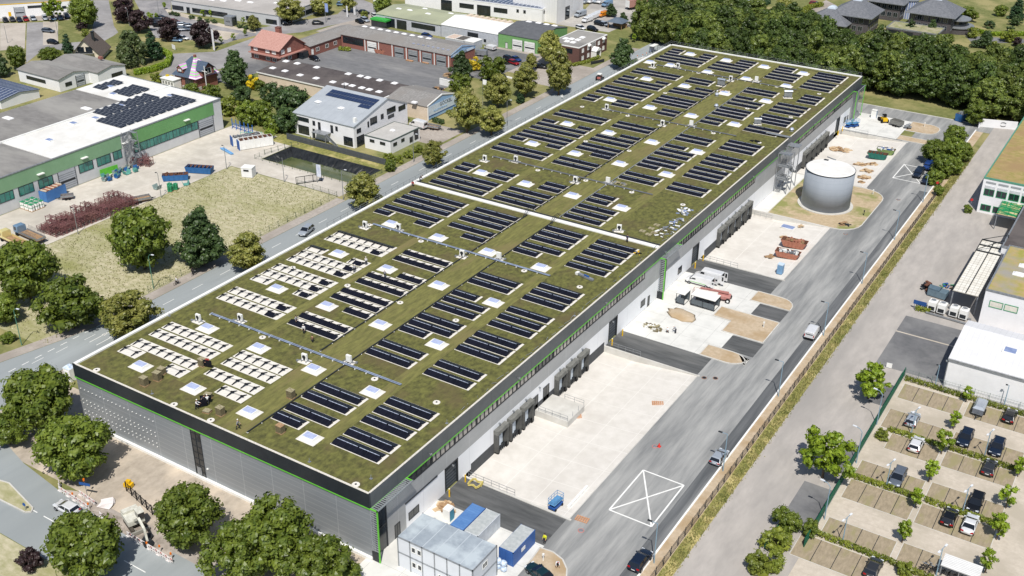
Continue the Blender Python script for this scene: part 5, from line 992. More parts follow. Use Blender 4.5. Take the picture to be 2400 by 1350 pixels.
def gable(t,W_,D,h,hr,ax,wall,roof,rp=.5,ov=.3,rn='roof',th=.16):
    'pitched roof; ridge along ax at fraction rp'
    if ax=='x':
        yr=D*rp; MB().ext([(0,0),(D,0),(D,h),(yr,hr),(0,h)],'x',0,W_).build('wall',wall,t)
        s1=(hr-h)/yr; s2=(hr-h)/(D-yr)
        return MB().ext([(-ov,h-ov*s1+.01),(yr,hr+.01),(D+ov,h-ov*s2+.01),(D+ov,h-ov*s2+th),(yr,hr+th),(-ov,h-ov*s1+th)],'x',-ov,W_+ov).build(rn,roof,t)
    xr=W_*rp; MB().ext([(0,0),(W_,0),(W_,h),(xr,hr),(0,h)],'y',0,D).build('wall',wall,t)
    s1=(hr-h)/xr; s2=(hr-h)/(W_-xr)
    return MB().ext([(-ov,h-ov*s1+.01),(xr,hr+.01),(W_+ov,h-ov*s2+.01),(W_+ov,h-ov*s2+th),(xr,hr+th),(-ov,h-ov*s1+th)],'y',-ov,D+ov).build(rn,roof,t)
def domes(par,pts,zf,nm='roof_light',rx=.7,ry=.5):
    me=MB().box(-rx,rx,-ry,ry,0,.2).loft([[(-rx*.9,-ry*.9,.2),(rx*.9,-ry*.9,.2),(rx*.9,ry*.9,.2),(-rx*.9,ry*.9,.2)],[(-rx*.5,-ry*.5,.45),(rx*.5,-ry*.5,.45),(rx*.5,ry*.5,.45),(-rx*.5,ry*.5,.45)]]).mesh(nm,m_render)
    for x,y in pts: ob(nm,me,par,(x,y,zf(x,y)))
# --- green hall (west)
t=bld('long industrial hall with green wall band, teal glazing and solar panels on a white roof','industrial hall',-192,30,9,'green_hall')
X0,Y0=-192,30
m_gc=M('green_cladding',(134,170,134),(126,162,126),sc=.3,rough=.6,grid=[('Y',1.2,.03,(122,158,122))]); m_gd=M('deep_green_cladding',(112,162,104),(106,154,98),sc=.3,rough=.6)
MB().box(0,41.4,0,88.9,0,8.85).build('wall',M('concrete_wall',(206,207,208),(196,197,198),sc=.3,rough=.9),t)
MB().box(41.4,41.5,0,52.9,5.2,8.9).build('green_band',m_gc,t); MB().box(41.4,41.52,56.6,85.8,5.1,8.9).build('green_band',m_gd,t)
for a,c in ((15.3,20),(21.4,25.6),(27,31.2),(39,43.4),(44.6,49),(49.8,52.6)): win(t,'e',a,c,2.8,5.1,41.4,'teal_window',m_teal,dark,1)
win(t,'e',56.7,79.4,2.7,5.0,41.4,'teal_window',m_teal,dark,10)
def rdoor(t,face,a0,a1,z1,pos,m=None):
    b=MB()
    def bx(u0,u1,w0,w1,d0,d1,mi): b.box(*((u0,u1,pos-d1,pos-d0) if face=='s' else (pos+d0,pos+d1,u0,u1)),w0,w1,mi)
    bx(a0,a1,0,z1,0,.06,0)
    for k in range(int(z1/.55)): bx(a0+.1,a1-.1,.25+k*.55,.29+k*.55,.06,.09,1)
    bx(a0+.3,a1-.3,z1*.4,z1*.5,.06,.1,1); bx(a0-.12,a0,0,z1+.12,0,.12,1); bx(a1,a1+.12,0,z1+.12,0,.12,1); return b.build('roller_door',[m or M('light_roller_door',(176,180,186),(164,168,174),rough=.5),dark],t)
rdoor(t,'e',32.8,37.8,4.9,41.4); rdoor(t,'e',79.7,85.2,4.9,41.4)
MB().box(.3,20.8,.3,71.6,8.85,8.95).box(21.4,41.2,.3,32.2,8.85,8.96).build('grey_roof',m_greyroof,t); MB().box(21.3,41.3,32.4,88.7,8.85,9.0).box(.2,21.2,71.8,88.7,8.85,9.01).build('white_roof',m_membr,t)
MB().box(20.8,21.35,.2,88.8,8.9,9.35).build('roof_upstand',white,t); MB().box(41.2,41.6,-.1,88.95,8.88,9.12).box(0,41.4,88.65,88.98,8.88,9.13).build('parapet',galv,t)
domes(t,[(6,45),(17,62),(13,26)],lambda x,y:8.95,'roof_hatch',1.6,.8)
for (x,y) in ((7,78.6),(13.2,74.4),(21.8+6.2,82.4),(26,57.8),(23.4,68.6),(24.5,51.8),(30,40)): MB().box(x-1.1,x+1.1,y-.8,y+.8,9.0,9.35).box(x-.9,x+.9,y-.6,y+.6,9.35,9.42,1).build('roof_light',[white,glassb],t)
for y in (27,40,53,74.5): MB().box(41.5,42.3,y,y+1.8,6.5,6.7).build('wall_lamp',white,t)
m_pv2=M('framed_solar_module',(52,56,66),(40,44,54),sc=.6,rough=.35,spec=.3,grid=[('X',1.7,.08,(150,154,160)),('Y',1.05,.05,(120,124,130))])
k=0
for x0,x1,y0,y1,g in ((-189,-184.5,105.4,114.8,'far left group'),(-180.6,-173.2,105.4,114.5,'second group'),(-164.2,-154.2,86.4,115,'large group'),(-171.2,-164.6,90.6,110.4,'middle group')):
    y=y0; i=0
    while y<y1-1.8:
        i+=1; o=MB().poly([(0,0,.12),(x1-x0,0,.12),(x1-x0,2.2,.55),(0,2.2,.55)]).poly([(0,2.2,.5),(x1-x0,2.2,.5),(x1-x0,0,.07),(0,0,.07)]).build('solar_row',m_pv2,None,(x0,y,9.02)); tag(o,'grey solar row on the green hall, %s, %s from near end'%(g,ordw(i)),'solar panels','solar rows on the green hall'); y+=2.75
st=thing('stair_tower','open steel stair tower against the green hall','stair tower',(-150.3,83.2,0)); b=MB()
for (x,y) in ((0,0),(2.4,0),(2.4,3),(0,3)): b.box(x,x+.14,y,y+.14,0,9.6)
for k in range(4):
    z=2.3*k+.3; b.box(0,2.5,2.2,3,z+2,z+2.1); b.bar((.5,0.2,z),(.5,2.4,z+2.1),.1,0,.8) if k%2 else b.bar((1.8,.2,z),(1.8,2.4,z+2.1),.1,0,.8)
    for q in(.5,1): b.bar((0,0,z+q),(2.5,0,z+q),.05); b.bar((2.45,0,z+q),(2.45,3,z+q),.05)
b.build('frame',galv,st)
# --- curved roof grey hall
t=bld('low white hall with curved grey roofs and a roller door','hall',-238,116.6,4,'curved_roof_hall')
def arch(t,x0,x1,y0,y1,h,hr,nm):
    n=8; pr=[(x0,h)]+[(x0+(x1-x0)*i/n,h+(hr-h)*math.sin(PI*i/n)**.8) for i in range(1,n)]+[(x1,h)]
    b=MB(); b.ext([(x0,0),(x1,0)]+[(p[0],p[1]) for p in pr[::-1]],'y',y0,y1); b.build('wall',m_render,t)
    MB().ext([(p[0],p[1]+.02) for p in pr]+[(p[0]*1.0,p[1]+.2) for p in pr[::-1]],'y',y0-.3,y1+.3).build('roof',m_greyroof,t)
t.location=(-238,114.5,0)
b=MB(); gable(t,20.2,11.5,4.0,5.2,'x',m_render,m_greyroof,.5,.35); 
b2=bld('white annex hall with low pitched grey roof and open carport end','hall',-236,126,4,'grey_roof_annex'); gable(b2,22.6,11,4.0,5.1,'x',m_render,m_greyroof,.5,.3)
win(t,'s',4,13.5,1.6,2.7,0,n=6); win(t,'e',2.2,4.6,1.2,2.4,20.2,n=3); rdoor(t,'e',6.4,9.6,3.6,20.2); win(b2,'e',5.2,9.6,.0,2.4,22.6,'carport_opening',n=1); MB().box(13,14.6,8.3,9.2,5.1,5.9).build('chimney',brick,b2)
# --- gabled brown house
p=P('a0',880,500,0); t=bld('steep roofed brown gabled house with cream wall and black chimney','house',-243,139,3,'gabled_house',.62)
gable(t,9.5,11,2.2,7.4,'y',M('cream_render',(222,212,192),rough=.9),M('brown_roof_tiles',(112,102,96),(92,83,78),sc=2,rough=.9,grid=[('Z',.3,.06,(88,80,76))]),.5,.7)
win(t,'s',2.2,4.4,3.0,4.8,0,n=2); win(t,'s',5.0,7.2,3.0,4.8,0,n=2); MB().box(1.8,7.6,-1.2,0,2.7,2.85).box(1.8,7.6,-1.22,-1.1,2.85,3.5,1).build('balcony',[concrete,dark],t); MB().box(6.0,6.8,5,5.9,5,8.6).box(5.8,7,4.8,6.1,8.6,8.8).build('chimney',dark,t)
# --- renovated blue slate house
t=bld('brick house with half slated, striped unfinished roof and white porch','house',-192,138.8,6,'renovated_house')
m_slb=M('blue_slate',(86,100,118),(68,82,100),sc=2.4,rough=.6,grid=[('Z',.3,.05,(62,74,92))]); m_str=M('roof_membrane_stripes',(206,150,206),(196,140,198),sc=1,rough=.8,grid=[('Z',.7,.34,(150,206,140)),('Z',2.1,.3,(226,220,222))])
MB().box(0,9.5,0,9,0,4.6).build('wall',brick,t)
z0,z1=4.6,9.6; c=[(4,4.5,z1),(5.5,4.5,z1)]; e=.7
r=MB().poly([(-e,-e,z0-.5),(9.5+e,-e,z0-.5),c[1],c[0]]).poly([(-e,9+e,z0-.5),(-e,-e,z0-.5),c[0]]).poly([(9.5+e,9+e,z0-.5),(-e,9+e,z0-.5),c[0],c[1]]).build('slate_roof',m_slb,t)
MB().poly([(9.5+e,-e,z0-.5),(9.5+e,9+e,z0-.5),c[1]]).build('unfinished_roof',m_str,t)
MB().poly([(7.2,-e*1.02,z0-.48),(10.2,-e*1.02,z0-.48),(5.5,4.45,z1+.03),(5.0,4.45,z1+.03)]).build('roof_stripe',m_str,r)
dr_=MB(); dr_.ext([(1.6,5.2),(4.2,5.2),(4.2,6.6),(2.9,7.5),(1.6,6.6)],'y',-.1,3).build('dormer',brick,t); MB().ext([(1.3,6.4),(2.9,7.6),(4.5,6.4),(4.5,6.55),(2.9,7.75),(1.3,6.55)],'y',-.4,3.2).build('dormer_roof',m_str,t); win(t,'s',2.1,3.7,5.4,6.4,-.1,'dormer_window',white)
MB().ext([(2,4.6),(7,4.6),(7,6.4),(4.5,8.4),(2,6.4)],'x',7,10.6).build('side_gable',brick,t); MB().ext([(1.6,6.2),(4.5,8.5),(7.4,6.2),(7.4,6.4),(4.5,8.7),(1.6,6.4)],'x',6.6,11.2).build('side_gable_roof',m_slb,t)
win(t,'e',3.2,5.8,4.9,6.8,10.6,'tall_window',glass,white); MB().box(5.0,5.7,4.2,4.9,8.6,10.2).build('chimney',brick,t)
MB().box(-2.6,3.0,-3.4,-.4,0,3.2).build('porch',white,t); MB().box(-2.9,3.2,-3.7,-.3,3.2,3.4).build('porch_roof',white,t)
for x in (-2.2,-.9,.4,1.7): win(t,'s',x,x+.9,1.5,2.7,-3.4,'porch_window',glass,white)
win(t,'s',4.6,8.4,1.0,3.6,0,n=4); MB().box(6,12,-2.6,-.1,1.2,1.4).box(6,12,-2.6,-2.45,1.4,2.2).box(11.85,12,-2.45,-.1,1.4,2.2).build('terrace',concrete,t)
b=MB(); b.box(12.2,12.4,1.5,1.7,0,8.4); b.bar((11.0,1.6,6.6),(13.4,1.6,6.6),.15); b.build('scaffold_pole',white,t)
# --- left solar roofed hall
t=bld('low hall covered with blue solar panels, cut by the left edge','hall',-262,94,3,'solar_roof_hall'); gable(t,43.5,13.5,2.6,3.6,'x',m_render,M('blue_solar_tiles',(76,88,116),(56,66,92),sc=1,rough=.4,grid=[('X',1.8,.2,(190,196,204)),('Y',1.1,.1,(120,128,144))]),.5,.3)
MB().box(31,32.2,6,7.2,3.4,4.2).build('chimney',M('tan_block',(206,190,168),rough=.9),t)
# --- yellow trimmed hall
t=bld('white hall with yellow trim and roller door at the far left','hall',-345,128,5,'yellow_trim_hall',.80); 
pA=P('a0',680,0,5.3); pB=P('a0',0,42,5.3); an=math.atan2(pA.y-pB.y,pA.x-pB.x); t.location=(pA.x-55*math.cos(an),pA.y-55*math.sin(an),0); t.rotation_euler=(0,0,an)
flat(t,55,20,5.2,m_render,m_greyroof,.1,M('yellow_trim',(226,186,60),rough=.6)); rdoor(t,'s',33,36.6,3.9,0); win(t,'s',38,47,3.2,4.1,0,n=9); win(t,'s',50.5,52,2.2,3.2,0); MB().box(30.6,31.6,-.06,0,0,2.2).build('yellow_door',yellow,t)
# --- grey office wing
pA=P('a0',2382,105,4.2); pB=P('a0',1590,0,4.2); 
t=bld('long pale grey office wing with flat roof and dark window band','office building',0,0,4,'grey_office_wing'); an=math.atan2(-19,36); 
q=P('a1',190,80,4.2); q0=P('a1',-112,145,4.2)
e0=P('a0',1590,5,4.2); e1=P('a1',-112+0,150,4.2); e1=P('a0',2590,150,4.2)
an=math.atan2(e1.y-e0.y,e1.x-e0.x); Lw=math.hypot(e1.x-e0.x,e1.y-e0.y); t.location=(e0.x,e0.y,0); t.rotation_euler=(0,0,an)
wf=M('pale_grey_facade',(190,192,196),(182,184,188),sc=.3,rough=.7); flat(t,Lw,27,4.2,wf,M('pale_flat_roof',(180,176,172),(170,166,162),sc=.6,rough=.95,c3=(164,160,156),sc3=.08),.08,galv)
for a,c in ((.3,6),(10.5,28),(37,43),(46.5,Lw-1)): win(t,'s',a,min(c,Lw-.3),.8,2.5,0,n=max(2,int((c-a)/1.4)))
win(t,'e',1,26,.8,2.6,Lw,n=14); win(t,'s',7.6,9.2,0,2.5,0,'glazed_door')
domes(t,[(14,8),(19,9),(24,12),(30,12),(26,20),(40,16)],lambda x,y:4.24,'roof_light',1.4,.6)
q=P('a0',2130,190,2.0); cb=bld('grey metal entrance cube with raised lettering','entrance cube',q.x-1.6,q.y-1,3,'entrance_cube',an); MB().box(0,3.6,0,3.2,.2,3.6).build('shell',galv,cb); MB().box(3.6,3.66,.4,2.9,.3,3.2).build('glass_side',glass,cb)
def text(par,s,size,loc,rot,m,name='lettering',ext_=.02):
    cu=bpy.data.curves.new(name,'FONT'); cu.body=s; cu.size=size; cu.extrude=ext_; cu.align_x='CENTER'; cu.resolution_u=2
    o=bpy.data.objects.new(name,cu); COL.objects.link(o); o.parent=par; o.location=loc; o.rotation_euler=rot; cu.materials.append(m)
    bpy.context.view_layer.update(); me=bpy.data.meshes.new_from_object(o); o2=ob(name,me,par); o2.location=loc; o2.rotation_euler=rot; bpy.data.objects.remove(o); return o2
text(cb,'ruck',1.1,(1.8,-.03,1.5),(PI/2,0,0),dark)
# --- white office house with zinc roof
t=bld('white two storey office house with zinc pitched roof and solar panels','office building',-130.5,127.3,6,'white_office_house')
rf=gable(t,22,24.4,6.3,10.2,'x',m_render,m_zinc,.62,.25)
for a,c,z0,z1 in ((1.4,5.6,4.3,5.5),(7,7.9,3.9,5.2),(9,9.9,3.0,5.2),(13.6,14.5,3.0,5.2),(15.4,16.2,3.9,5.2),(1.4,5.4,.5,3.0),(18.2,21.4,.4,2.9),(6.8,7.6,0,2.8)): win(t,'s',a,c,z0,z1,0,n=2 if c-a<2 else 4)
for a,c,z0,z1 in ((1.2,3,4.0,5.2),(1.0,4.2,0,3.0),(6,6.6,4.4,6),(7.2,10.2,4.6,6.6),(12,13.2,5,6.4),(14.8,18.8,5.6,7.2),(20.2,23.4,5.0,6.4),(15.2,18,4.2,5.1)): win(t,'e',a,c,z0,z1,22,n=2 if c-a<2 else 4)
sl_=(10.2-6.3)/(24.4*.62)
def onroof(x,y): return 6.3+sl_*y+.17
b=MB(); n=17
for i in range(n):
    for j in range(3 if i>12 else 2):
        xa=3.2+i*1.03; ya=13.6-j*1.75; b.poly([(xa,ya-1.6,onroof(0,ya-1.6)+.12),(xa+.95,ya-1.6,onroof(0,ya-1.6)+.12),(xa+.95,ya,onroof(0,ya)+.12),(xa,ya,onroof(0,ya)+.12)])
b.build('solar_panels',M('blue_solar_module',(52,66,98),(38,50,78),sc=2,rough=.3,spec=.4),t); domes(t,[(3.6,6.6),(12.5,6.2)],lambda x,y:onroof(x,y),'roof_light',.9,.7)
MB().box(20.6,21.4,1.5,2.3,6.6,8.2).build('chimney',white,t); MB().tube((5.2,16.5,9.5),(5.2,16.5,11.5),.12).build('flue',dark,t)
MB().box(8.6,13.6,-2.6,-.0,2.8,2.95).box(8.8,8.95,-2.5,-2.35,0,2.8).box(13.4,13.55,-2.5,-2.35,0,2.8).build('balcony',galv,t); b=MB(); b.bar((13.6,-2.2,2.9),(17.6,-2.2,.2),.12,0,.9); b.bar((13.6,-2.6,3.9),(17.6,-2.6,1.2),.06); b.build('outside_stair',galv,t)
t=bld('low flat roofed white house attached to the office house','house',-106.4,129.3,3.7,'white_annex'); flat(t,9,13.4,3.75,m_render,M('pale_grey_flat_roof',(184,182,178),(174,172,168),sc=.6,rough=.95),.06,M('green_grey_trim',(84,96,92),rough=.6))
for a,c,z in ((1.8,3.4,2.2),(5.4,7.2,2.2)): win(t,'s',a,c,z,z+.8,0,n=1)
for a,c,z0,z1 in ((1.2,2.8,1.9,2.8),(4.8,6.2,2.0,2.9),(8.6,10.2,.7,2.2),(10.9,12.6,.8,2.4),(10.6,12.6,2.6,3.5)): win(t,'e',a,c,z0,z1,9,n=2)
domes(t,[(4.4,7)],lambda x,y:3.8)
# --- dark roofed hall and its grey end with the blue gable
t=bld('long hall with very dark low pitched roof and cream wall','hall',-171.5,155.2,4.3,'dark_roof_hall'); gable(t,51,15.2,4.2,5.3,'x',m_sand_r,m_darkroof,.8,.25)
pts=[]; 
for x,y in ((155,628),(270,655),(410,692),(560,722),(715,757),(830,778),(895,792),(985,812),(1055,828),(1145,848)): q=P('a1',x,y,5.0); pts.append((q.x+171.5,q.y-155.2))
pts2=[]
for x,y in ((280,576),(385,597),(565,634),(860,695),(972,716),(1040,731),(1152,755),(1290,783)): q=P('a1',x,y,5.2); pts2.append((q.x+171.5,q.y-155.2))
domes(t,pts+pts2,lambda x,y:4.2+1.1*min(y/12.16,(15.2-y)/3.04)+.14,'roof_light',.95,.8)
MB().box(-.3,51.3,-.33,-.2,3.9,4.3).build('eaves_board',white,t); MB().box(51,51.4,0,15.2,4.4,4.75).build('verge_board',white,t)
t=bld('grey roofed hall end with large pale blue lettered gable','hall',-120.2,156.9,4.3,'blue_gable_hall'); gable(t,15.2,14.6,4.35,5.8,'x',m_sand_r,m_fibre,.5,.2)
m_bg=M('blue_gable_board',(150,184,220),(140,174,210),sc=.5,rough=.6)
MB().ext([(0,.3),(14.6,.3),(14.6,4.6),(7.3,6.3),(0,4.6)],'x',15.25,15.35).build('gable_sign',m_bg,t); MB().box(15.35,15.38,.2,14.4,1.4,4.3).build('sign_panel',M('pale_sign',(214,226,238),rough=.6),t); MB().box(15.38,15.4,.2,14.4,1.1,1.35).build('sign_stripe',blue,t)
b=MB(); b.bar((15.3,0,4.65),(15.3,7.3,6.35),.3); b.bar((15.3,7.3,6.35),(15.3,14.6,4.65),.3); b.box(15.2,15.42,-.1,.15,0,4.7); b.build('gable_trim',white,t)
mt_=M('sign_lettering_grey',(96,110,128),rough=.6); text(t,'GÖCKEL',1.6,(15.42,9.0,3.1),(PI/2,0,PI/2),mt_); text(t,'INDUSTRIETECHNIK',.75,(15.42,6.2,2.1),(PI/2,0,PI/2),m_bg)
q=P('a1',1475,960,4.9); MB().box(q.x+119.4,q.x+121,q.y-157.5,q.y-156.3,4.9,5.35).build('roof_light',m_render,t)
# --- brick halls
t=bld('long brick hall with corrugated grey roof and four roller doors','hall',-178.4,204.6,4.4,'brick_hall'); gable(t,48.2,14.6,4.4,5.8,'x',brick,m_fibre,.45,.3)
win(t,'s',.8,10.2,1.6,3.9,0,n=8); rdoor(t,'s',12,16.2,3.8,0,white)
for x in (24.2,30.2,36.2,42.2): rdoor(t,'s',x,x+4,3.7,0,M('grey_shutter',(152,156,158),(142,146,148),rough=.6))
for x in (10.8,17,23,29.2,35.2,41.2,47.2): MB().box(x,x+.3,-.16,0,0,4.3).build('downpipe',white,t)
domes(t,[(3+3.6*i,9.8) for i in range(9)],lambda x,y:5.8-(y-6.57)*.175+.1,'roof_light',1.0,.6)
b=MB(); [b.box(30+i*2.1,31+i*2.1,2.4,4.4,5.1,5.24) for i in range(8)]; b.build('roof_window',M('pale_roof_window',(170,176,196),(120,128,150),sc=.5,rough=.4),t)
MB().ext([(0,3.6),(14.6,3.6),(14.6,4.6),(6.6,6.4),(0,4.6)],'x',48.25,48.4).build('gable_sign',m_bg,t); MB().box(48.4,48.43,1,13.6,3.6,4.4).build('sign_panel',M('pale_sign',(214,226,238)),t); text(t,'GÖCKEL',1.1,(48.46,7.3,3.7),(PI/2,0,PI/2),mt_)
t=bld('brick side wing with grey corrugated roof joining the red roofed house','hall',-188,188.3,4,'brick_wing'); gable(t,9.2,27,3.6,4.8,'y',brick,m_fibrey,.5,.3)
for a in (3,8,12.5,17.5,21): win(t,'e',a,a+1.7,1.2,2.5,9.2,fr=white)
win(t,'e',.6,1.6,0,2.4,9.2,'door',white,white)
t=bld('brick house with pinkish red tiled roof and balcony band','house',-194.5,175.5,5,'red_roof_house'); gable(t,13.2,12.4,4.8,8.4,'x',brick,m_tile,.55,.6)
for a in (1,4.2): win(t,'e',a,a+1.6,3.2,4.6,13.2,fr=white,m=white); win(t,'e',a,a+1.6,.6,1.8,13.2,fr=white)
for a in (1.5,7,10): win(t,'s',a,a+1.8,3.2,4.6,0,fr=white,m=white); win(t,'s',a,a+1.8,.6,1.8,0,fr=white)
MB().box(13.2,14.4,-.2,12.4,2.4,2.7).box(-.2,14.4,-1.2,0,2.4,2.7).build('lean_to_roof',m_tile,t); MB().box(3.6,5.4,9,10.4,7.2,9.4).box(3.5,5.5,8.9,10.5,9.4,9.55).build('chimney',brick,t); MB().box(13.3,15.6,8.8,12,0,2.4).build('porch',glass,t)
# --- olive garage, white arched hall, green garage
m_olive=M('olive_roof',(168,172,146),(156,160,134),sc=.4,rough=.9,c3=(148,152,130),sc3=.1)
t=bld('workshop with shallow olive green roof and open bays','workshop',-187,235.4,4,'olive_roof_workshop'); gable(t,30.5,18.5,4.2,5.4,'x',M('grey_blue_wall',(190,194,202),rough=.8),m_olive,.6,.2)
for a,c in ((4.5,9),(10,14.6)): win(t,'s',a,c,0,3.4,0,'open_bay',n=1)
win(t,'s',17,28,1.6,3.4,0,n=9); domes(t,[(5,8),(10,8.4),(19,8),(13,14),(26,13)],lambda x,y:4.2+1.2*y/11.1 if y<11.1 else 5.4-(y-11.1)*.16,'roof_light',1.2,.5)
kb_=bld('small kiosk with green flat roof edge and glazing','kiosk',-187,232.3,3,'green_kiosk'); MB().box(0,7,0,2.8,0,2.6).build('wall',glass,kb_); MB().box(-.3,7.3,-.3,3,2.6,3.2).build('roof',M('kiosk_green',(60,170,70),rough=.5),kb_)
t=bld('hall with bright white arched roof and pale blocks of roof windows','hall',-156.2,235.4,4,'white_arched_hall'); gable(t,25,17,4.5,6.1,'x',M('grey_blue_wall',(190,194,202)),white,.55,.15)
b=MB(); [b.box(3+i*2.5,4.4+i*2.5,11,15,5.6-.12*3,5.9) for i in range(8)]; b.build('roof_window',m_sand_r,t); rdoor(t,'s',12,16.4,3.6,0,dark); win(t,'s',19,20,1,2,0)
t=bld('garage hall with dark grey roof and green wall with roller doors','garage',-131,235.6,5,'green_garage'); gable(t,16.6,21,5.0,6.6,'x',M('green_wall',(120,166,106),(112,156,98),rough=.7),M('anthracite_roof',(100,102,106),(88,90,94),sc=.6,rough=.8),.6,.15)
rdoor(t,'s',6,10.2,3.8,0,white); rdoor(t,'s',11,15.4,3.8,0,white); win(t,'s',3,4,0,2.2,0,'door',white); domes(t,[(3,16),(6.5,17),(10,17),(13.4,17)],lambda x,y:6.6-(y-12.6)*.19+.1,'roof_light',1.1,.7)
for (xa,c) in ((-148,M('pink_flat_roof',(206,186,170),rough=.9)),(-144,M('dark_flat_roof',(96,92,88),rough=.9)),(-139.6,white)):
    b2=bld({-148:'low pinkish roofed shed between the brick hall and the arched hall',-144:'low dark roofed shed between the brick hall and the arched hall',-139.6:'white pitched shed between the brick hall and the arched hall'}[xa],'shed',xa,226.5,3,'low_shed'); flat(b2,4.0,5.5,3,M('grey_blue_wall',(190,194,202)),c,.02)
# --- big white works hall, tall block
m_wp=M('white_profiled_wall',(228,228,228),(220,220,220),sc=.3,rough=.7,grid=[('X',1.1,.08,(208,208,208)),('Y',1.1,.08,(208,208,208))])
t=bld('big white works hall with blue solar panels on its roof','hall',-206,267,6,'white_works_hall',-.0); 
c0=P('a2',280,90,5.3); c1=P('a1',1580,-49,5.3); c2=P('a2',400,30,5.3); an=math.atan2(c0.y-c1.y,c0.x-c1.x); t.location=(c0.x-62*math.cos(an),c0.y-62*math.sin(an),0); t.rotation_euler=(0,0,an)
flat(t,62,17,5.3,m_render,M('light_works_roof',(150,156,170),rough=.9),.1)
MB().box(20,60,2,15,5.4,5.6).build('solar_panels',M('chequered_solar',(70,84,112),(54,66,92),sc=.5,rough=.35,grid=[('X',1.8,.4,(176,182,192)),('Y',2.4,.3,(150,158,172))]),t)
for a,c,z0,z1 in ((17,22,0,4.2),(25.5,32,2.0,3.8),(33.5,39.5,0,4.0),(41,47,2.0,3.8),(51,52,3,4.2),(54,55,3,4.2)): win(t,'s',a,c,z0,z1,0,n=4 if c-a>2 else 1)
for a,c,z0,z1 in ((1.4,2.4,3.4,4.6),(7,11,1.4,2.6),(7,11,3.2,4.4)): win(t,'e',a,c,z0,z1,62,n=2)
t=bld('tall white profiled hall block with a black emblem at the top edge','hall',-150,276,12,'tall_white_block'); c0=P('a2',415,220,0); c1=P('a2',660,112,0); an2=math.atan2(c1.y-c0.y,c1.x-c0.x); t.location=(c0.x,c0.y,0); t.rotation_euler=(0,0,an2)
Lb=math.hypot(c1.x-c0.x,c1.y-c0.y); MB().box(0,Lb,0,20,0,10.5).build('wall',m_wp,t); MB().box(.2,Lb-.2,.2,19.8,10.5,10.6).build('roof',m_membr,t); win(t,'s',Lb*.31,Lb*.47,0,5.0,0,'gate',n=1)
b=MB(); [b.bar((Lb*.62+1.3*math.cos(a),-.08,8.9+1.0*math.sin(a)),(Lb*.62+1.3*math.cos(a+.7),-.08,8.9+1.0*math.sin(a+.7)),.45,0,.1) for a in (-2,-1.2,-.4,1.1,1.9,2.7)]; b.build('emblem',black,t)

# --- dark brick office
t=bld('two storey dark brick office with flat roof and white porch','office building',-108.4,233.2,5.3,'brick_office'); mbk=M('dark_brick',(108,80,74),(88,64,60),sc=3,rough=.9); flat(t,12,20.6,5.6,mbk,m_greyroof,.12)
domes(t,[(2.4,7.5),(4.6,4.6),(4.4,8.2),(7,4.6),(6.8,8.4),(6.6,12)],lambda x,y:5.64,'roof_light',.9,.9)
for z in (.8,3.4):
    for a in (2,6,13.6,17.2): win(t,'e',a,a+1.4,z,z+1.4,12,fr=white,m=white)
win(t,'e',9,12,3.2,5.2,12,fr=white,n=4); MB().ext([(8.6,2.6),(12.6,2.6),(10.6,3.8)],'x',12,14.2).box(12,14.1,8.8,9,0,2.6).box(12,14.1,12.2,12.4,0,2.6).build('porch',white,t); win(t,'s',6.6,9.4,3.2,4.8,0,n=2)
for a in (6,16.6): MB().ext([(a,4.9),(a+1.8,4.9),(a+.9,5.6)],'x',12,12.9).build('oriel',white,t)
# pavilion
p=P('a2',965,270,0); t=bld('small open wooden pavilion with grey hipped roof','pavilion',p.x-3.4,p.y-1,3,'pavilion'); b=MB(); [b.box(x,x+.2,y,y+.2,0,2.6) for x in(.3,6) for y in(.3,5)]; b.build('post',wood,t); MB().loft([[(-.3,-.3,2.6),(6.6,-.3,2.6),(6.6,5.8,2.6),(-.3,5.8,2.6)],[(2,2,3.9),(4.4,2,3.9),(4.4,3.6,3.9),(2,3.6,3.9)]]).build('roof',M('pavilion_roof',(98,110,124),(86,98,112),rough=.7),t); MB().box(.3,6.2,4.6,5.2,0,1.4).build('rear_panel',wood,t)
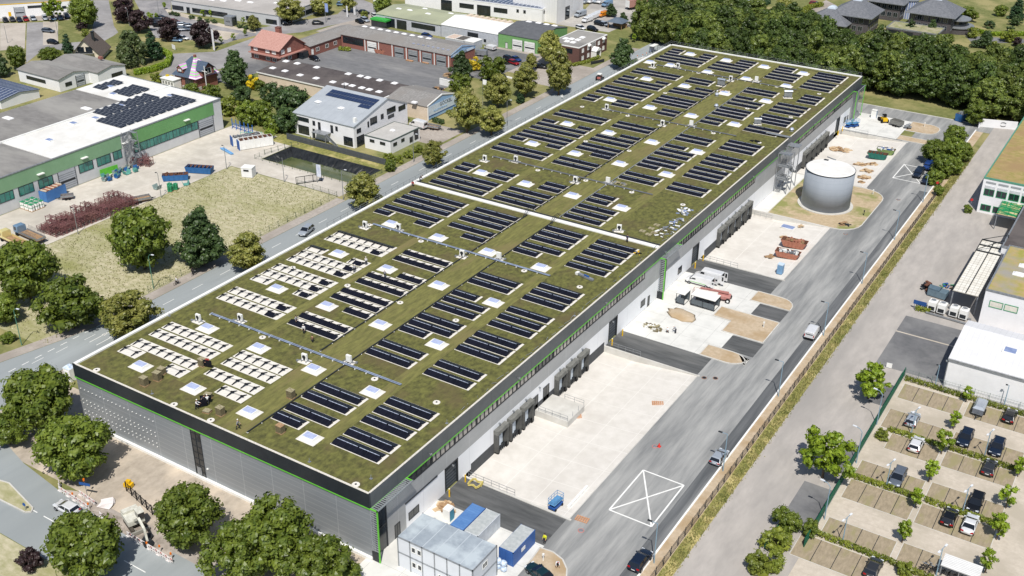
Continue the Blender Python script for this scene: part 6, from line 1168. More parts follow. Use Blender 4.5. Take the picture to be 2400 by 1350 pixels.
# villas
m_vb=M('dark_villa_brick',(92,88,90),(76,72,74),sc=3,rough=.85)
def villa(label,tl,pe,h,Wv,Dv,base=0):
    q=P(tl,*pe,h); t=bld(label,'villa',q.x,q.y,h,'slate_roof_villa'); t.location=(q.x,q.y,0)
    MB().box(1.4,Wv-1.4,1.4,Dv-1.4,0,h-.1).build('wall',m_vb,t); t_=[(0,0,h),(Wv,0,h),(Wv,Dv,h),(0,Dv,h)]; c=[(Wv*.4,Dv*.4,h+4.3),(Wv*.6,Dv*.4,h+4.3),(Wv*.6,Dv*.6,h+4.3),(Wv*.4,Dv*.6,h+4.3)]
    MB().loft([t_,c]).build('roof',m_slate,t); MB().loft([[(p_[0],p_[1],p_[2]) for p_ in ((-.1,-.1,h-.25),(Wv+.1,-.1,h-.25),(Wv+.1,Dv+.1,h-.25),(-.1,Dv+.1,h-.25))],[(-.1,-.1,h),(Wv+.1,-.1,h),(Wv+.1,Dv+.1,h),(-.1,Dv+.1,h)]]).build('eaves',galv,t)
    MB().loft([[(p_[0]*1,p_[1],h+4.2) for p_ in c],[(Wv*.42,Dv*.42,h+4.9),(Wv*.58,Dv*.42,h+4.9),(Wv*.58,Dv*.58,h+4.9),(Wv*.42,Dv*.58,h+4.9)],[(Wv*.47,Dv*.47,h+5.4),(Wv*.53,Dv*.47,h+5.4),(Wv*.53,Dv*.53,h+5.4),(Wv*.47,Dv*.53,h+5.4)]]).build('roof_lantern',M('lantern_glass',(196,206,216),(176,188,200),rough=.3),t)
    n=int((Wv-3)/2.4)
    for i in range(n):
        for z in (h-2.5,h-5.4):
            if z>0: win(t,'s',2.0+i*2.4,3.7+i*2.4,z,z+1.8,1.4,n=2,fr=galv)
    n=int((Dv-3)/2.8)
    for i in range(n):
        for z in (h-2.5,h-5.4):
            if z>0: win(t,'e',2.0+i*2.8,3.9+i*2.8,z,z+1.8,Wv-1.4,n=2,fr=galv)
    return t
villa('villa with grey slate roof and glass lantern, middle of the garden','a3',(560,120),7,16.6,17.5); villa('largest slate roofed villa with round terrace','a3',(1280,110),7.2,18.4,17.8)
villa('low slate roofed villa mostly behind trees, left','a3',(330,190),4.2,16.5,15); villa('villa of which only the lower storeys show at the top edge','a3',(900,0),7,15.5,15)
q=P('a3',1100,260,3); t=bld('low dark brick terrace building with planted roof between the villas','terrace building',q.x,q.y,3,'terrace_building'); flat(t,19,11,3.2,m_vb,M('roof_garden',(168,160,140),(132,136,88),sc=.5,rough=1),.3,galv); win(t,'s',1,5,0,2.6,0,n=3); win(t,'s',7,10,0,2.6,0,n=2)
q=P('a3',1700,300,0); t=bld('round two level terrace with grey rim at the largest villa','round terrace',q.x+1.5,q.y+3,4,'round_terrace'); MB().tube((0,0,0),(0,0,2.2),5.6,k=32).build('base',m_vb,t); MB().tube((0,0,2.2),(0,0,2.5),6.0,k=32).build('lower_rim',galv,t); MB().tube((-.8,.6,2.5),(-.8,.6,4.6),4.2,k=32).build('upper_wall',glass,t); MB().tube((-.8,.6,4.6),(-.8,.6,4.95),5.2,k=32).build('upper_rim',galv,t)
q=P('a3',1240,190,0); t=bld('round glass stair tower between the villas','stair tower',q.x+1,q.y+6,6,'glass_stair_tower'); MB().tube((0,0,0),(0,0,7.2),2.9,k=20).build('glazing',glassb,t); b=MB(); [b.bar((2.95*math.cos(a*PI/10),2.95*math.sin(a*PI/10),0),(2.95*math.cos(a*PI/10),2.95*math.sin(a*PI/10),7.2),.16) for a in range(20)]; b.build('mullions',white,t); MB().tube((0,0,7.2),(0,0,7.4),3.3,k=20).build('roof',galv,t)
# --- east: office with green windows, second block, white hall, canopies
m_sed2=M('dry_planted_roof',(170,146,104),(138,132,74),sc=.7,rough=1,c3=(152,128,92),sc3=.12,det=8,bump=.05)
t=bld('white office with green framed windows and dry planted roof','office building',46.8,178.2,9,'green_window_office'); flat(t,60,62,9.0,m_render,m_sed2,.25,M('green_roof_trim',(92,150,128),rough=.6))
mgf=M('window_green',(30,150,96),rough=.5)
for i in range(5):
    a=.7+i*2.85; win(t,'s',a,a+2.3,4.7,6.4,0,n=2,fr=mgf); win(t,'s',a,a+2.3,.7,2.3,0,n=2,fr=mgf) if i<2 else None; MB().box(a,a+2.3,-.12,-.03,6.45,7.2).build('blind_box',M('blind_grey',(206,208,212),rough=.6),t); MB().box(a,a+2.3,-.1,-.03,7.9,8.3).build('vent_strip',M('vent_grey',(160,164,168)),t)
MB().tube((8,30,9.05),(8,30,9.6),.5,.3,12).build('roof_vent',white,t); MB().tube((9.6,14,9.05),(9.6,14,9.4),.5,.5,12).build('roof_vent',galv,t)
t=thing('net_canopy','flat canopy with green netting in front of the office','canopy',(52.3,169.6,0)); MB().box(0,5.6,0,9.6,4.0,4.12).build('deck',M('canopy_board',(206,192,150),(178,166,124),sc=1.5,rough=.9),t)
b=MB(); rr_=random.Random(4)
for i in range(30): y=rr_.uniform(0,9.6); b.bar((0,y,4.2),(5.6,y+rr_.uniform(-2,2),4.2),.1)
for i in range(16): x=rr_.uniform(0,5.6); b.bar((x,0,4.22),(x+rr_.uniform(-1,1),9.6,4.22),.08)
b.build('netting',M('net_green',(40,150,96),rough=.8),t); b=MB(); [b.box(x,x+.2,y,y+.2,0,4) for x in(.1,5.2) for y in(.2,9.2)]; b.build('post',galv,t)
t=bld('white works block with mossy roof and two roof lights','works block',59.1,120.3,7.7,'mossy_roof_block'); flat(t,50,24,7.7,m_render,M('mossy_roof',(176,152,104),(148,146,76),sc=.5,rough=1,c3=(150,146,138),sc3=.12,det=8),.2,galv)
for a in (1.2,4.0): win(t,'s',a,a+2.5,4.3,5.7,0,m=M('beige_blind',(226,222,210)),fr=mgf,n=1)
domes(t,[(4.6,15),(4.2,10.4)],lambda x,y:7.75,'roof_light',1.1,.8)
t=bld('dark roofed link building behind the lattice canopy','works block',57.5,146.2,6,'dark_link_building'); flat(t,40,30,6.2,m_render,m_darkroof,.3,galv)
t=thing('lattice_canopy','long steel lattice canopy with translucent roof tiles','canopy',(52.7,123.0,0)); L_=28.6
MB().box(0,5.1,0,L_,4.4,4.52).build('roof_sheet',M('translucent_sheet',(232,230,222),(212,208,198),sc=.6,rough=.6,grid=[('X',.86,.1,(176,172,162)),('Y',1.15,.14,(170,166,156))]),t)
b=MB(); [b.bar((0,y,4.7),(5.1,y,4.7),.22) for y in (L_-.2,L_-3.2,L_-6.6)]; [b.bar((x,0,4.65),(x,L_,4.65),.16) for x in(0,2.55,5.1)]; b.bar((5.1,L_,4.7),(5.1,L_,7.0),.16); b.bar((5.1,L_,7.0),(0,L_-.5,4.8),.12); b.bar((4.8,L_-3,4.7),(4.8,L_-3,6.8),.16); b.bar((4.8,L_-3,6.8),(0,L_-6.6,4.8),.12); b.build('truss',dark,t)
b=MB(); [b.box(x,x+.25,y,y+.25,0,4.4) for x in(0,4.8) for y in(.2,9,18,27)]; b.build('post',galv,t); 
t=bld('long white hall with low pitched roof and one roof window','hall',58.7,92.6,6,'white_hall'); gable(t,60,16,6.0,7.1,'x',m_render,M('white_sheet_roof',(222,222,224),(212,212,214),sc=.4,rough=.6,grid=[('X',1.0,.08,(206,206,208))]),.72,.15)
MB().box(7.6,10.2,6.0,8.2,6.3,7.0).box(7.9,9.9,6.2,8.0,7.0,7.06,1).build('roof_window',[white,glassb],t); MB().box(-.2,60,-.3,-.16,5.7,6.0).build('gutter',galv,t); MB().bar((-.1,.2,0),(-.1,.2,6),.14).build('downpipe',galv,t); MB().box(-.5,-.05,.3,.5,4.9,5.2).build('wall_lamp',white,t)
# ================================================================ YARD THINGS
t=thing('water_tank','large round grey steel tank with flat white top','tank',(14.0,161.8,0)); MB().tube((0,0,0),(0,0,.25),6.75,k=56).build('foundation',concrete,t); MB().tube((0,0,.25),(0,0,9.55),5.95,k=72).build('shell',M('tank_steel',(148,155,164),(142,149,158),sc=.4,rough=.75,metal=0,st=(1,1,.2),grid=[('Z',1.55,.03,(124,132,142))]),t,smooth=False)
MB().tube((0,0,9.55),(0,0,9.68),6.05,k=72).build('rim',dark,t); MB().tube((0,0,9.68),(0,0,9.86),5.92,5.7,k=72).build('top',m_membr,t); MB().box(-3.1,-2.0,4.0,4.8,9.8,9.95).build('hatch',dark,t); MB().tube((-.5,5.6,9.9),(-3,6.6,9.9),.14).build('inlet_pipe',galv,t)
for p_ in t.children:
    if p_.name.startswith('shell'):
        for po in p_.data.polygons: po.use_smooth=len(po.vertices)==4
st=thing('steel_stair','galvanised outside stair tower reaching the warehouse roof','stair tower',(.25,162.6,0)); b=MB()
for (x,y) in ((.1,0),(3.2,0),(3.2,6.6),(.1,6.6),(3.2,3.2)): b.box(x-.09,x+.09,y-.09,y+.09,0,10.4)
for z in (3.6,7.0,10.3): b.box(0,3.3,-.1,2.0,z,z+.12); [b.bar((0,-.1,z+q),(3.3,-.1,z+q),.06) for q in(.55,1.1)]; [b.bar((3.3,-.1,z+q),(3.3,2.0,z+q),.06) for q in(.55,1.1)]; b.bar((0,3.2,z),(3.3,3.2,z),.1)
b.build('frame',galv,st); b=MB()
def flight(x,y0,z0,y1,z1,w=1.1):
    n=14
    for i in range(n): f=i/n; yy=y0+(y1-y0)*f; zz=z0+(z1-z0)*f; b.box(x,x+w,yy,yy+.26,zz,zz+.05)
    for s in (x,x+w): b.bar((s,y0,z0),(s,y1,z1),.06,0,.22); b.bar((s,y0,z0+1),(s,y1,z1+1),.05)
flight(.4,-.9+1.0,0,4.6,3.6); flight(1.9,6.6,3.6,2.0,7.0); flight(.4,2.0,7.0,6.4,10.2); b.build('flights',galv,st)
MB().box(-1.2,3.0,6.6,9.4,10.3,10.42).box(-6.4,0,7.4,8.4,12.2,12.32).bar((-1,7.6,10.4),(-1,7.6,12.4),.1).bar((-1,8.2,10.4),(-1,8.2,12.4),.1).build('roof_landing',galv,st)
# loading platform with railing
t=thing('loading_platform','raised concrete platform with railing between dock shelters','platform',(.05,44.1,-1.2)); MB().box(0,6.6,1.1,7.1,0,1.25).build('slab',concrete,t)
b=MB(); [b.bar((x,y,1.25),(x,y,2.3),.05) for x,y in ((.6,1.2),(2,1.2),(3.4,1.2),(5,1.2),(6.5,1.2),(6.5,3),(6.5,5),(6.5,7),(4.6,7),(2.6,7))]; [b.bar((.6,1.2,z),(6.5,1.2,z),.04) for z in(1.8,2.3)]; [b.bar((6.5,7,z),(2.6,7,z),.04) for z in (1.8,2.3)]; b.build('railing',galv,t)
def railing(label,pts,h=1.05,step=1.4,name='safety_railing',z=.12,group=None):
    p0=Vector((*pts[0],z)); b=MB()
    for i in range(len(pts)-1):
        a=Vector((*pts[i],z))-p0; c=Vector((*pts[i+1],z))-p0; n=max(1,int((c-a).length/step))
        for k in range(n+1): q=a.lerp(c,k/n); b.bar(q,q+Vector((0,0,h)),.05)
        for zz in (h*.5,h): b.bar(a+Vector((0,0,zz)),c+Vector((0,0,zz)),.05)
    return tag(b.build(name,galv,None,tuple(p0)),label,'railing',group)
railing('galvanised railing on the wall at the near side of the first dock yard',[(.8,23.3),(9.6,23.3)]); railing('galvanised railing on the wall at the far side of the first dock yard',[(1.2,71.4),(7.6,71.4)]); railing('galvanised railing at the near side of the middle dock yard',[(.8,116.6),(9,116.6)]); railing('galvanised railing at the farthest dock yard lane',[(1.4,217.5),(8.4,217.5)])
railing('railing across the end of the middle dock yard by the platform',[(1,147.6),(5.5,147.6)],z=-.9)
# containers
m_cw=M('container_white',(212,216,222),(204,208,214),sc=.4,rough=.5,grid=[('X',2.12,.05,(150,154,160))]); m_cr=M('container_roof_steel',(172,182,190),(150,160,170),sc=.5,rough=.55,metal=.15,c3=(190,200,206),sc3=.3,grid=[('X',2.12,.1,(196,204,210))])
for z,l in ((0,'lower tier of the white site office containers'),(2.75,'upper tier of the white site office containers with stained steel roof')):
    t=thing('office_containers',l,'containers',(4.0,.95,z)); MB().box(0,12.8,0,6.0,.02,2.68).build('wall',m_cw,t)
    if z: MB().box(.05,12.75,.05,5.95,2.68,2.78).build('roof',m_cr,t)
    b=MB(); [b.box(x-.08,x+.08,y-.08,y+.08,0,2.76) for x in [i*12.8/6 for i in range(7)] for y in (0,6.0)]; b.box(-.08,12.88,-.08,.06,2.6,2.76); b.box(12.74,12.88,0,6,2.6,2.76); b.build('corner_posts',galv,t)
    for x in (2.4,3.4)+(() if z else (7,10.6)): win(t,'s',x,x+.75,1.0,2.0,0,fr=white,n=1)
    win(t,'e',2.4,3.6,1.0,2.0,12.8,fr=white,n=2) if z else None
def cont(label,x,y,z,W_,L_,wall,roof,h=2.6,rz=0):
    t=thing('shipping_container',label,'container',(x,y,z),rz); MB().box(0,W_,0,L_,.02,h-.03).build('wall',wall,t); MB().box(.05,W_-.05,.05,L_-.05,h-.03,h).build('roof',roof,t)
    b=MB(); [b.box(a-.02,a+.1,c-.02,c+.1,0,h+.01) for a in(0,W_-.08) for c in(0,L_-.08)]; b.box(-.02,W_+.02,-.02,.1,h-.1,h+.01); b.box(W_-.08,W_+.02,.1,L_-.08,h-.1,h+.01); b.build('frame',wall,t); MB().box(.15,W_/2-.03,-.05,-.0,.15,h-.15).box(W_/2+.03,W_-.15,-.05,0,.15,h-.15).build('door',wall,t); return t
m_cb=M('container_blue',(62,102,168),(54,92,154),sc=.4,rough=.5,grid=[('Y',.28,.08,(54,90,150)),('X',.28,.08,(54,90,150))])
cont('container with bright blue roof behind the white site offices',6.75,9.7,0,2.4,6.0,m_cb,M('blue_roof',(96,136,188),(80,120,174),sc=1,rough=.5,grid=[('Y',.5,.1,(84,122,176))])); cont('container with pale streaked roof beside the blue roofed one',9.25,9.8,0,2.45,6.0,M('container_grey',(206,212,218),rough=.5),M('streaky_roof',(184,188,188),(160,166,168),sc=1.5,rough=.7))
cb_=cont('blue container with grey roof near the worker in yellow',15.5,9.6,0,2.45,6.0,m_cb,M('streaky_roof',(184,188,188))); MB().box(2.45,2.5,2.2,3.2,1.2,1.8).build('window',white,cb_)
t=thing('portable_toilet','white and teal portable toilet beside the blue roofed container','portable toilet',(4.1,13.2,0)); MB().box(-.58,.58,-.58,.58,0,2.1).build('cabin',M('toilet_teal',(70,150,176),(60,138,164),rough=.5),t); MB().box(-.62,.62,-.66,-.56,.0,2.15).box(-.66,-.56,-.62,.62,0,2.15).loft([[(-.64,-.64,2.1),(.64,-.64,2.1),(.64,.64,2.1),(-.64,.64,2.1)],[(-.5,-.5,2.4),(.5,-.5,2.4),(.5,.5,2.4),(-.5,.5,2.4)]]).build('shell',white,t)
t=thing('portable_toilet','tall pale portable toilet by the street corner of the warehouse','portable toilet',(-76.2,7.6,0)); MB().box(-.9,.9,-.8,.8,0,2.6).build('cabin',white,t); MB().box(-.6,.6,-.84,-.8,.3,2.2).build('door',m_render,t); MB().loft([[(-.9,-.8,2.6),(.9,-.8,2.6),(.9,.8,2.6),(-.9,.8,2.6)],[(-.3,-.3,3.1),(.3,-.3,3.1),(.3,.3,3.1),(-.3,.3,3.1)]]).build('top',M('sack_white',(226,232,240),(150,176,206),sc=3,rough=.8),t)
t=thing('big_bag_stack','stack of white sacks with coloured print by the blue container','sacks',(16.2,8.2,0)); [MB().blob((x,0,z+.5),.52,.5,.52,i,0,.08,9,7).build('sack',M('sack_white',(226,232,240)),t) for i,(x,z) in enumerate(((0,0),(1.0,0),(.1,.95),(1.0,.95)))]
t=thing('portable_toilet','pale blue topped portable toilet in the middle dock yard','portable toilet',(17.7,119.6,0)); MB().box(-.6,.6,-.6,.6,0,2.1).build('cabin',M('pale_blue_plastic',(120,160,196),rough=.5),t); MB().box(-.64,.64,-.64,.64,2.1,2.3).build('top',M('pale_top',(196,214,230)),t)
t=thing('portable_toilet','white tall portable toilet beside the far loop road','portable toilet',(5.4,234.2,0)); MB().box(-.7,.7,-.6,.6,0,2.3).build('cabin',M('pale_blue_plastic',(120,160,196)),t); MB().box(-.76,.76,-.7,-.6,0,2.4).box(-.76,.76,-.7,.66,2.3,2.45).build('shell',white,t)
# waste skips
def skip(label,x,y,rz,c,L_=5.2,W_=2.2,h=1.5,flare=.7,load=None,name='skip',z=0):
    t=thing(name,label,'skip',(x,y,z),rz); b=MB(); o=[(-L_/2,-W_/2,h),(L_/2,-W_/2,h),(L_/2,W_/2,h),(-L_/2,W_/2,h)]; i=[(-L_/2+flare,-W_/2+.1,.1),(L_/2-flare,-W_/2+.1,.1),(L_/2-flare,W_/2-.1,.1),(-L_/2+flare,W_/2-.1,.1)]
    for k in range(4): j=(k+1)%4; b.poly([i[k],i[j],o[j],o[k]]); w=.08; 
    ii=[(p[0]*.97,p[1]*.94,p[2]+.1) for p in i]; oo=[(p[0]*.975,p[1]*.93,p[2]) for p in o]
    for k in range(4): j=(k+1)%4; b.poly([ii[j],ii[k],oo[k],oo[j]],1); b.poly([o[k],o[j],oo[j],oo[k]])
    b.poly(ii,1); b.build('hull',[c,M('rusty_inside',(118,84,68),(88,62,52),sc=2,rough=.95)],t)
    r=MB(); n=int(L_/1.2); [r.box(-L_/2+flare+.2+k*(L_-2*flare)/n,-L_/2+flare+.3+k*(L_-2*flare)/n,-W_/2-.03,W_/2+.03,.3,h-.05) for k in range(n)]; r.build('ribs',c,t)
    if load:
        q=MB(); rx=random.Random(hash_(label)); [q.box(cx-s,cx+s,cy-s*.3,cy+s*.3,h-.25,h+rx.uniform(0,.35),rx.randrange(len(load)),rx.uniform(0,PI)) for cx,cy,s in [(rx.uniform(-L_/2+.6,L_/2-.6),rx.uniform(-W_/2+.4,W_/2-.4),rx.uniform(.2,.6)) for _ in range(26)]]; q.build('load',load,t)
    return t
mteal=M('skip_teal',(44,110,98),(38,98,88),rough=.6); molive=M('skip_olive',(128,148,92),(112,132,80),rough=.6); mrust=M('skip_rust',(176,120,100),(150,98,80),sc=2,rough=.8); mblue=M('skip_blue',(54,106,160),(46,94,146),sc=1,rough=.6)
skip('dark green waste skip in the farthest dock yard',15.8,201.4,.1,mteal,5.4,2.3,1.6,.8,z=-.2); skip('olive green skip filled with mixed waste',16.8,206.0,.1,molive,5.0,2.2,1.5,.8,[wood,white,blue,galv],z=-.15)
skip('rust red skip loaded with white boards in the middle dock yard',16.2,128.6,.08,mrust,5.6,2.4,1.4,.7,[white,galv],z=-.2); skip('larger rust red skip with slatted load in the middle dock yard',15.6,134.6,.08,mrust,6,2.4,1.6,.8,[wood,mrust],z=-.2)
skip('long blue skip at the meadow edge, nearer one',-132.6,84.2,.75,mblue,6.6,2.3,1.6,.25,[M('rusty_inside',(118,84,68))]); skip('long blue skip at the meadow edge, farther one',-131.2,91.2,.42,mblue,7.2,2.4,1.7,.25)
skip('blue lidded waste container at the wood edge',28.4,246.6,1.2,mblue,4.4,2.3,2.3,.1,[galv])
skip('white open container with blue ends, nearer of the two by the pond',-132.4,113.2,PI*.33,white,9.5,2.5,2.7,.05); skip('white open container with blue ends, farther of the two by the pond',-136.2,113.6,PI*.33,white,8,2.5,2.5,.05,[galv])
for (x,y,l) in ((-134.7,108.9,'blue end panel standing by the nearer white container'),(-138.6,110.2,'blue end panel standing by the farther white container')): tag(MB().box(-.8,.8,-.08,.08,0,2.6).box(-.9,-.7,-.15,.15,0,2.7).box(.7,.9,-.15,.15,0,2.7).build('container_gate',blue,None,(x,y,0),-.5),l,'gate')
tag(MB().bar((-3,0,.3),(3,0,.3),.35).bar((-3,.7,.25),(3,.5,.25),.3).build('steel_girder',M('girder_blue',(120,176,226),rough=.5),None,(-136.2,105.6,0),-.28),'pale blue steel girders lying on the works yard','girder')
b=MB()
for i in range(6): b.box(-4.5+i*1.8,-4.35+i*1.8,-.08,.08,0,2.8); b.bar((-4.5+i*1.8,0,.3),(-3.6+i*1.8,-.9,.1),.1)
[b.bar((-4.5,0,z),(4.6,0,z),.1) for z in(.4,1.0,1.5)]; tag(b.build('storage_rack',M('rack_blue',(50,110,190)),None,(-144.6,120.4,0),-.1),'blue cantilever rack along the bushes','rack')
b=MB()
for i in range(5): b.box(-3+i*1.5,-2.9+i*1.5,-.06,.06,0,2.0)
[b.bar((-3,0,z),(3.1,0,z),.08) for z in(.2,1.0,1.9)]; tag(b.build('storage_rack',M('rack_teal',(60,190,160)),None,(-137.9,117.2,0),.6),'turquoise rack frame beside the white containers','rack')
t=cont('blue corrugated open container with roof load in front of the green hall',-151.2+1.2,56.2,0,2.6,6.2,M('corrugated_blue',(84,136,196),(72,122,182),sc=.5,rough=.5,grid=[('Y',.4,.12,(66,112,170)),('X',.4,.12,(66,112,170))]),dark,2.7,.12)
b=MB(); rx=random.Random(3); [b.box(.3+rx.uniform(0,.3),2.3,.3+i*.6,.6+i*.6,2.7,2.85+rx.uniform(0,.2),i%2) for i in range(9)]; b.build('roof_load',[m_sand_r,mrust],t)
# rack frames, crates
m_rack=M('oxide_red_frame',(140,100,98),(96,62,62),sc=1,rough=.8,rnd=.15)
def rackmesh(seed):
    r=random.Random(seed); b=MB(); 
    for lvl in range(2):
        z=lvl*1.1
        for x in (-1.1,1.1):
            for y in (-.6,.6): b.box(x-.05,x+.05,y-.05,y+.05,z,z+1.1)
        for zz in (.15,.95):
            [b.bar((-1.1,y,z+zz),(1.1,y,z+zz),.07) for y in(-.6,0,.6)]; [b.bar((x,-.6,z+zz),(x,.6,z+zz),.07) for x in(-1.1,-.4,.4,1.1)]
        for k in range(3): b.bar((r.uniform(-1,1),-.6,z+.3),(r.uniform(-1,1),.6,z+1.0),.06)
    return b.mesh('transport_rack',m_rack)
RM=[rackmesh(i) for i in range(3)]; k=0; rx=random.Random(8)
for i in range(17):
    for j in range(3):
        y=45.4+i*1.36+rx.uniform(-.1,.1); x=-134.9+j*2.5+.05*i+rx.uniform(-.15,.15)
        if x>-128.8: continue
        o=ob('transport_rack',RM[k%3],None,(x,y,0),PI*.0+rx.uniform(-.08,.08)); o.scale=(1,1,rx.choice((.6,1,1,1.3))); k+=1; tag(o,'dark red tubular transport rack packed in the long row at the meadow edge','rack','dark red transport racks')
for i,(x,y) in enumerate(((-149.2,85.6),(-147.4,86.4),(-145.9,87.2),(-148.6,88.3))):
    tag(ob('transport_rack',RM[i%3],None,(x,y,0),.5+i*.7),'dark red transport rack jumbled beside the stair tower','rack','dark red racks beside the stair tower')
m_cg=M('crate_green',(60,150,108),(50,134,96),rough=.6)
k=0
for i in range(3):
    for j in range(3):
        k+=1; t=thing('drum_pallet','green capped drums on a pallet before the green hall, %s from left'%ordw(k),'drum pallet',(-149.6+j*1.6,51.2+i*1.35,0),.1,'pallets of green capped drums'); MB().box(-.6,.6,-.55,.55,0,.16).build('pallet',wood,t)
        b=MB(); [b.tube((x,y,.16+z),(x,y,.85+z),.26,k=10) for x in(-.3,.3) for y in(-.28,.28) for z in(0,.85)]; b.build('drums',white,t); b=MB(); [b.tube((x,y,.85+z),(x,y,.98+z),.27,k=10) for x in(-.3,.3) for y in(-.28,.28) for z in(0,.85)]; b.build('caps',m_cg,t)
for i,(x,y) in enumerate(((-127.6,77.8),(-127.4,79.4),(-128.8,78.8))): 
    t=thing('drum_pallet','green drum pallet at the meadow edge, %s of three'%ordw(i+1),'drum pallet',(x,y,0),.4,'green drum pallets at the meadow edge'); MB().box(-.6,.6,-.55,.55,0,.16).build('pallet',wood,t); b=MB(); [b.tube((a,c,.16+z),(a,c,.9+z),.27,k=10) for a in(-.3,.3) for c in(-.28,.28) for z in(0,.85)]; b.build('drums',m_cg,t)
cm=[M('bin_steel',(150,168,164),(120,136,134),sc=2,rough=.6),mblue,M('bin_teal',(96,160,150),rough=.6)]
cnm=['grey steel','blue','teal']; rx=random.Random(12)
for i in range(14):
    x=-149.4+rx.uniform(0,4.6); y=73.6+i*.78
    t=thing('tipping_bin','%s tipping bin among the bins along the green hall, %s from left'%(cnm[i%3],ordw(i//3+1)),'bin',(x,y,0),rx.uniform(-.3,.5),'tipping bins along the green hall')
    b=MB(); b.ext([(-.7,.9),(-.45,.1),(.45,.1),(.7,.9),(.6,.9),(.38,.2),(-.38,.2),(-.6,.9)],'y',-.55,.55); b.build('tub',cm[i%3],t); MB().box(-.5,.5,-.5,.5,0,.12).build('base',dark,t)
for i,(x,y,c,l) in enumerate(((-131.9,77.4,0,'grey steel bin by the lamp at the meadow edge'),(-129.6,80.2,0,'round topped grey bin behind the green drums'),(-127.9,83.2,2,'flat teal crate leaning at the meadow edge'),(-146.2,79.8,2,'teal crate nearest the camera among the bins'))):
    t=thing('tipping_bin',l,'bin',(x,y,0),.5*i); b=MB(); b.ext([(-.9,1.1),(-.6,.1),(.6,.1),(.9,1.1),(.8,1.1),(.5,.2),(-.5,.2),(-.8,1.1)],'y',-.8,.8); b.build('tub',cm[c],t); MB().box(-.6,.6,-.7,.7,0,.12).build('base',dark,t)
tag(MB().box(-2.6,2.6,-.05,.05,0,1.9).build('fence_panel_stack',M('lime_green_panel',(110,200,70),rough=.6),None,(-150,77.4,0),PI/2-.12),'lime green mesh panels leaning on the green hall wall','panel')
t=thing('site_cabin','small white cabin at the meadow corner','cabin',(-118.6,96.4,0),.35); MB().box(-1.5,1.5,-1.2,1.2,.1,2.6).build('wall',m_render,t); MB().box(-1.55,1.55,-1.25,1.25,2.6,2.72).build('roof',white,t); win(t,'s',-.8,.6,1.8,2.2,-1.2,n=1)
# shelters in the yard
for (x0,x1,y0,y1,l) in ((4.3,6.1,94.6,97.3,'small dark framed glass shelter near the sand heap'),(7.2,12.4,95.5,98.3,'long dark framed bicycle shelter with white roof')):
    t=thing('glass_shelter',l,'shelter',(x0,y0,0)); w_,d_=x1-x0,y1-y0; b=MB(); [b.box(x-.05,x+.05,y-.05,y+.05,0,2.4) for x in ([0,w_] if w_<3 else [0,w_/2,w_]) for y in(0,d_)]; [b.bar((0,y,z),(w_,y,z),.08) for y in(0,d_) for z in(.1,2.35)]; [b.bar((x,0,z),(x,d_,z),.08) for x in (0,w_) for z in(.1,2.35)]; b.build('frame',dark,t)
    MB().box(-.1,w_+.1,-.1,d_+.1,2.4,2.52).build('roof',white,t); MB().box(.05,w_-.05,d_-.02,d_+.02,.2,2.2).box(.05,w_-.05,-.0,.02,.4,1.5).build('panes',M('grey_shelter_glass',(96,104,110),rough=.2),t)
    b=MB(); [b.bar((.5+i*.7,.5,.1),(.5+i*.7,1.6,.9),.06) for i in range(int(w_/.8))]; b.build('bike_stands',dark,t)
b=MB(); rx=random.Random(2)
for i in range(14):
    for j in range(26):
        pass
n=18; rings=[]
for k,(r_,z) in enumerate(((1,0),(.8,.22),(.55,.42),(.28,.56),(.06,.6))): rings.append([(3.4*r_*math.cos(2*PI*i/n)*(1+.14*math.sin(3*i)),2.3*r_*math.sin(2*PI*i/n)*(1+.1*math.cos(2*i)),z) for i in range(n)])
b.loft(rings); tag(b.build('sand_heap',m_sand,None,(7.4,90.6,0),-.3,True),'low heap of tan sand on the pale apron','sand heap')
heap('rubble_pile','heap of spoil and perforated bricks near two workers','rubble',4.8,82.6,0,3.6,2,.7,40,[m_moss,white,m_mosst],seed=21)
# pallets, planks, timber piles
def ppile(label,x,y,z=0,n=24,w=2.4,seed=1,mats=None,h=.7,sz=(.8,2.2)): return heap('timber_pile',label,'timber pile',x,y,z,w,w*.6,h,n,mats or [wood,M('raw_timber',(206,182,150),(180,156,124),rough=.9)],sz,.1,seed)
ppile('long low timber pile near the farthest dock shelters',4.6,204.5,-1.15,40,5,31); ppile('flat timber pile behind the round tank, left one',13.4,195,-.6,16,2.4,32); ppile('flat timber pile behind the round tank, right one',15.8,196.4,-.4,16,2.4,33); ppile('heaped timber pile right of the tank, farther',16.2,190.4,-.3,26,2.4,34); ppile('heaped timber pile right of the tank, nearer',17.2,185.2,-.25,26,2.6,35); ppile('small timber stack nearest the round tank',17.3,181.4,-.2,10,1.2,36,sz=(.6,1.2)); ppile('loose boards left of the olive skip',13.6,205.4,-.5,8,1.6,37)
ppile('small timber stack in the middle dock yard',11.7,139,-.7,10,1.4,38,sz=(.6,1.2)); ppile('small pallet with boards below the tank island',13.2,146.4,-.5,8,1.2,39,sz=(.6,1.1)); ppile('heap of boards against the wall near the first roller door',2.3,15.0,0,26,2.2,40); ppile('few boards between the skip and the small white panel',12.8,127,-.6,6,1.4,41)
tag(MB().box(-1.6,1.6,-1,1,.02,.16).box(-1.5,1.5,-.9,.9,.16,.2,1).build('roof_panel',[white,glassb],None,(10.4,145.4,-.85),-.05),'pale blue framed panel lying in the middle dock yard','panel'); tag(MB().box(-.8,.8,-.7,.7,.02,.5).build('white_crate',white,None,(15.9,138,-.35),.1),'white crate near the larger rust red skip','crate')
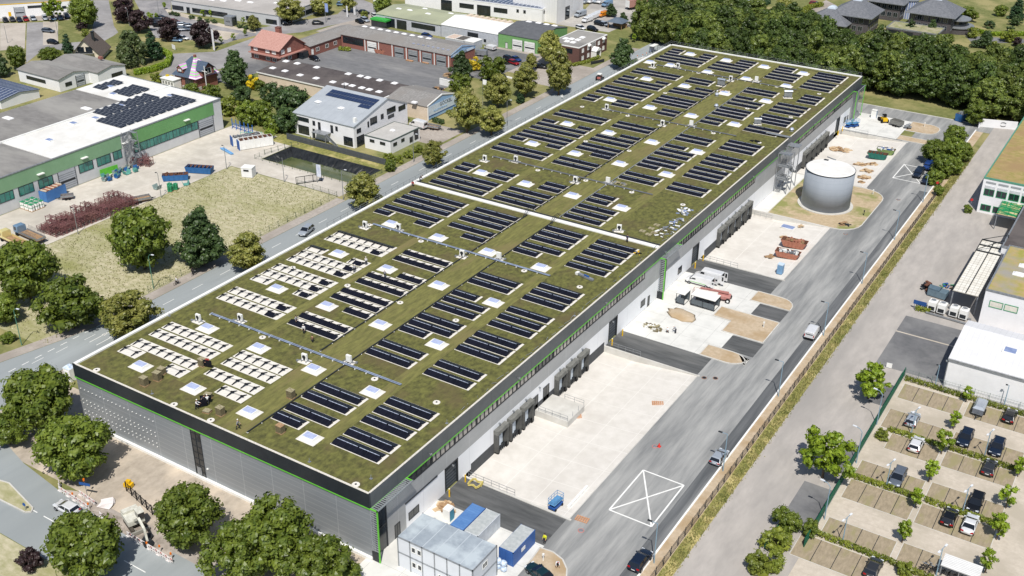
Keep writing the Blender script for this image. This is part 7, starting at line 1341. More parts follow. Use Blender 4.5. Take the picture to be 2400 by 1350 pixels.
for i,(x,y,l) in enumerate(((17.1,59.2,'double stack of wooden pallets on the near dock yard'),(21.2,24.1,'wooden pallets lying on the yard asphalt'),(6.2,48.9,'wooden frame lying beside the raised platform'))):
    b=MB(); [b.box(-1+k*.36,-.78+k*.36,-.6,.6,.1,.16) for k in range(6)]; [b.box(-1,1.02,s-.06,s+.06,0,.1) for s in(-.5,0,.5)]; tag(b.build('pallet',M('new_pallet',(196,150,118),(176,130,98),rough=.9),None,(x,y,(-.25,0,-1.2)[i]+.01),(.5,.1,.6)[i]),l,'pallet')
for i in range(5): tag(MB().box(-.2,.2,-.55,.55,0,.35).build('kerb_stone',white,None,(18.0+.0*i,26+i*1.25,-.12)),'white kerb block, %s in the short row on the near dock yard'%ordw(i+1),'kerb block','white kerb blocks in a row')
for i,(x,y,l) in enumerate(((20.8,71.2,'open round manhole in the asphalt, left one'),(22.6,72.2,'open round manhole in the asphalt, right one'),(22.3,21.8,'manhole ringed with a red stripe near the crossed box'),(22.4,47,'manhole with a red cone at the edge of the near dock yard'),(28.6,175,'manhole cover in the lane beside the tank'),(23.6,147.5,'manhole cover in the lane below the tank island'))):
    tag(MB().tube((0,0,0),(0,0,.05),.5,k=16).tube((0,0,.05),(0,0,.07),.36,k=16,m=1).build('manhole',[m_pink if i>1 and i<4 else M('manhole_brown',(150,120,104),rough=.9),dark if i<2 else galv],None,(x,y,0)),l,'manhole')
tag(MB().tube((0,0,0),(0,0,.7),.25,.05,10).box(-.3,.3,-.3,.3,0,.05).build('traffic_cone',M('cone_red',(214,60,50),rough=.6),None,(23.0,47.4,0)),'small red and white traffic cone beside a manhole','traffic cone')
b=MB(); [b.tube((.5*math.cos(a),.5*math.sin(a)+.2*math.sin(a*3),.1+.02*i),(.5*math.cos(a+.5),.5*math.sin(a+.5)+.2*math.sin((a+.5)*3),.12+.02*i),.05,k=6) for i,a in enumerate([k*.5 for k in range(26)])]; o=b.build('hose_coil',M('hose_yellow',(206,190,110),rough=.6),None,(2.9,22.2,0)); o.scale=(2,2,1); tag(o,'coiled pale yellow hose by the first roller door','hose')
# hanging lamps etc: street lights
def lamp(label,x,y,h=7.3,arm=(-1.3,0),col=galv,head=.5,group='lamp posts along the yard fence',two=False,name='street_lamp',curve=False):
    t=thing(name,label,'street lamp',(x,y,0),0,group); MB().tube((0,0,0),(0,0,h),.1,.06,8).build('pole',col,t)
    ax,ay=arm; b=MB()
    if curve: b.tube((0,0,h),(ax*.35,ay*.35,h+.5),.05,k=6).tube((ax*.35,ay*.35,h+.5),(ax*.8,ay*.8,h+.6),.05,k=6)
    else: b.bar((0,0,h),(ax*.8,ay*.8,h),.07)
    b.build('arm',col,t); z=h+(.6 if curve else 0); a=math.atan2(ay,ax); hx=math.hypot(ax,ay)
    MB().box(hx*.7,hx*.7+head*1.4,-.14,.14,z-.05,z+.07).build('lamp_head',M('lamp_head_white',(226,230,236),rough=.4) if curve or two else dark,t,None,a)
    if two: MB().box(hx*.7,hx*.7+head*1.4,-.14,.14,z-.05,z+.07).build('lamp_head',M('lamp_head_white',(226,230,236)),t,None,a+PI); MB().bar((0,0,h),(-ax*.8,-ay*.8,h),.06).build('arm',col,t)
    return t
m_lp=M('pale_blue_pole',(150,178,196),(136,164,184),rough=.4,metal=.3)
for i,(x,y) in enumerate(((34.6,21.4),(34.6,47.0),(34.5,72.8),(34.4,98.4),(34.3,124.5),(34.2,150.6),(34.2,176.8))): lamp('pale blue lamp post along the white kerb, %s from the near end'%ordw(i+1),x,y,7.3,(-1.2,0),m_lp)
for i,(x,y,h,a,l) in enumerate(((56.3,40.3,5,(.25,1),'lowest hedge'),(58.1,57.1,5,(.25,1),'hedge beside the grey estate car'),(57.7,74.1,5,(.25,1),'upper hedge left block'),(69.7,41,5,(.25,1),'bicycle shelter'),(69.8,57,5,(.25,1),'hedge beside the black estate car'),(69.6,74.2,5,(.25,1),'hedge between the facing dark cars'))): lamp('twin headed car park lamp at the '+l,x,y,h,a,m_lp,.4,'twin headed lamps of the car park',True)
for x,y,l in ((52.3,44.3,'nearest'),(52.2,60.9,'second'),(51.9,73.7,'farthest')): lamp('curved white headed lamp on the green fence, %s'%l,x,y,6.2,(-1.4,.2),m_lp,.5,'curved lamps on the green fence',curve=True)
for x,y,l in ((57.5,91.5,'near the hall corner'),(69.4,91.4,'farther right')): lamp('ball topped lamp behind the hedge of the white hall, '+l,x,y,4.6,(-.3,0),m_lp,.25,'lamps along the white hall',two=False)
for x,y,l in ((-126.3,48.7,'beside the red racks'),(-126.7,74,'beside the green drums'),(-126.9,96.6,'at the meadow corner'),(-108.1,98.4,'beside the pond gate')): lamp('slim grey yard lamp '+l,x,y,6.6,(-.5,0),galv,.35,'lamps along the works yard')
for x,y,l,c in ((-94.2,10.2,'left of the round linden at the street bend',M('green_pole',(90,140,120),rough=.5)),(-90.9,39.8,'at the meadow below the spreading tree',M('green_pole',(90,140,120))),(-88,98,'at the pond gate',galv),(-88.6,128,'before the round shrubs of the white house',galv),(-82.9,166,'behind the small round linden',galv)): lamp('curved street lamp '+l,x,y,7.6,(1.2,.2),c,.45,'curved street lamps west of the warehouse',curve=True)
for tl,x,y,h,l in (('a0',1205,240,6,'between the purple trees'),('a0',1480,140,6,'in the office car park'),('a0',72,400,6,'in the left pale bays'),('a0',540,330,8,'right of the pale bays'),('a1',470,230,7,'before the red roofed house'),('a1',940,160,7,'beside the white pylon'),('a2',1305,330,8,'at the pale forecourt, curved'),('a1',650,210,7,'beside the flagpole')):
    q=P(tl,x,y,0); lamp('far street lamp '+l,q.x,q.y,h,(-1.2,.4),galv,.4,'far street lamps',curve=True)
# flags, signs
def sign(label,x,y,rz,w,h,zb,m,pole=galv,txt=None,tm=None,name='sign',round_=False,size=None,two=False):
    t=thing(name,label,'sign',(x,y,0),rz); 
    for s in ((-w*.4,w*.4) if two else (0,)): MB().tube((s,0,0),(s,0,zb+h),.05,k=6).build('post',pole,t)
    if round_: MB().tube((0,-.06,zb+h/2),(0,-.1,zb+h/2),w/2,k=20).build('panel',m,t)
    else: MB().box(-w/2,w/2,-.12,-.06,zb,zb+h).build('panel',m,t)
    if txt: text(t,txt,size or h*.5,(0,-.13,zb+h*.3),(PI/2,0,0),tm or dark)
    return t
sign('small blue direction sign with orange lamp above the barriers',-45.9,-13.2,.3,1.9,.5,2.5,blue); tag(MB().tube((0,0,0),(0,0,.4),.16,k=8).build('warning_lamp',orange,None,(-46.3,-13.0,3.05)),'orange warning lamp on the blue direction sign','lamp')
sign('blue and white keep right sign on the traffic island',-51.4,-20.3,.2,.6,.6,.9,blue,round_=True)
sign('round red rimmed speed sign at the end of the far fence',35.2,186,.3,.7,.7,2.0,M('sign_red_rim',(196,50,50)),round_=True,name='traffic_sign'); sign('round red rimmed sign beside the white office corner',45.0,179.4,.3,.7,.7,2.0,M('sign_red_rim',(196,50,50)),round_=True,name='traffic_sign')
sign('blue company board beside the chillers',47.6,119.4,0,2.6,.9,1.2,M('board_blue',(40,80,140),rough=.5),two=True); sign('square white ground mark sign on the grey forecourt',48.6,93.4,.1,1,1,.1,white)
for tl,x,y,w,h,l in (('a0',1995,470,1.4,7.5,'tall white pylon sign before the office car park'),('a0',1620,460,2.6,1.6,'low white board at the road bend'),('a1',920,140,1.4,3,'white pylon by the lamp post'),('a1',852,160,1.0,4.4,'tapering white stele beside the estate road')):
    q=P(tl,x,y,0); sign(l,q.x,q.y,-.3,w,h,.1,m_render,name='pylon_sign')
for tl,x,y,h,l,c in (('a1',650,195,7,'blue and white flag on a pole beside the road',M('flag_blue',(150,170,220))),('a1',1095,110,6,'white flag at the top edge',white),('a1',1120,90,6,'pale flag at the top edge right of the other',M('flag_blue',(150,170,220))),('a1',2110,1000,9,'white pennant above the lindens',white),('b1',570,350,5.2,'white banner flag beside the pond gate',M('banner_print',(220,224,232),(170,180,206),sc=1.2))):
    q=P(tl,x,y,0); t=thing('flag',l,'flag',(q.x,q.y,0),.4); MB().tube((0,0,0),(0,0,h),.06,k=6).build('pole',galv,t); MB().loft([[(0.05,-.02,h-3.4 if h<8 else h-1.6),(0.05,.02,h-3.4 if h<8 else h-1.6),(.05,.02,h-.1),(.05,-.02,h-.1)],[(.6,.1,h-3.6 if h<8 else h-1.8),(.6,.14,h-3.6 if h<8 else h-1.8),(.6,.14,h-.2),(.6,.1,h-.2)],[(1.2,-.02,h-3.5 if h<8 else h-1.7),(1.2,.02,h-3.5 if h<8 else h-1.7),(1.2,.02,h-.3),(1.2,-.02,h-.3)]]).build('cloth',c,t)
for i in range(5):
    q=P('a2',1420+i*35,100-i*16,0); t=thing('flag','white flag in the tight row by the pale forecourt, %s from left'%ordw(i+1),'flag',(q.x,q.y,0),.4,'white flags by the pale forecourt'); MB().tube((0,0,0),(0,0,6.5),.06,k=6).build('pole',white,t); MB().poly([(0,0,3.4),(1.1,.1,3.2),(1.1,.1,6),(0,0,6.4)]).poly([(0,.03,6.4),(1.1,.13,6),(1.1,.13,3.2),(0,.03,3.4)]).build('cloth',white,t)
# fences
def fence(label,pts,h,mat,post=2.5,step=.3,wires=(0.1,.5,.9),pw=.08,bw=.03,name='mesh_fence',z=0,slat=False):
    t=thing(name,label,'fence',(*pts[0],z)); o0=Vector((*pts[0],0)); b=MB(); pm=MB().box(-pw/2,pw/2,-pw/2,pw/2,0,h+.1).mesh('post',mat); k=0
    for i in range(len(pts)-1):
        a=Vector((*pts[i],0))-o0; c=Vector((*pts[i+1],0))-o0; L_=(c-a).length; n=max(1,round(L_/post))
        for j in range(n+(1 if i==len(pts)-2 else 0)):
            if k<95: ob('post',pm,t,tuple(a.lerp(c,j/n))); k+=1
        m=int(L_/step)
        for j in range(m): q=a.lerp(c,(j+.5)/m); b.bar(q+Vector((0,0,.05)),q+Vector((0,0,h)),bw)
        for w in wires: b.bar(a+Vector((0,0,w*h)),c+Vector((0,0,w*h)),bw*1.3)
    b.build('mesh_panel',mat,t); return t
fence('long dark mesh fence between sandy strip and rough grass',[(36.0,-6),(36.0,187)],1.7,dark,2.5,.36,(.1,.95),.09,.028)
fence('dark green slatted fence along the staff car park',[(51.75,36.5),(51.75,92.2)],1.75,M('fence_green',(24,98,74),(20,84,64),rough=.6),2.5,.16,(.15,.5,.9),.12,.11,'slat_fence'); fence('short dark green fence piece at the bottom of the car park hedge',[(47.0,33.0),(47.4,38.2)],1.6,M('fence_green',(24,98,74)),2.5,.16,(.15,.9),.12,.11,'slat_fence')
fence('thin grey green mesh fence from the green fence to the white hall',[(51.9,92.3),(59,92.2),(95,92.2)],1.5,M('thin_fence',(110,130,124),rough=.6),2.6,.5,(.1,.5,.95),.06,.02)
fence('green wire fence between meadow and pavement',[(-90.4,38),(-90.4,98.4),(-104,98.9)],1.5,M('wire_fence_green',(88,104,84),rough=.7),3,.55,(.1,.5,.95),.07,.018); fence('low wire fence round the pond',[(-126,108),(-126,106.2),(-91,106.4),(-91,119.8)],1.2,M('wire_fence_green',(88,104,84)),2.8,.9,(.3,.95),.07,.018)
t=fence('solid dark grey board fence behind the pond',[(-129.4,122.6),(-93.6,122.2)],1.7,M('board_fence',(84,88,92),(74,78,82),rough=.8),2.4,.24,(.5,),.1,.235,'board_fence')
b=MB(); [b.box(x-.06,x+.06,-.06,.06,0,2.0) for x in(0,2.2,4.4,6.6)]; [b.bar((0,0,z),(6.6,0,z),.12) for z in(.15,1.95)]; [b.bar((i*.35,0,.2),(i*.35,0,1.9),.03) for i in range(19)]; tag(b.build('sliding_gate',black,None,(-104.5,99.0,0),.95),'black sliding gate half open by the pond','gate')
b=MB(); [b.box(x-.05,x+.05,-.05,.05,0,1.5) for x in [i*2.2 for i in range(8)]]; [b.bar((0,0,z),(15.4,0,z),.05) for z in(.4,1.3)]; tag(b.build('mesh_fence',M('wire_fence_green',(88,104,84)),None,(-126,110,0),1.35),'short wire fence up to the pond corner beside the works yard','fence')
fence('dark mesh fence behind the excavator',[tuple(P('d0',1180,560)[:2]),tuple(P('d0',1420,780)[:2])],1.8,black,1.6,.4,(.1,.5,.95),.14,.03)
fence('pale wall fence at the far end of the service road',[(34.4,244),(36,244.6)],1.4,white,.8,.2,(.5,),.1,.18,'board_fence')
t=thing('sign_wall','white wall with a black ring emblem at the end of the service road','wall',(33.6,243.6,0),.3); MB().box(0,10.8,0,.3,0,2.4).box(-.0,.3,-1.5,0,0,2.4).build('wall',m_render,t)
b=MB()
for a0,a1 in ((.55,2.6),(3.7,5.75)):
    n=8
    for i in range(n): u=a0+(a1-a0)*i/n; v=a0+(a1-a0)*(i+1)/n; b.bar((6.9+.85*math.cos(u),-.03,1.3+.6*math.sin(u)),(6.9+.85*math.cos(v),-.03,1.3+.6*math.sin(v)),.24,0,.06)
b.build('emblem',black,t)
# roadworks barriers
m_bar=M('barrier_white',(230,226,224),(222,214,212),sc=1.5,rough=.6); m_brd=M('barrier_red',(206,120,110),rough=.6)
def barrier(label,pts,n0=1):
    p0=pts[0]; t=thing('site_barrier',label,'barrier',(*p0,0)); b=MB()
    for i in range(len(pts)-1):
        a=Vector((*pts[i],0))-Vector((*p0,0)); c=Vector((*pts[i+1],0))-Vector((*p0,0)); n=max(1,int((c-a).length/.5)); d=(c-a)/n
        for z in (.35,.75,1.0): b.bar(a+Vector((0,0,z)),c+Vector((0,0,z)),.06,0,.12)
        for j in range(n): q=a+d*j; b.bar(q+Vector((0,0,.0)),q+Vector((0,0,1.05)),.05,0,.14); b.bar(q+d*.15+Vector((0,0,.88)),q+d*.85+Vector((0,0,.88)),.08,j%2,.24)
        for j in range(0,n,4): q=a+d*j; b.box(q.x-.35,q.x+.35,q.y-.12,q.y+.12,0,.12)
    b.build('panel',[m_bar,m_brd],t); return t
D0=lambda x,y: tuple(P('d0',x,y,0)[:2])
barrier('row of red and white barriers beside the white car',[D0(555,560),D0(690,650),D0(820,735)]); barrier('short row of barriers behind the first row',[D0(745,600),D0(890,700)]); barrier('row of barriers along the dug path below the excavator',[D0(1190,985),D0(1380,1100),D0(1610,1240)]); barrier('short row of barriers under the dark tree',[D0(935,800),D0(1005,880)]); barrier('white barrier end panel by the leafy corner tree',[D0(557,500),D0(557,560)])
t=thing('barrier_stack','stack of folded red and white barriers beneath the direction sign','barrier stack',(*D0(990,690),0),.3)
for i in range(5): b=MB().box(-1.1+.1*i,1.1,-.9+i*.1,.8+i*.05,.1+i*.1,.15+i*.1).build('panel',m_bar,t,None,.15*i)
for i,(x,y) in enumerate(((685,640),(830,735),(1018,880),(1375,1100),(1492,1130),(1598,1200))):
    tag(MB().tube((0,0,0),(0,0,1.05),.06,k=6).tube((0,0,1.05),(0,0,1.35),.14,k=8,m=1).build('warning_lamp',[white,orange],None,(*D0(x,y),0)),'orange warning lamp on the barriers, %s from the left'%ordw(i+1),'warning lamp','orange warning lamps on the barriers')
tag(MB().box(-.7,.7,-.4,.4,.1,.8).box(-.3,.4,-.3,.3,.8,1.3).build('ground_compactor',yellow,None,(*D0(1200,520),0),.3),'small yellow compactor in the tree shade by the facade','compactor')
# bicycle shelter in the car park with bikes
q=P('d3',1610,1290,0); t=thing('bicycle_shelter','white corrugated roof bicycle shelter at the bottom of the car park','shelter',(70.0,40.4,0)); MB().box(0,5.2,0,2.9,2.45,2.58).build('roof',M('white_ribbed_roof',(228,228,226),(216,216,214),rough=.6,grid=[('Y',.36,.07,(176,176,176))]),t); b=MB(); [b.box(x,x+.1,y,y+.1,0,2.45) for x in(.1,2.5,5) for y in(.1,2.7)]; b.build('post',galv,t); MB().box(.1,5.1,2.75,2.8,.3,2.3).build('rear_glass',M('grey_shelter_glass',(96,104,110)),t)
def bike(label,x,y,rz,group=None):
    t=thing('bicycle',label,'bicycle',(x,y,0),rz,group); w=MB(); n=14
    for cx in (-.52,.52): [w.bar((cx+.33*math.cos(2*PI*i/n),0,.34+.33*math.sin(2*PI*i/n)),(cx+.33*math.cos(2*PI*(i+1)/n),0,.34+.33*math.sin(2*PI*(i+1)/n)),.04) for i in range(n)]
    w.build('wheels',black,t); f=MB(); [f.bar(a,c,.045) for a,c in (((-.52,0,.34),(-.15,0,.4)),((-.15,0,.4),(.35,0,.85)),((-.15,0,.4),(-.25,0,.85)),((-.25,0,.85),(.35,0,.85)),((.35,0,.9),(.52,0,.34)),((-.52,0,.34),(-.25,0,.8)))]; f.build('frame',dark,t); MB().box(-.38,-.14,-.07,.07,.92,.98).build('saddle',black,t); MB().box(.3,.42,-.28,.28,1.0,1.05).build('handlebar',galv,t); return reg(t)
bk=bike('dark bicycle parked in the cluster left of the bicycle shelter',67.6,41.2,1.2,'bicycles at the car park shelter')
for i in range(9): copy_tree(bk,(68.0+i*.42 if i<4 else 70.4+(i-4)*.8,41.2+(i%2)*.5 if i<4 else 41.6,0),1.2+.1*(i%3))
mo=bike('cyclist bicycle on the pavement beneath the meadow',-88.2,43.8,1.4); mo2=bike('bicycle leaning near the conical tree on the pavement',-88.4,48.8,1.6)
# chillers and junk beside the mossy roof block
for i,(x,l) in enumerate(((50.9,'left'),(55.2,'right'))):
    t=thing('chiller','pair of white rooftop style chillers on the steel base, %s pair'%l,'chiller',(x,120.3,0),-.05)
    for j,y in ((-.95,0),(.95,0)): MB().box(j-.8,j+.8,-.9,.9,.5,2.4).build('casing',white,t); MB().box(j-.6,j+.6,-.95,-.9,.7,1.5).build('grille',dark,t); MB().tube((j,.0,2.4),(j,0,2.65),.62,k=16).build('fan_ring',white,t); MB().tube((j,0,2.65),(j,0,2.67),.5,k=16).build('fan',galv,t)
tag(MB().box(-4.2,4.2,-1.3,-1.1,.2,.5).box(-4.2,4.2,1.1,1.3,.2,.5).build('chiller_platform',galv,None,(53.4,119.6,0),-.06),'long galvanised steel base under the chillers','base frame')
heap('scrap_pile','rusty brown scrap sculpture heap beside the grey bins','scrap',46.6,129.6,0,1.8,3.4,1.8,30,[M('rusty_steel',(120,82,66)),dark],(.4,1.6),.2,51); heap('scrap_pile','small mixed heap with blue and green sheets behind the grey bins','scrap',50.3,133.4,0,2.6,2,.9,22,[blue,wood,m_cg,dark],(.4,1.2),.12,52)
t=thing('lidded_waste_bin','grey blue lidded waste press beside the scrap','waste press',(49.4,127.6,0),-.1); MB().box(-1.9,1.9,-1.1,1.1,.2,1.6).build('body',M('press_grey',(104,124,136),(92,110,122),rough=.6),t); MB().ext([(-1.1,1.6),(1.1,1.6),(1.1,1.75),(0,2.3),(-1.1,1.9)],'x',-1.9,.4).build('lid',M('press_grey_dark',(84,104,118)),t)
# tipping skip with boards in the brickyard, pallets, white tank wall
q=P('a1',1155,500,0); skip('rust red skip with white board in the brickyard',q.x,q.y+.5,.1,mrust,4.6,1.9,1.5,.6,[white,dark])
for i,(x,y,l) in enumerate(((1430,568,'wide pallet before the second shutter of the brick hall'),(1580,588,'thin pallet before the third shutter of the brick hall'),(1750,610,'small pallet before the last shutter of the brick hall'))): q=P('a1',x,y,0); tag(MB().box(-1.4,1.4,-.5,.5,0,.3).box(-1.3,1.3,-.4,.4,.3,.34,1).build('pallet',[wood,M('new_pallet',(196,150,118))],None,(q.x,q.y,0)),l,'pallet')
ppile('stack of pale crates at the right end of the brickyard',*P('a1',1790,710,0)[:2],0,30,3,61,h=1.4); ppile('dark framed timber stack by the white tank wall',*P('a1',1700,830,0)[:2],0,24,3,62,[dark,wood],1.2)
q=P('a1',1830,815,0); tag(MB().box(-5.5,5.5,-.2,.2,0,2.0).box(-5.5,5.5,-.25,.25,2.0,2.1).build('white_wall',white,None,(q.x,q.y,0),-.1),'low white wall behind the dark roofed hall','wall'); q=P('a1',2100,520,0); t=thing('wire_cage_trailer','grey caged trailer at the brick hall corner','trailer',(q.x,q.y,0),.2); MB().box(-2,2,-1,1,.5,2.2).build('cage',galv,t); MB().tube((0,-1.1,.35),(0,1.1,.35),.35,k=10).build('wheels',m_tyre,t)
heap('gravel_heap','heap of black tyres and gravel beside the hedge mass','heap',*P('a1',2300,580,0)[:2],0,7,3.4,1.6,70,[black,dark],(.5,1.1),.35,63)
heap('log_pile','pile of grey logs beneath the hedge mass','log pile',*P('a1',2170,730,0)[:2],0,4,2,.7,22,[wood,galv],(.8,1.8),.25,64)
tag(MB().box(-5,5,-.2,.2,0,.5).build('stone_border',m_render,None,(*P('a1',2290,712,0)[:2],0),-.08),'long pale stone border by the hedge mass','border')
tag(MB().box(-3,3,-.1,.1,.2,1.1).box(-2.8,-2.6,-.1,.1,0,.2).box(2.6,2.8,-.1,.1,0,.2).build('black_board',dark,None,(*P('a2',795,590,0)[:2],0),1.2),'long black board sign before the brick office','sign board')
t=thing('bus_shelter','glazed bus shelter at the far end of the street','bus shelter',(*P('a2',1310,500,0)[:2],0),1.5); b=MB(); [b.box(x,x+.1,y,y+.1,0,2.5) for x in(0,3.4) for y in(0,1.4)]; b.build('frame',dark,t); MB().box(-.1,3.6,-.1,1.6,2.5,2.65).build('roof',white,t); MB().box(.1,3.4,1.4,1.44,.3,2.3).build('rear_glass',glassb,t)
for i,(x,y) in enumerate(((1165,545),(1215,535),(1250,520))): tag(MB().tube((0,0,0),(0,0,.9),.09,k=6).tube((0,0,.9),(0,0,1.2),.13,k=6,m=1).build('warning_lamp',[white,orange],None,(*P('a2',x,y,0)[:2],0)),'orange topped roadwork post at the far street end, %s'%ordw(i+1),'warning lamp','orange posts at the far street end')
tag(MB().box(-2.6,2.6,-.3,.3,0,.8).build('concrete_barrier',white,None,(*P('a2',1190,560,0)[:2],0),1.3),'white concrete barrier at the far street end','barrier')
t=thing('traffic_triangle','small white triangular roadwork sign in the street shade','traffic sign',(*P('a2',465,920,0)[:2],0)); MB().ext([(-.5,.6),(.5,.6),(0,1.5)],'y',-.03,.03).build('panel',white,t); MB().tube((0,0,0),(0,0,.6),.05,k=6).build('post',galv,t)
for i,(tl,x,y,l) in enumerate((('c2',2340,350,'small white marker post on the L shaped island'),('d2',290,1210,'thin grey post on the island beside the blue container'),('b3',975,460,'small marker post with red top on the tank island'),('a3',1455,1180,'white marker pillar on the far island'),('b3',890,655,'dark marker frame on the tank island'))): q=P(tl,x,y,0); tag(MB().tube((0,0,0),(0,0,1.1),.09,k=6).box(-.14,.14,-.14,.14,1.0,1.3).build('marker_post',white if i!=4 else dark,None,(q.x,q.y,.05)),l,'marker post')
ppile('twisted pipe and boards on the tank island',21.8,152.2,.05,8,2.4,71,[dark,wood]); 
# ================================================================ PEOPLE
skin=M('skin_tone',(206,160,134),rough=.6); hair=M('dark_hair',(50,38,30),rough=.9); trous=M('work_trousers',(52,54,62),rough=.9); boots=M('boots',(34,30,28),rough=.9)
def skinned(name,verts,edges,rad,mat,parent=None,root=0):
    me=bpy.data.meshes.new(name); me.from_pydata(verts,edges,[]); me.materials.append(mat); o=bpy.data.objects.new(name,me); COL.objects.link(o)
    md=o.modifiers.new('skin','SKIN'); md.use_smooth_shade=True
    for i,r_ in enumerate(rad): me.skin_vertices[0].data[i].radius=(r_,r_*(.72 if i in FLAT.get(name,()) else 1))
    me.skin_vertices[0].data[root].use_root=True; s=o.modifiers.new('sub','SUBSURF'); s.levels=1; s.render_levels=1
    if parent: o.parent=parent
    return o
FLAT={}
def person(label,x,y,z,rz,top,pose='stand',hat=None,trm=None):
    bend={'stand':0,'walk':.06,'bend':.95,'kneel':.35,'carry':.2}[pose]; hz=.92 if pose!='kneel' else .5
    def up_(d,side=0,fwd=0): # point along the bent torso
        return (d*math.sin(bend)+fwd*math.cos(bend),side,hz+d*math.cos(bend)-fwd*math.sin(bend))
    V=[(0,0,hz),up_(.25),up_(.48),up_(.58,0,.01),up_(.7,0,.03),up_(.82,0,.03)]; E=[(0,1),(1,2),(2,3),(3,4),(4,5)]; Rr=[.14,.13,.16,.055,.085,.08]
    sh={}
    for s in (-1,1):
        f={'stand':.05,'walk':.22*s,'bend':.1,'kneel':.3,'carry':.4}[pose]
        a=len(V); V+=[up_(.46,s*.2),(up_(.46,s*.2)[0]+f*.5+.02,s*.26,up_(.46)[2]-.26),(up_(.46,s*.2)[0]+f+.1,s*.25,up_(.46)[2]-(.5 if pose not in('carry','kneel') else .3)),(up_(.46,s*.2)[0]+f+.16,s*.24,up_(.46)[2]-(.58 if pose not in('carry','kneel') else .32))]; E+=[(2,a),(a,a+1),(a+1,a+2),(a+2,a+3)]; Rr+=[.075,.055,.04,.035]
        for k in range(4):
            b0=len(V); w_=V[a+3]; V.append((w_[0]+.05,w_[1]+(-.03+.02*k),w_[2]-.07-.005*(k%2))); E.append((a+3,b0)); Rr.append(.011)
        b0=len(V); V.append((V[a+3][0]+.05,V[a+3][1]-s*.05,V[a+3][2]-.02)); E.append((a+3,b0)); Rr.append(.012)
        l=len(V); kf={'stand':.02,'walk':.18*s,'bend':.06,'kneel':.35,'carry':.1*s}[pose]; ff={'stand':0,'walk':.26*s-.03,'bend':0,'kneel':-.05 if s<0 else .3,'carry':.15*s}[pose]
        kz=.48 if pose!='kneel' else (.42 if s>0 else .08)
        V+=[(0,s*.1,hz-.04),(kf,s*.12,kz),(ff,s*.12,.08),(ff+.17,s*.13,.04)]; E+=[(0,l),(l,l+1),(l+1,l+2),(l+2,l+3)]; Rr+=[.1,.07,.045,.04]
        sh[s]=(a,l)
    o=skinned('person',V,E,Rr,skin); o.location=(x,y,z); o.rotation_euler=(0,0,rz); tag(o,label,'person')
    v2=[V[0],V[1],V[2],V[3]]; e2=[(0,1),(1,2),(2,3)]; r2_=[.165,.16,.19,.075]
    for s in (-1,1): a=sh[s][0]; n=len(v2); v2+=[V[a],V[a+1],V[a+2]]; e2+=[(2,n),(n,n+1),(n+1,n+2)]; r2_+=[.095,.072,.056]
    skinned('jacket',v2,e2,r2_,top,o)
    v3=[V[0],V[1]]; e3=[(0,1)]; r3=[.165,.13]
    for s in (-1,1): l=sh[s][1]; n=len(v3); v3+=[V[l],V[l+1],V[l+2]]; e3+=[(0,n),(n,n+1),(n+1,n+2)]; r3+=[.12,.085,.065]
    skinned('trousers',v3,e3,r3,trm or trous,o)
    hd=V[5]; MB().blob((hd[0]-.005,0,hd[2]+.04),.115,.105,.105,3,0,.02,10,7).build('helmet' if hat else 'hair',hat or hair,o,smooth=True)
    MB().blob((hd[0]+.105,0,hd[2]-.05),.02,.016,.025,1,0,0,6,4).build('nose',skin,o); b=MB(); [b.blob((hd[0]+.09,s*.033,hd[2]-.02),.012,.014,.012,1,0,0,6,4) for s in(-1,1)]; b.build('eyes',black,o); MB().box(hd[0]+.085,hd[0]+.1,-.025,.025,hd[2]-.1,hd[2]-.088).build('mouth',M('lips',(150,90,80)),o)
    for s in(-1,1): l=sh[s][1]; MB().blob((V[l+2][0]+.08,V[l+2][1],.06),.16,.065,.07,2,0,.02,8,5).build('boot',boots,o,smooth=True)
    return o
hv=M('hi_vis_yellow',(226,232,40),rough=.7); wt=M('white_shirt',(226,226,228),rough=.9); dk=M('dark_jacket',(56,54,62),rough=.9); rd_=M('red_shirt',(170,60,60),rough=.9); gy=M('grey_overall',(150,152,158),rough=.9)
person('worker in a bright yellow vest standing on asphalt near the blue container',19.1,16.5,0,-1.6,hv,'stand'); person('worker in white shirt and red cap bending on the sandy island',23.2,13.0,.1,-.8,wt,'bend',rd_)
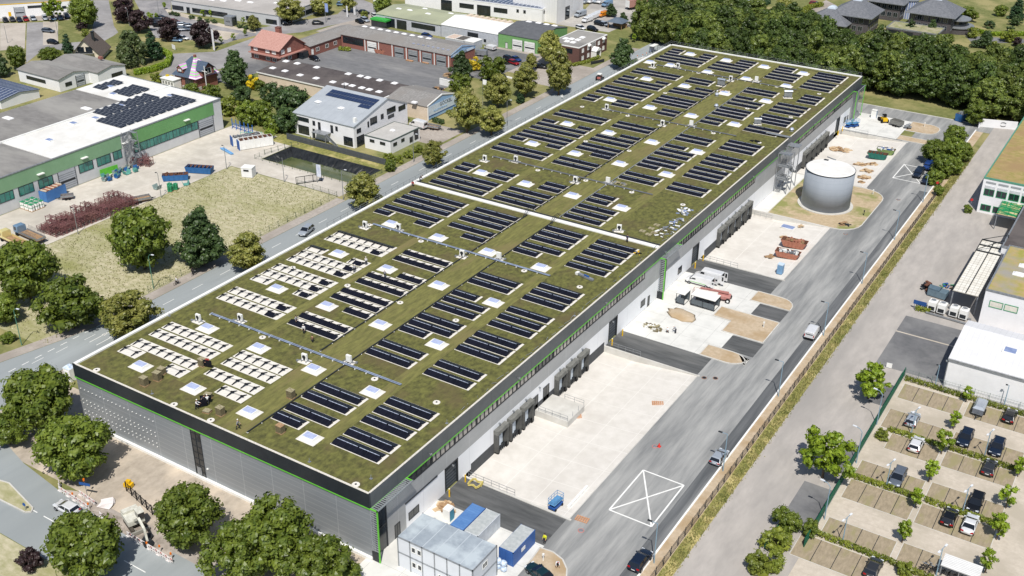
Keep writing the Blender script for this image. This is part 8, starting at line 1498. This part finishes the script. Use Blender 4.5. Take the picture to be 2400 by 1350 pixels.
person('worker kneeling by the spoil heap, left of the two',8.2,82.5,0,2.8,wt,'kneel',white); person('worker bending by the spoil heap, right of the two',9.5,83.2,0,2.9,gy,'bend',white)
person('worker in white shirt beside moss mats, left of the pair carrying panels',-35.9,1.9,RT,.4,wt,'carry',white); person('worker in white shirt and black trousers, right of the pair carrying panels',-35.3,3.7,RT,2.4,wt,'carry',white)
person('worker with dark clothes holding black panels between the pair',-36.2,3.2,RT,1.2,dk,'bend'); person('worker behind a black panel near the white solar base',-43.8,11.9,RT,-1,rd_,'carry',white); person('person walking near the near roof edge',-26.6,1.5,RT,.6,gy,'walk',white)
person('worker in white standing on the half built solar row',-37.6,28.6,RT,-1.2,wt,'stand',white); person('worker in brown crouching before the half built solar row',-34.3,27.0,RT,2,M('brown_jacket',(110,84,66)),'kneel'); person('dark clothed worker at the left end of the half built row',-40.9,30.3,RT,0,gy,'stand')
person('worker with white hat at the upper short solar base',-45.2,55.2,RT,2,wt,'stand',white); person('worker with light shirt below the upper short solar base',-45.1,51.4,RT,2,gy,'bend',white); person('worker in grey standing amid the dark solar rows',-38.7,52.9,RT,2,gy,'stand',white)
person('person in dark blue standing at the fire wall near the yard side',-6.9,92.9,RT,-2,M('navy_jacket',(66,66,96)),'stand'); person('person in dark clothes at the street-side parapet behind the fire wall',-61.9,95.4,RT,1,dk,'bend'); person('person in red at the street-side end of the fire wall',-61.8,92.6,RT,-1,rd_,'kneel')
person('cyclist in white shirt with a dark bicycle on the pavement',-88.4,43.9,.03,1.4,wt,'walk'); person('person in dark clothes beside the bicycle near the conical tree',-88.9,48.9,.03,1.6,dk,'stand')
# loose black panels carried by the workers
for i,(x,y,rz,l) in enumerate(((-35.5,2.6,.9,'black solar panel carried upright by the pair of workers'),(-35.9,3.9,.7,'second black solar panel beside the pair of workers'),(-43.4,11.4,.3,'black solar panel held up near the moss mat stack'))):
    tag(MB().box(-.85,.85,-.025,.025,0,1.15).box(-.9,.9,-.035,.035,1.15,1.19).build('carried_solar_module',m_pv,None,(x,y,RT+.25),rz),l,'solar panel')
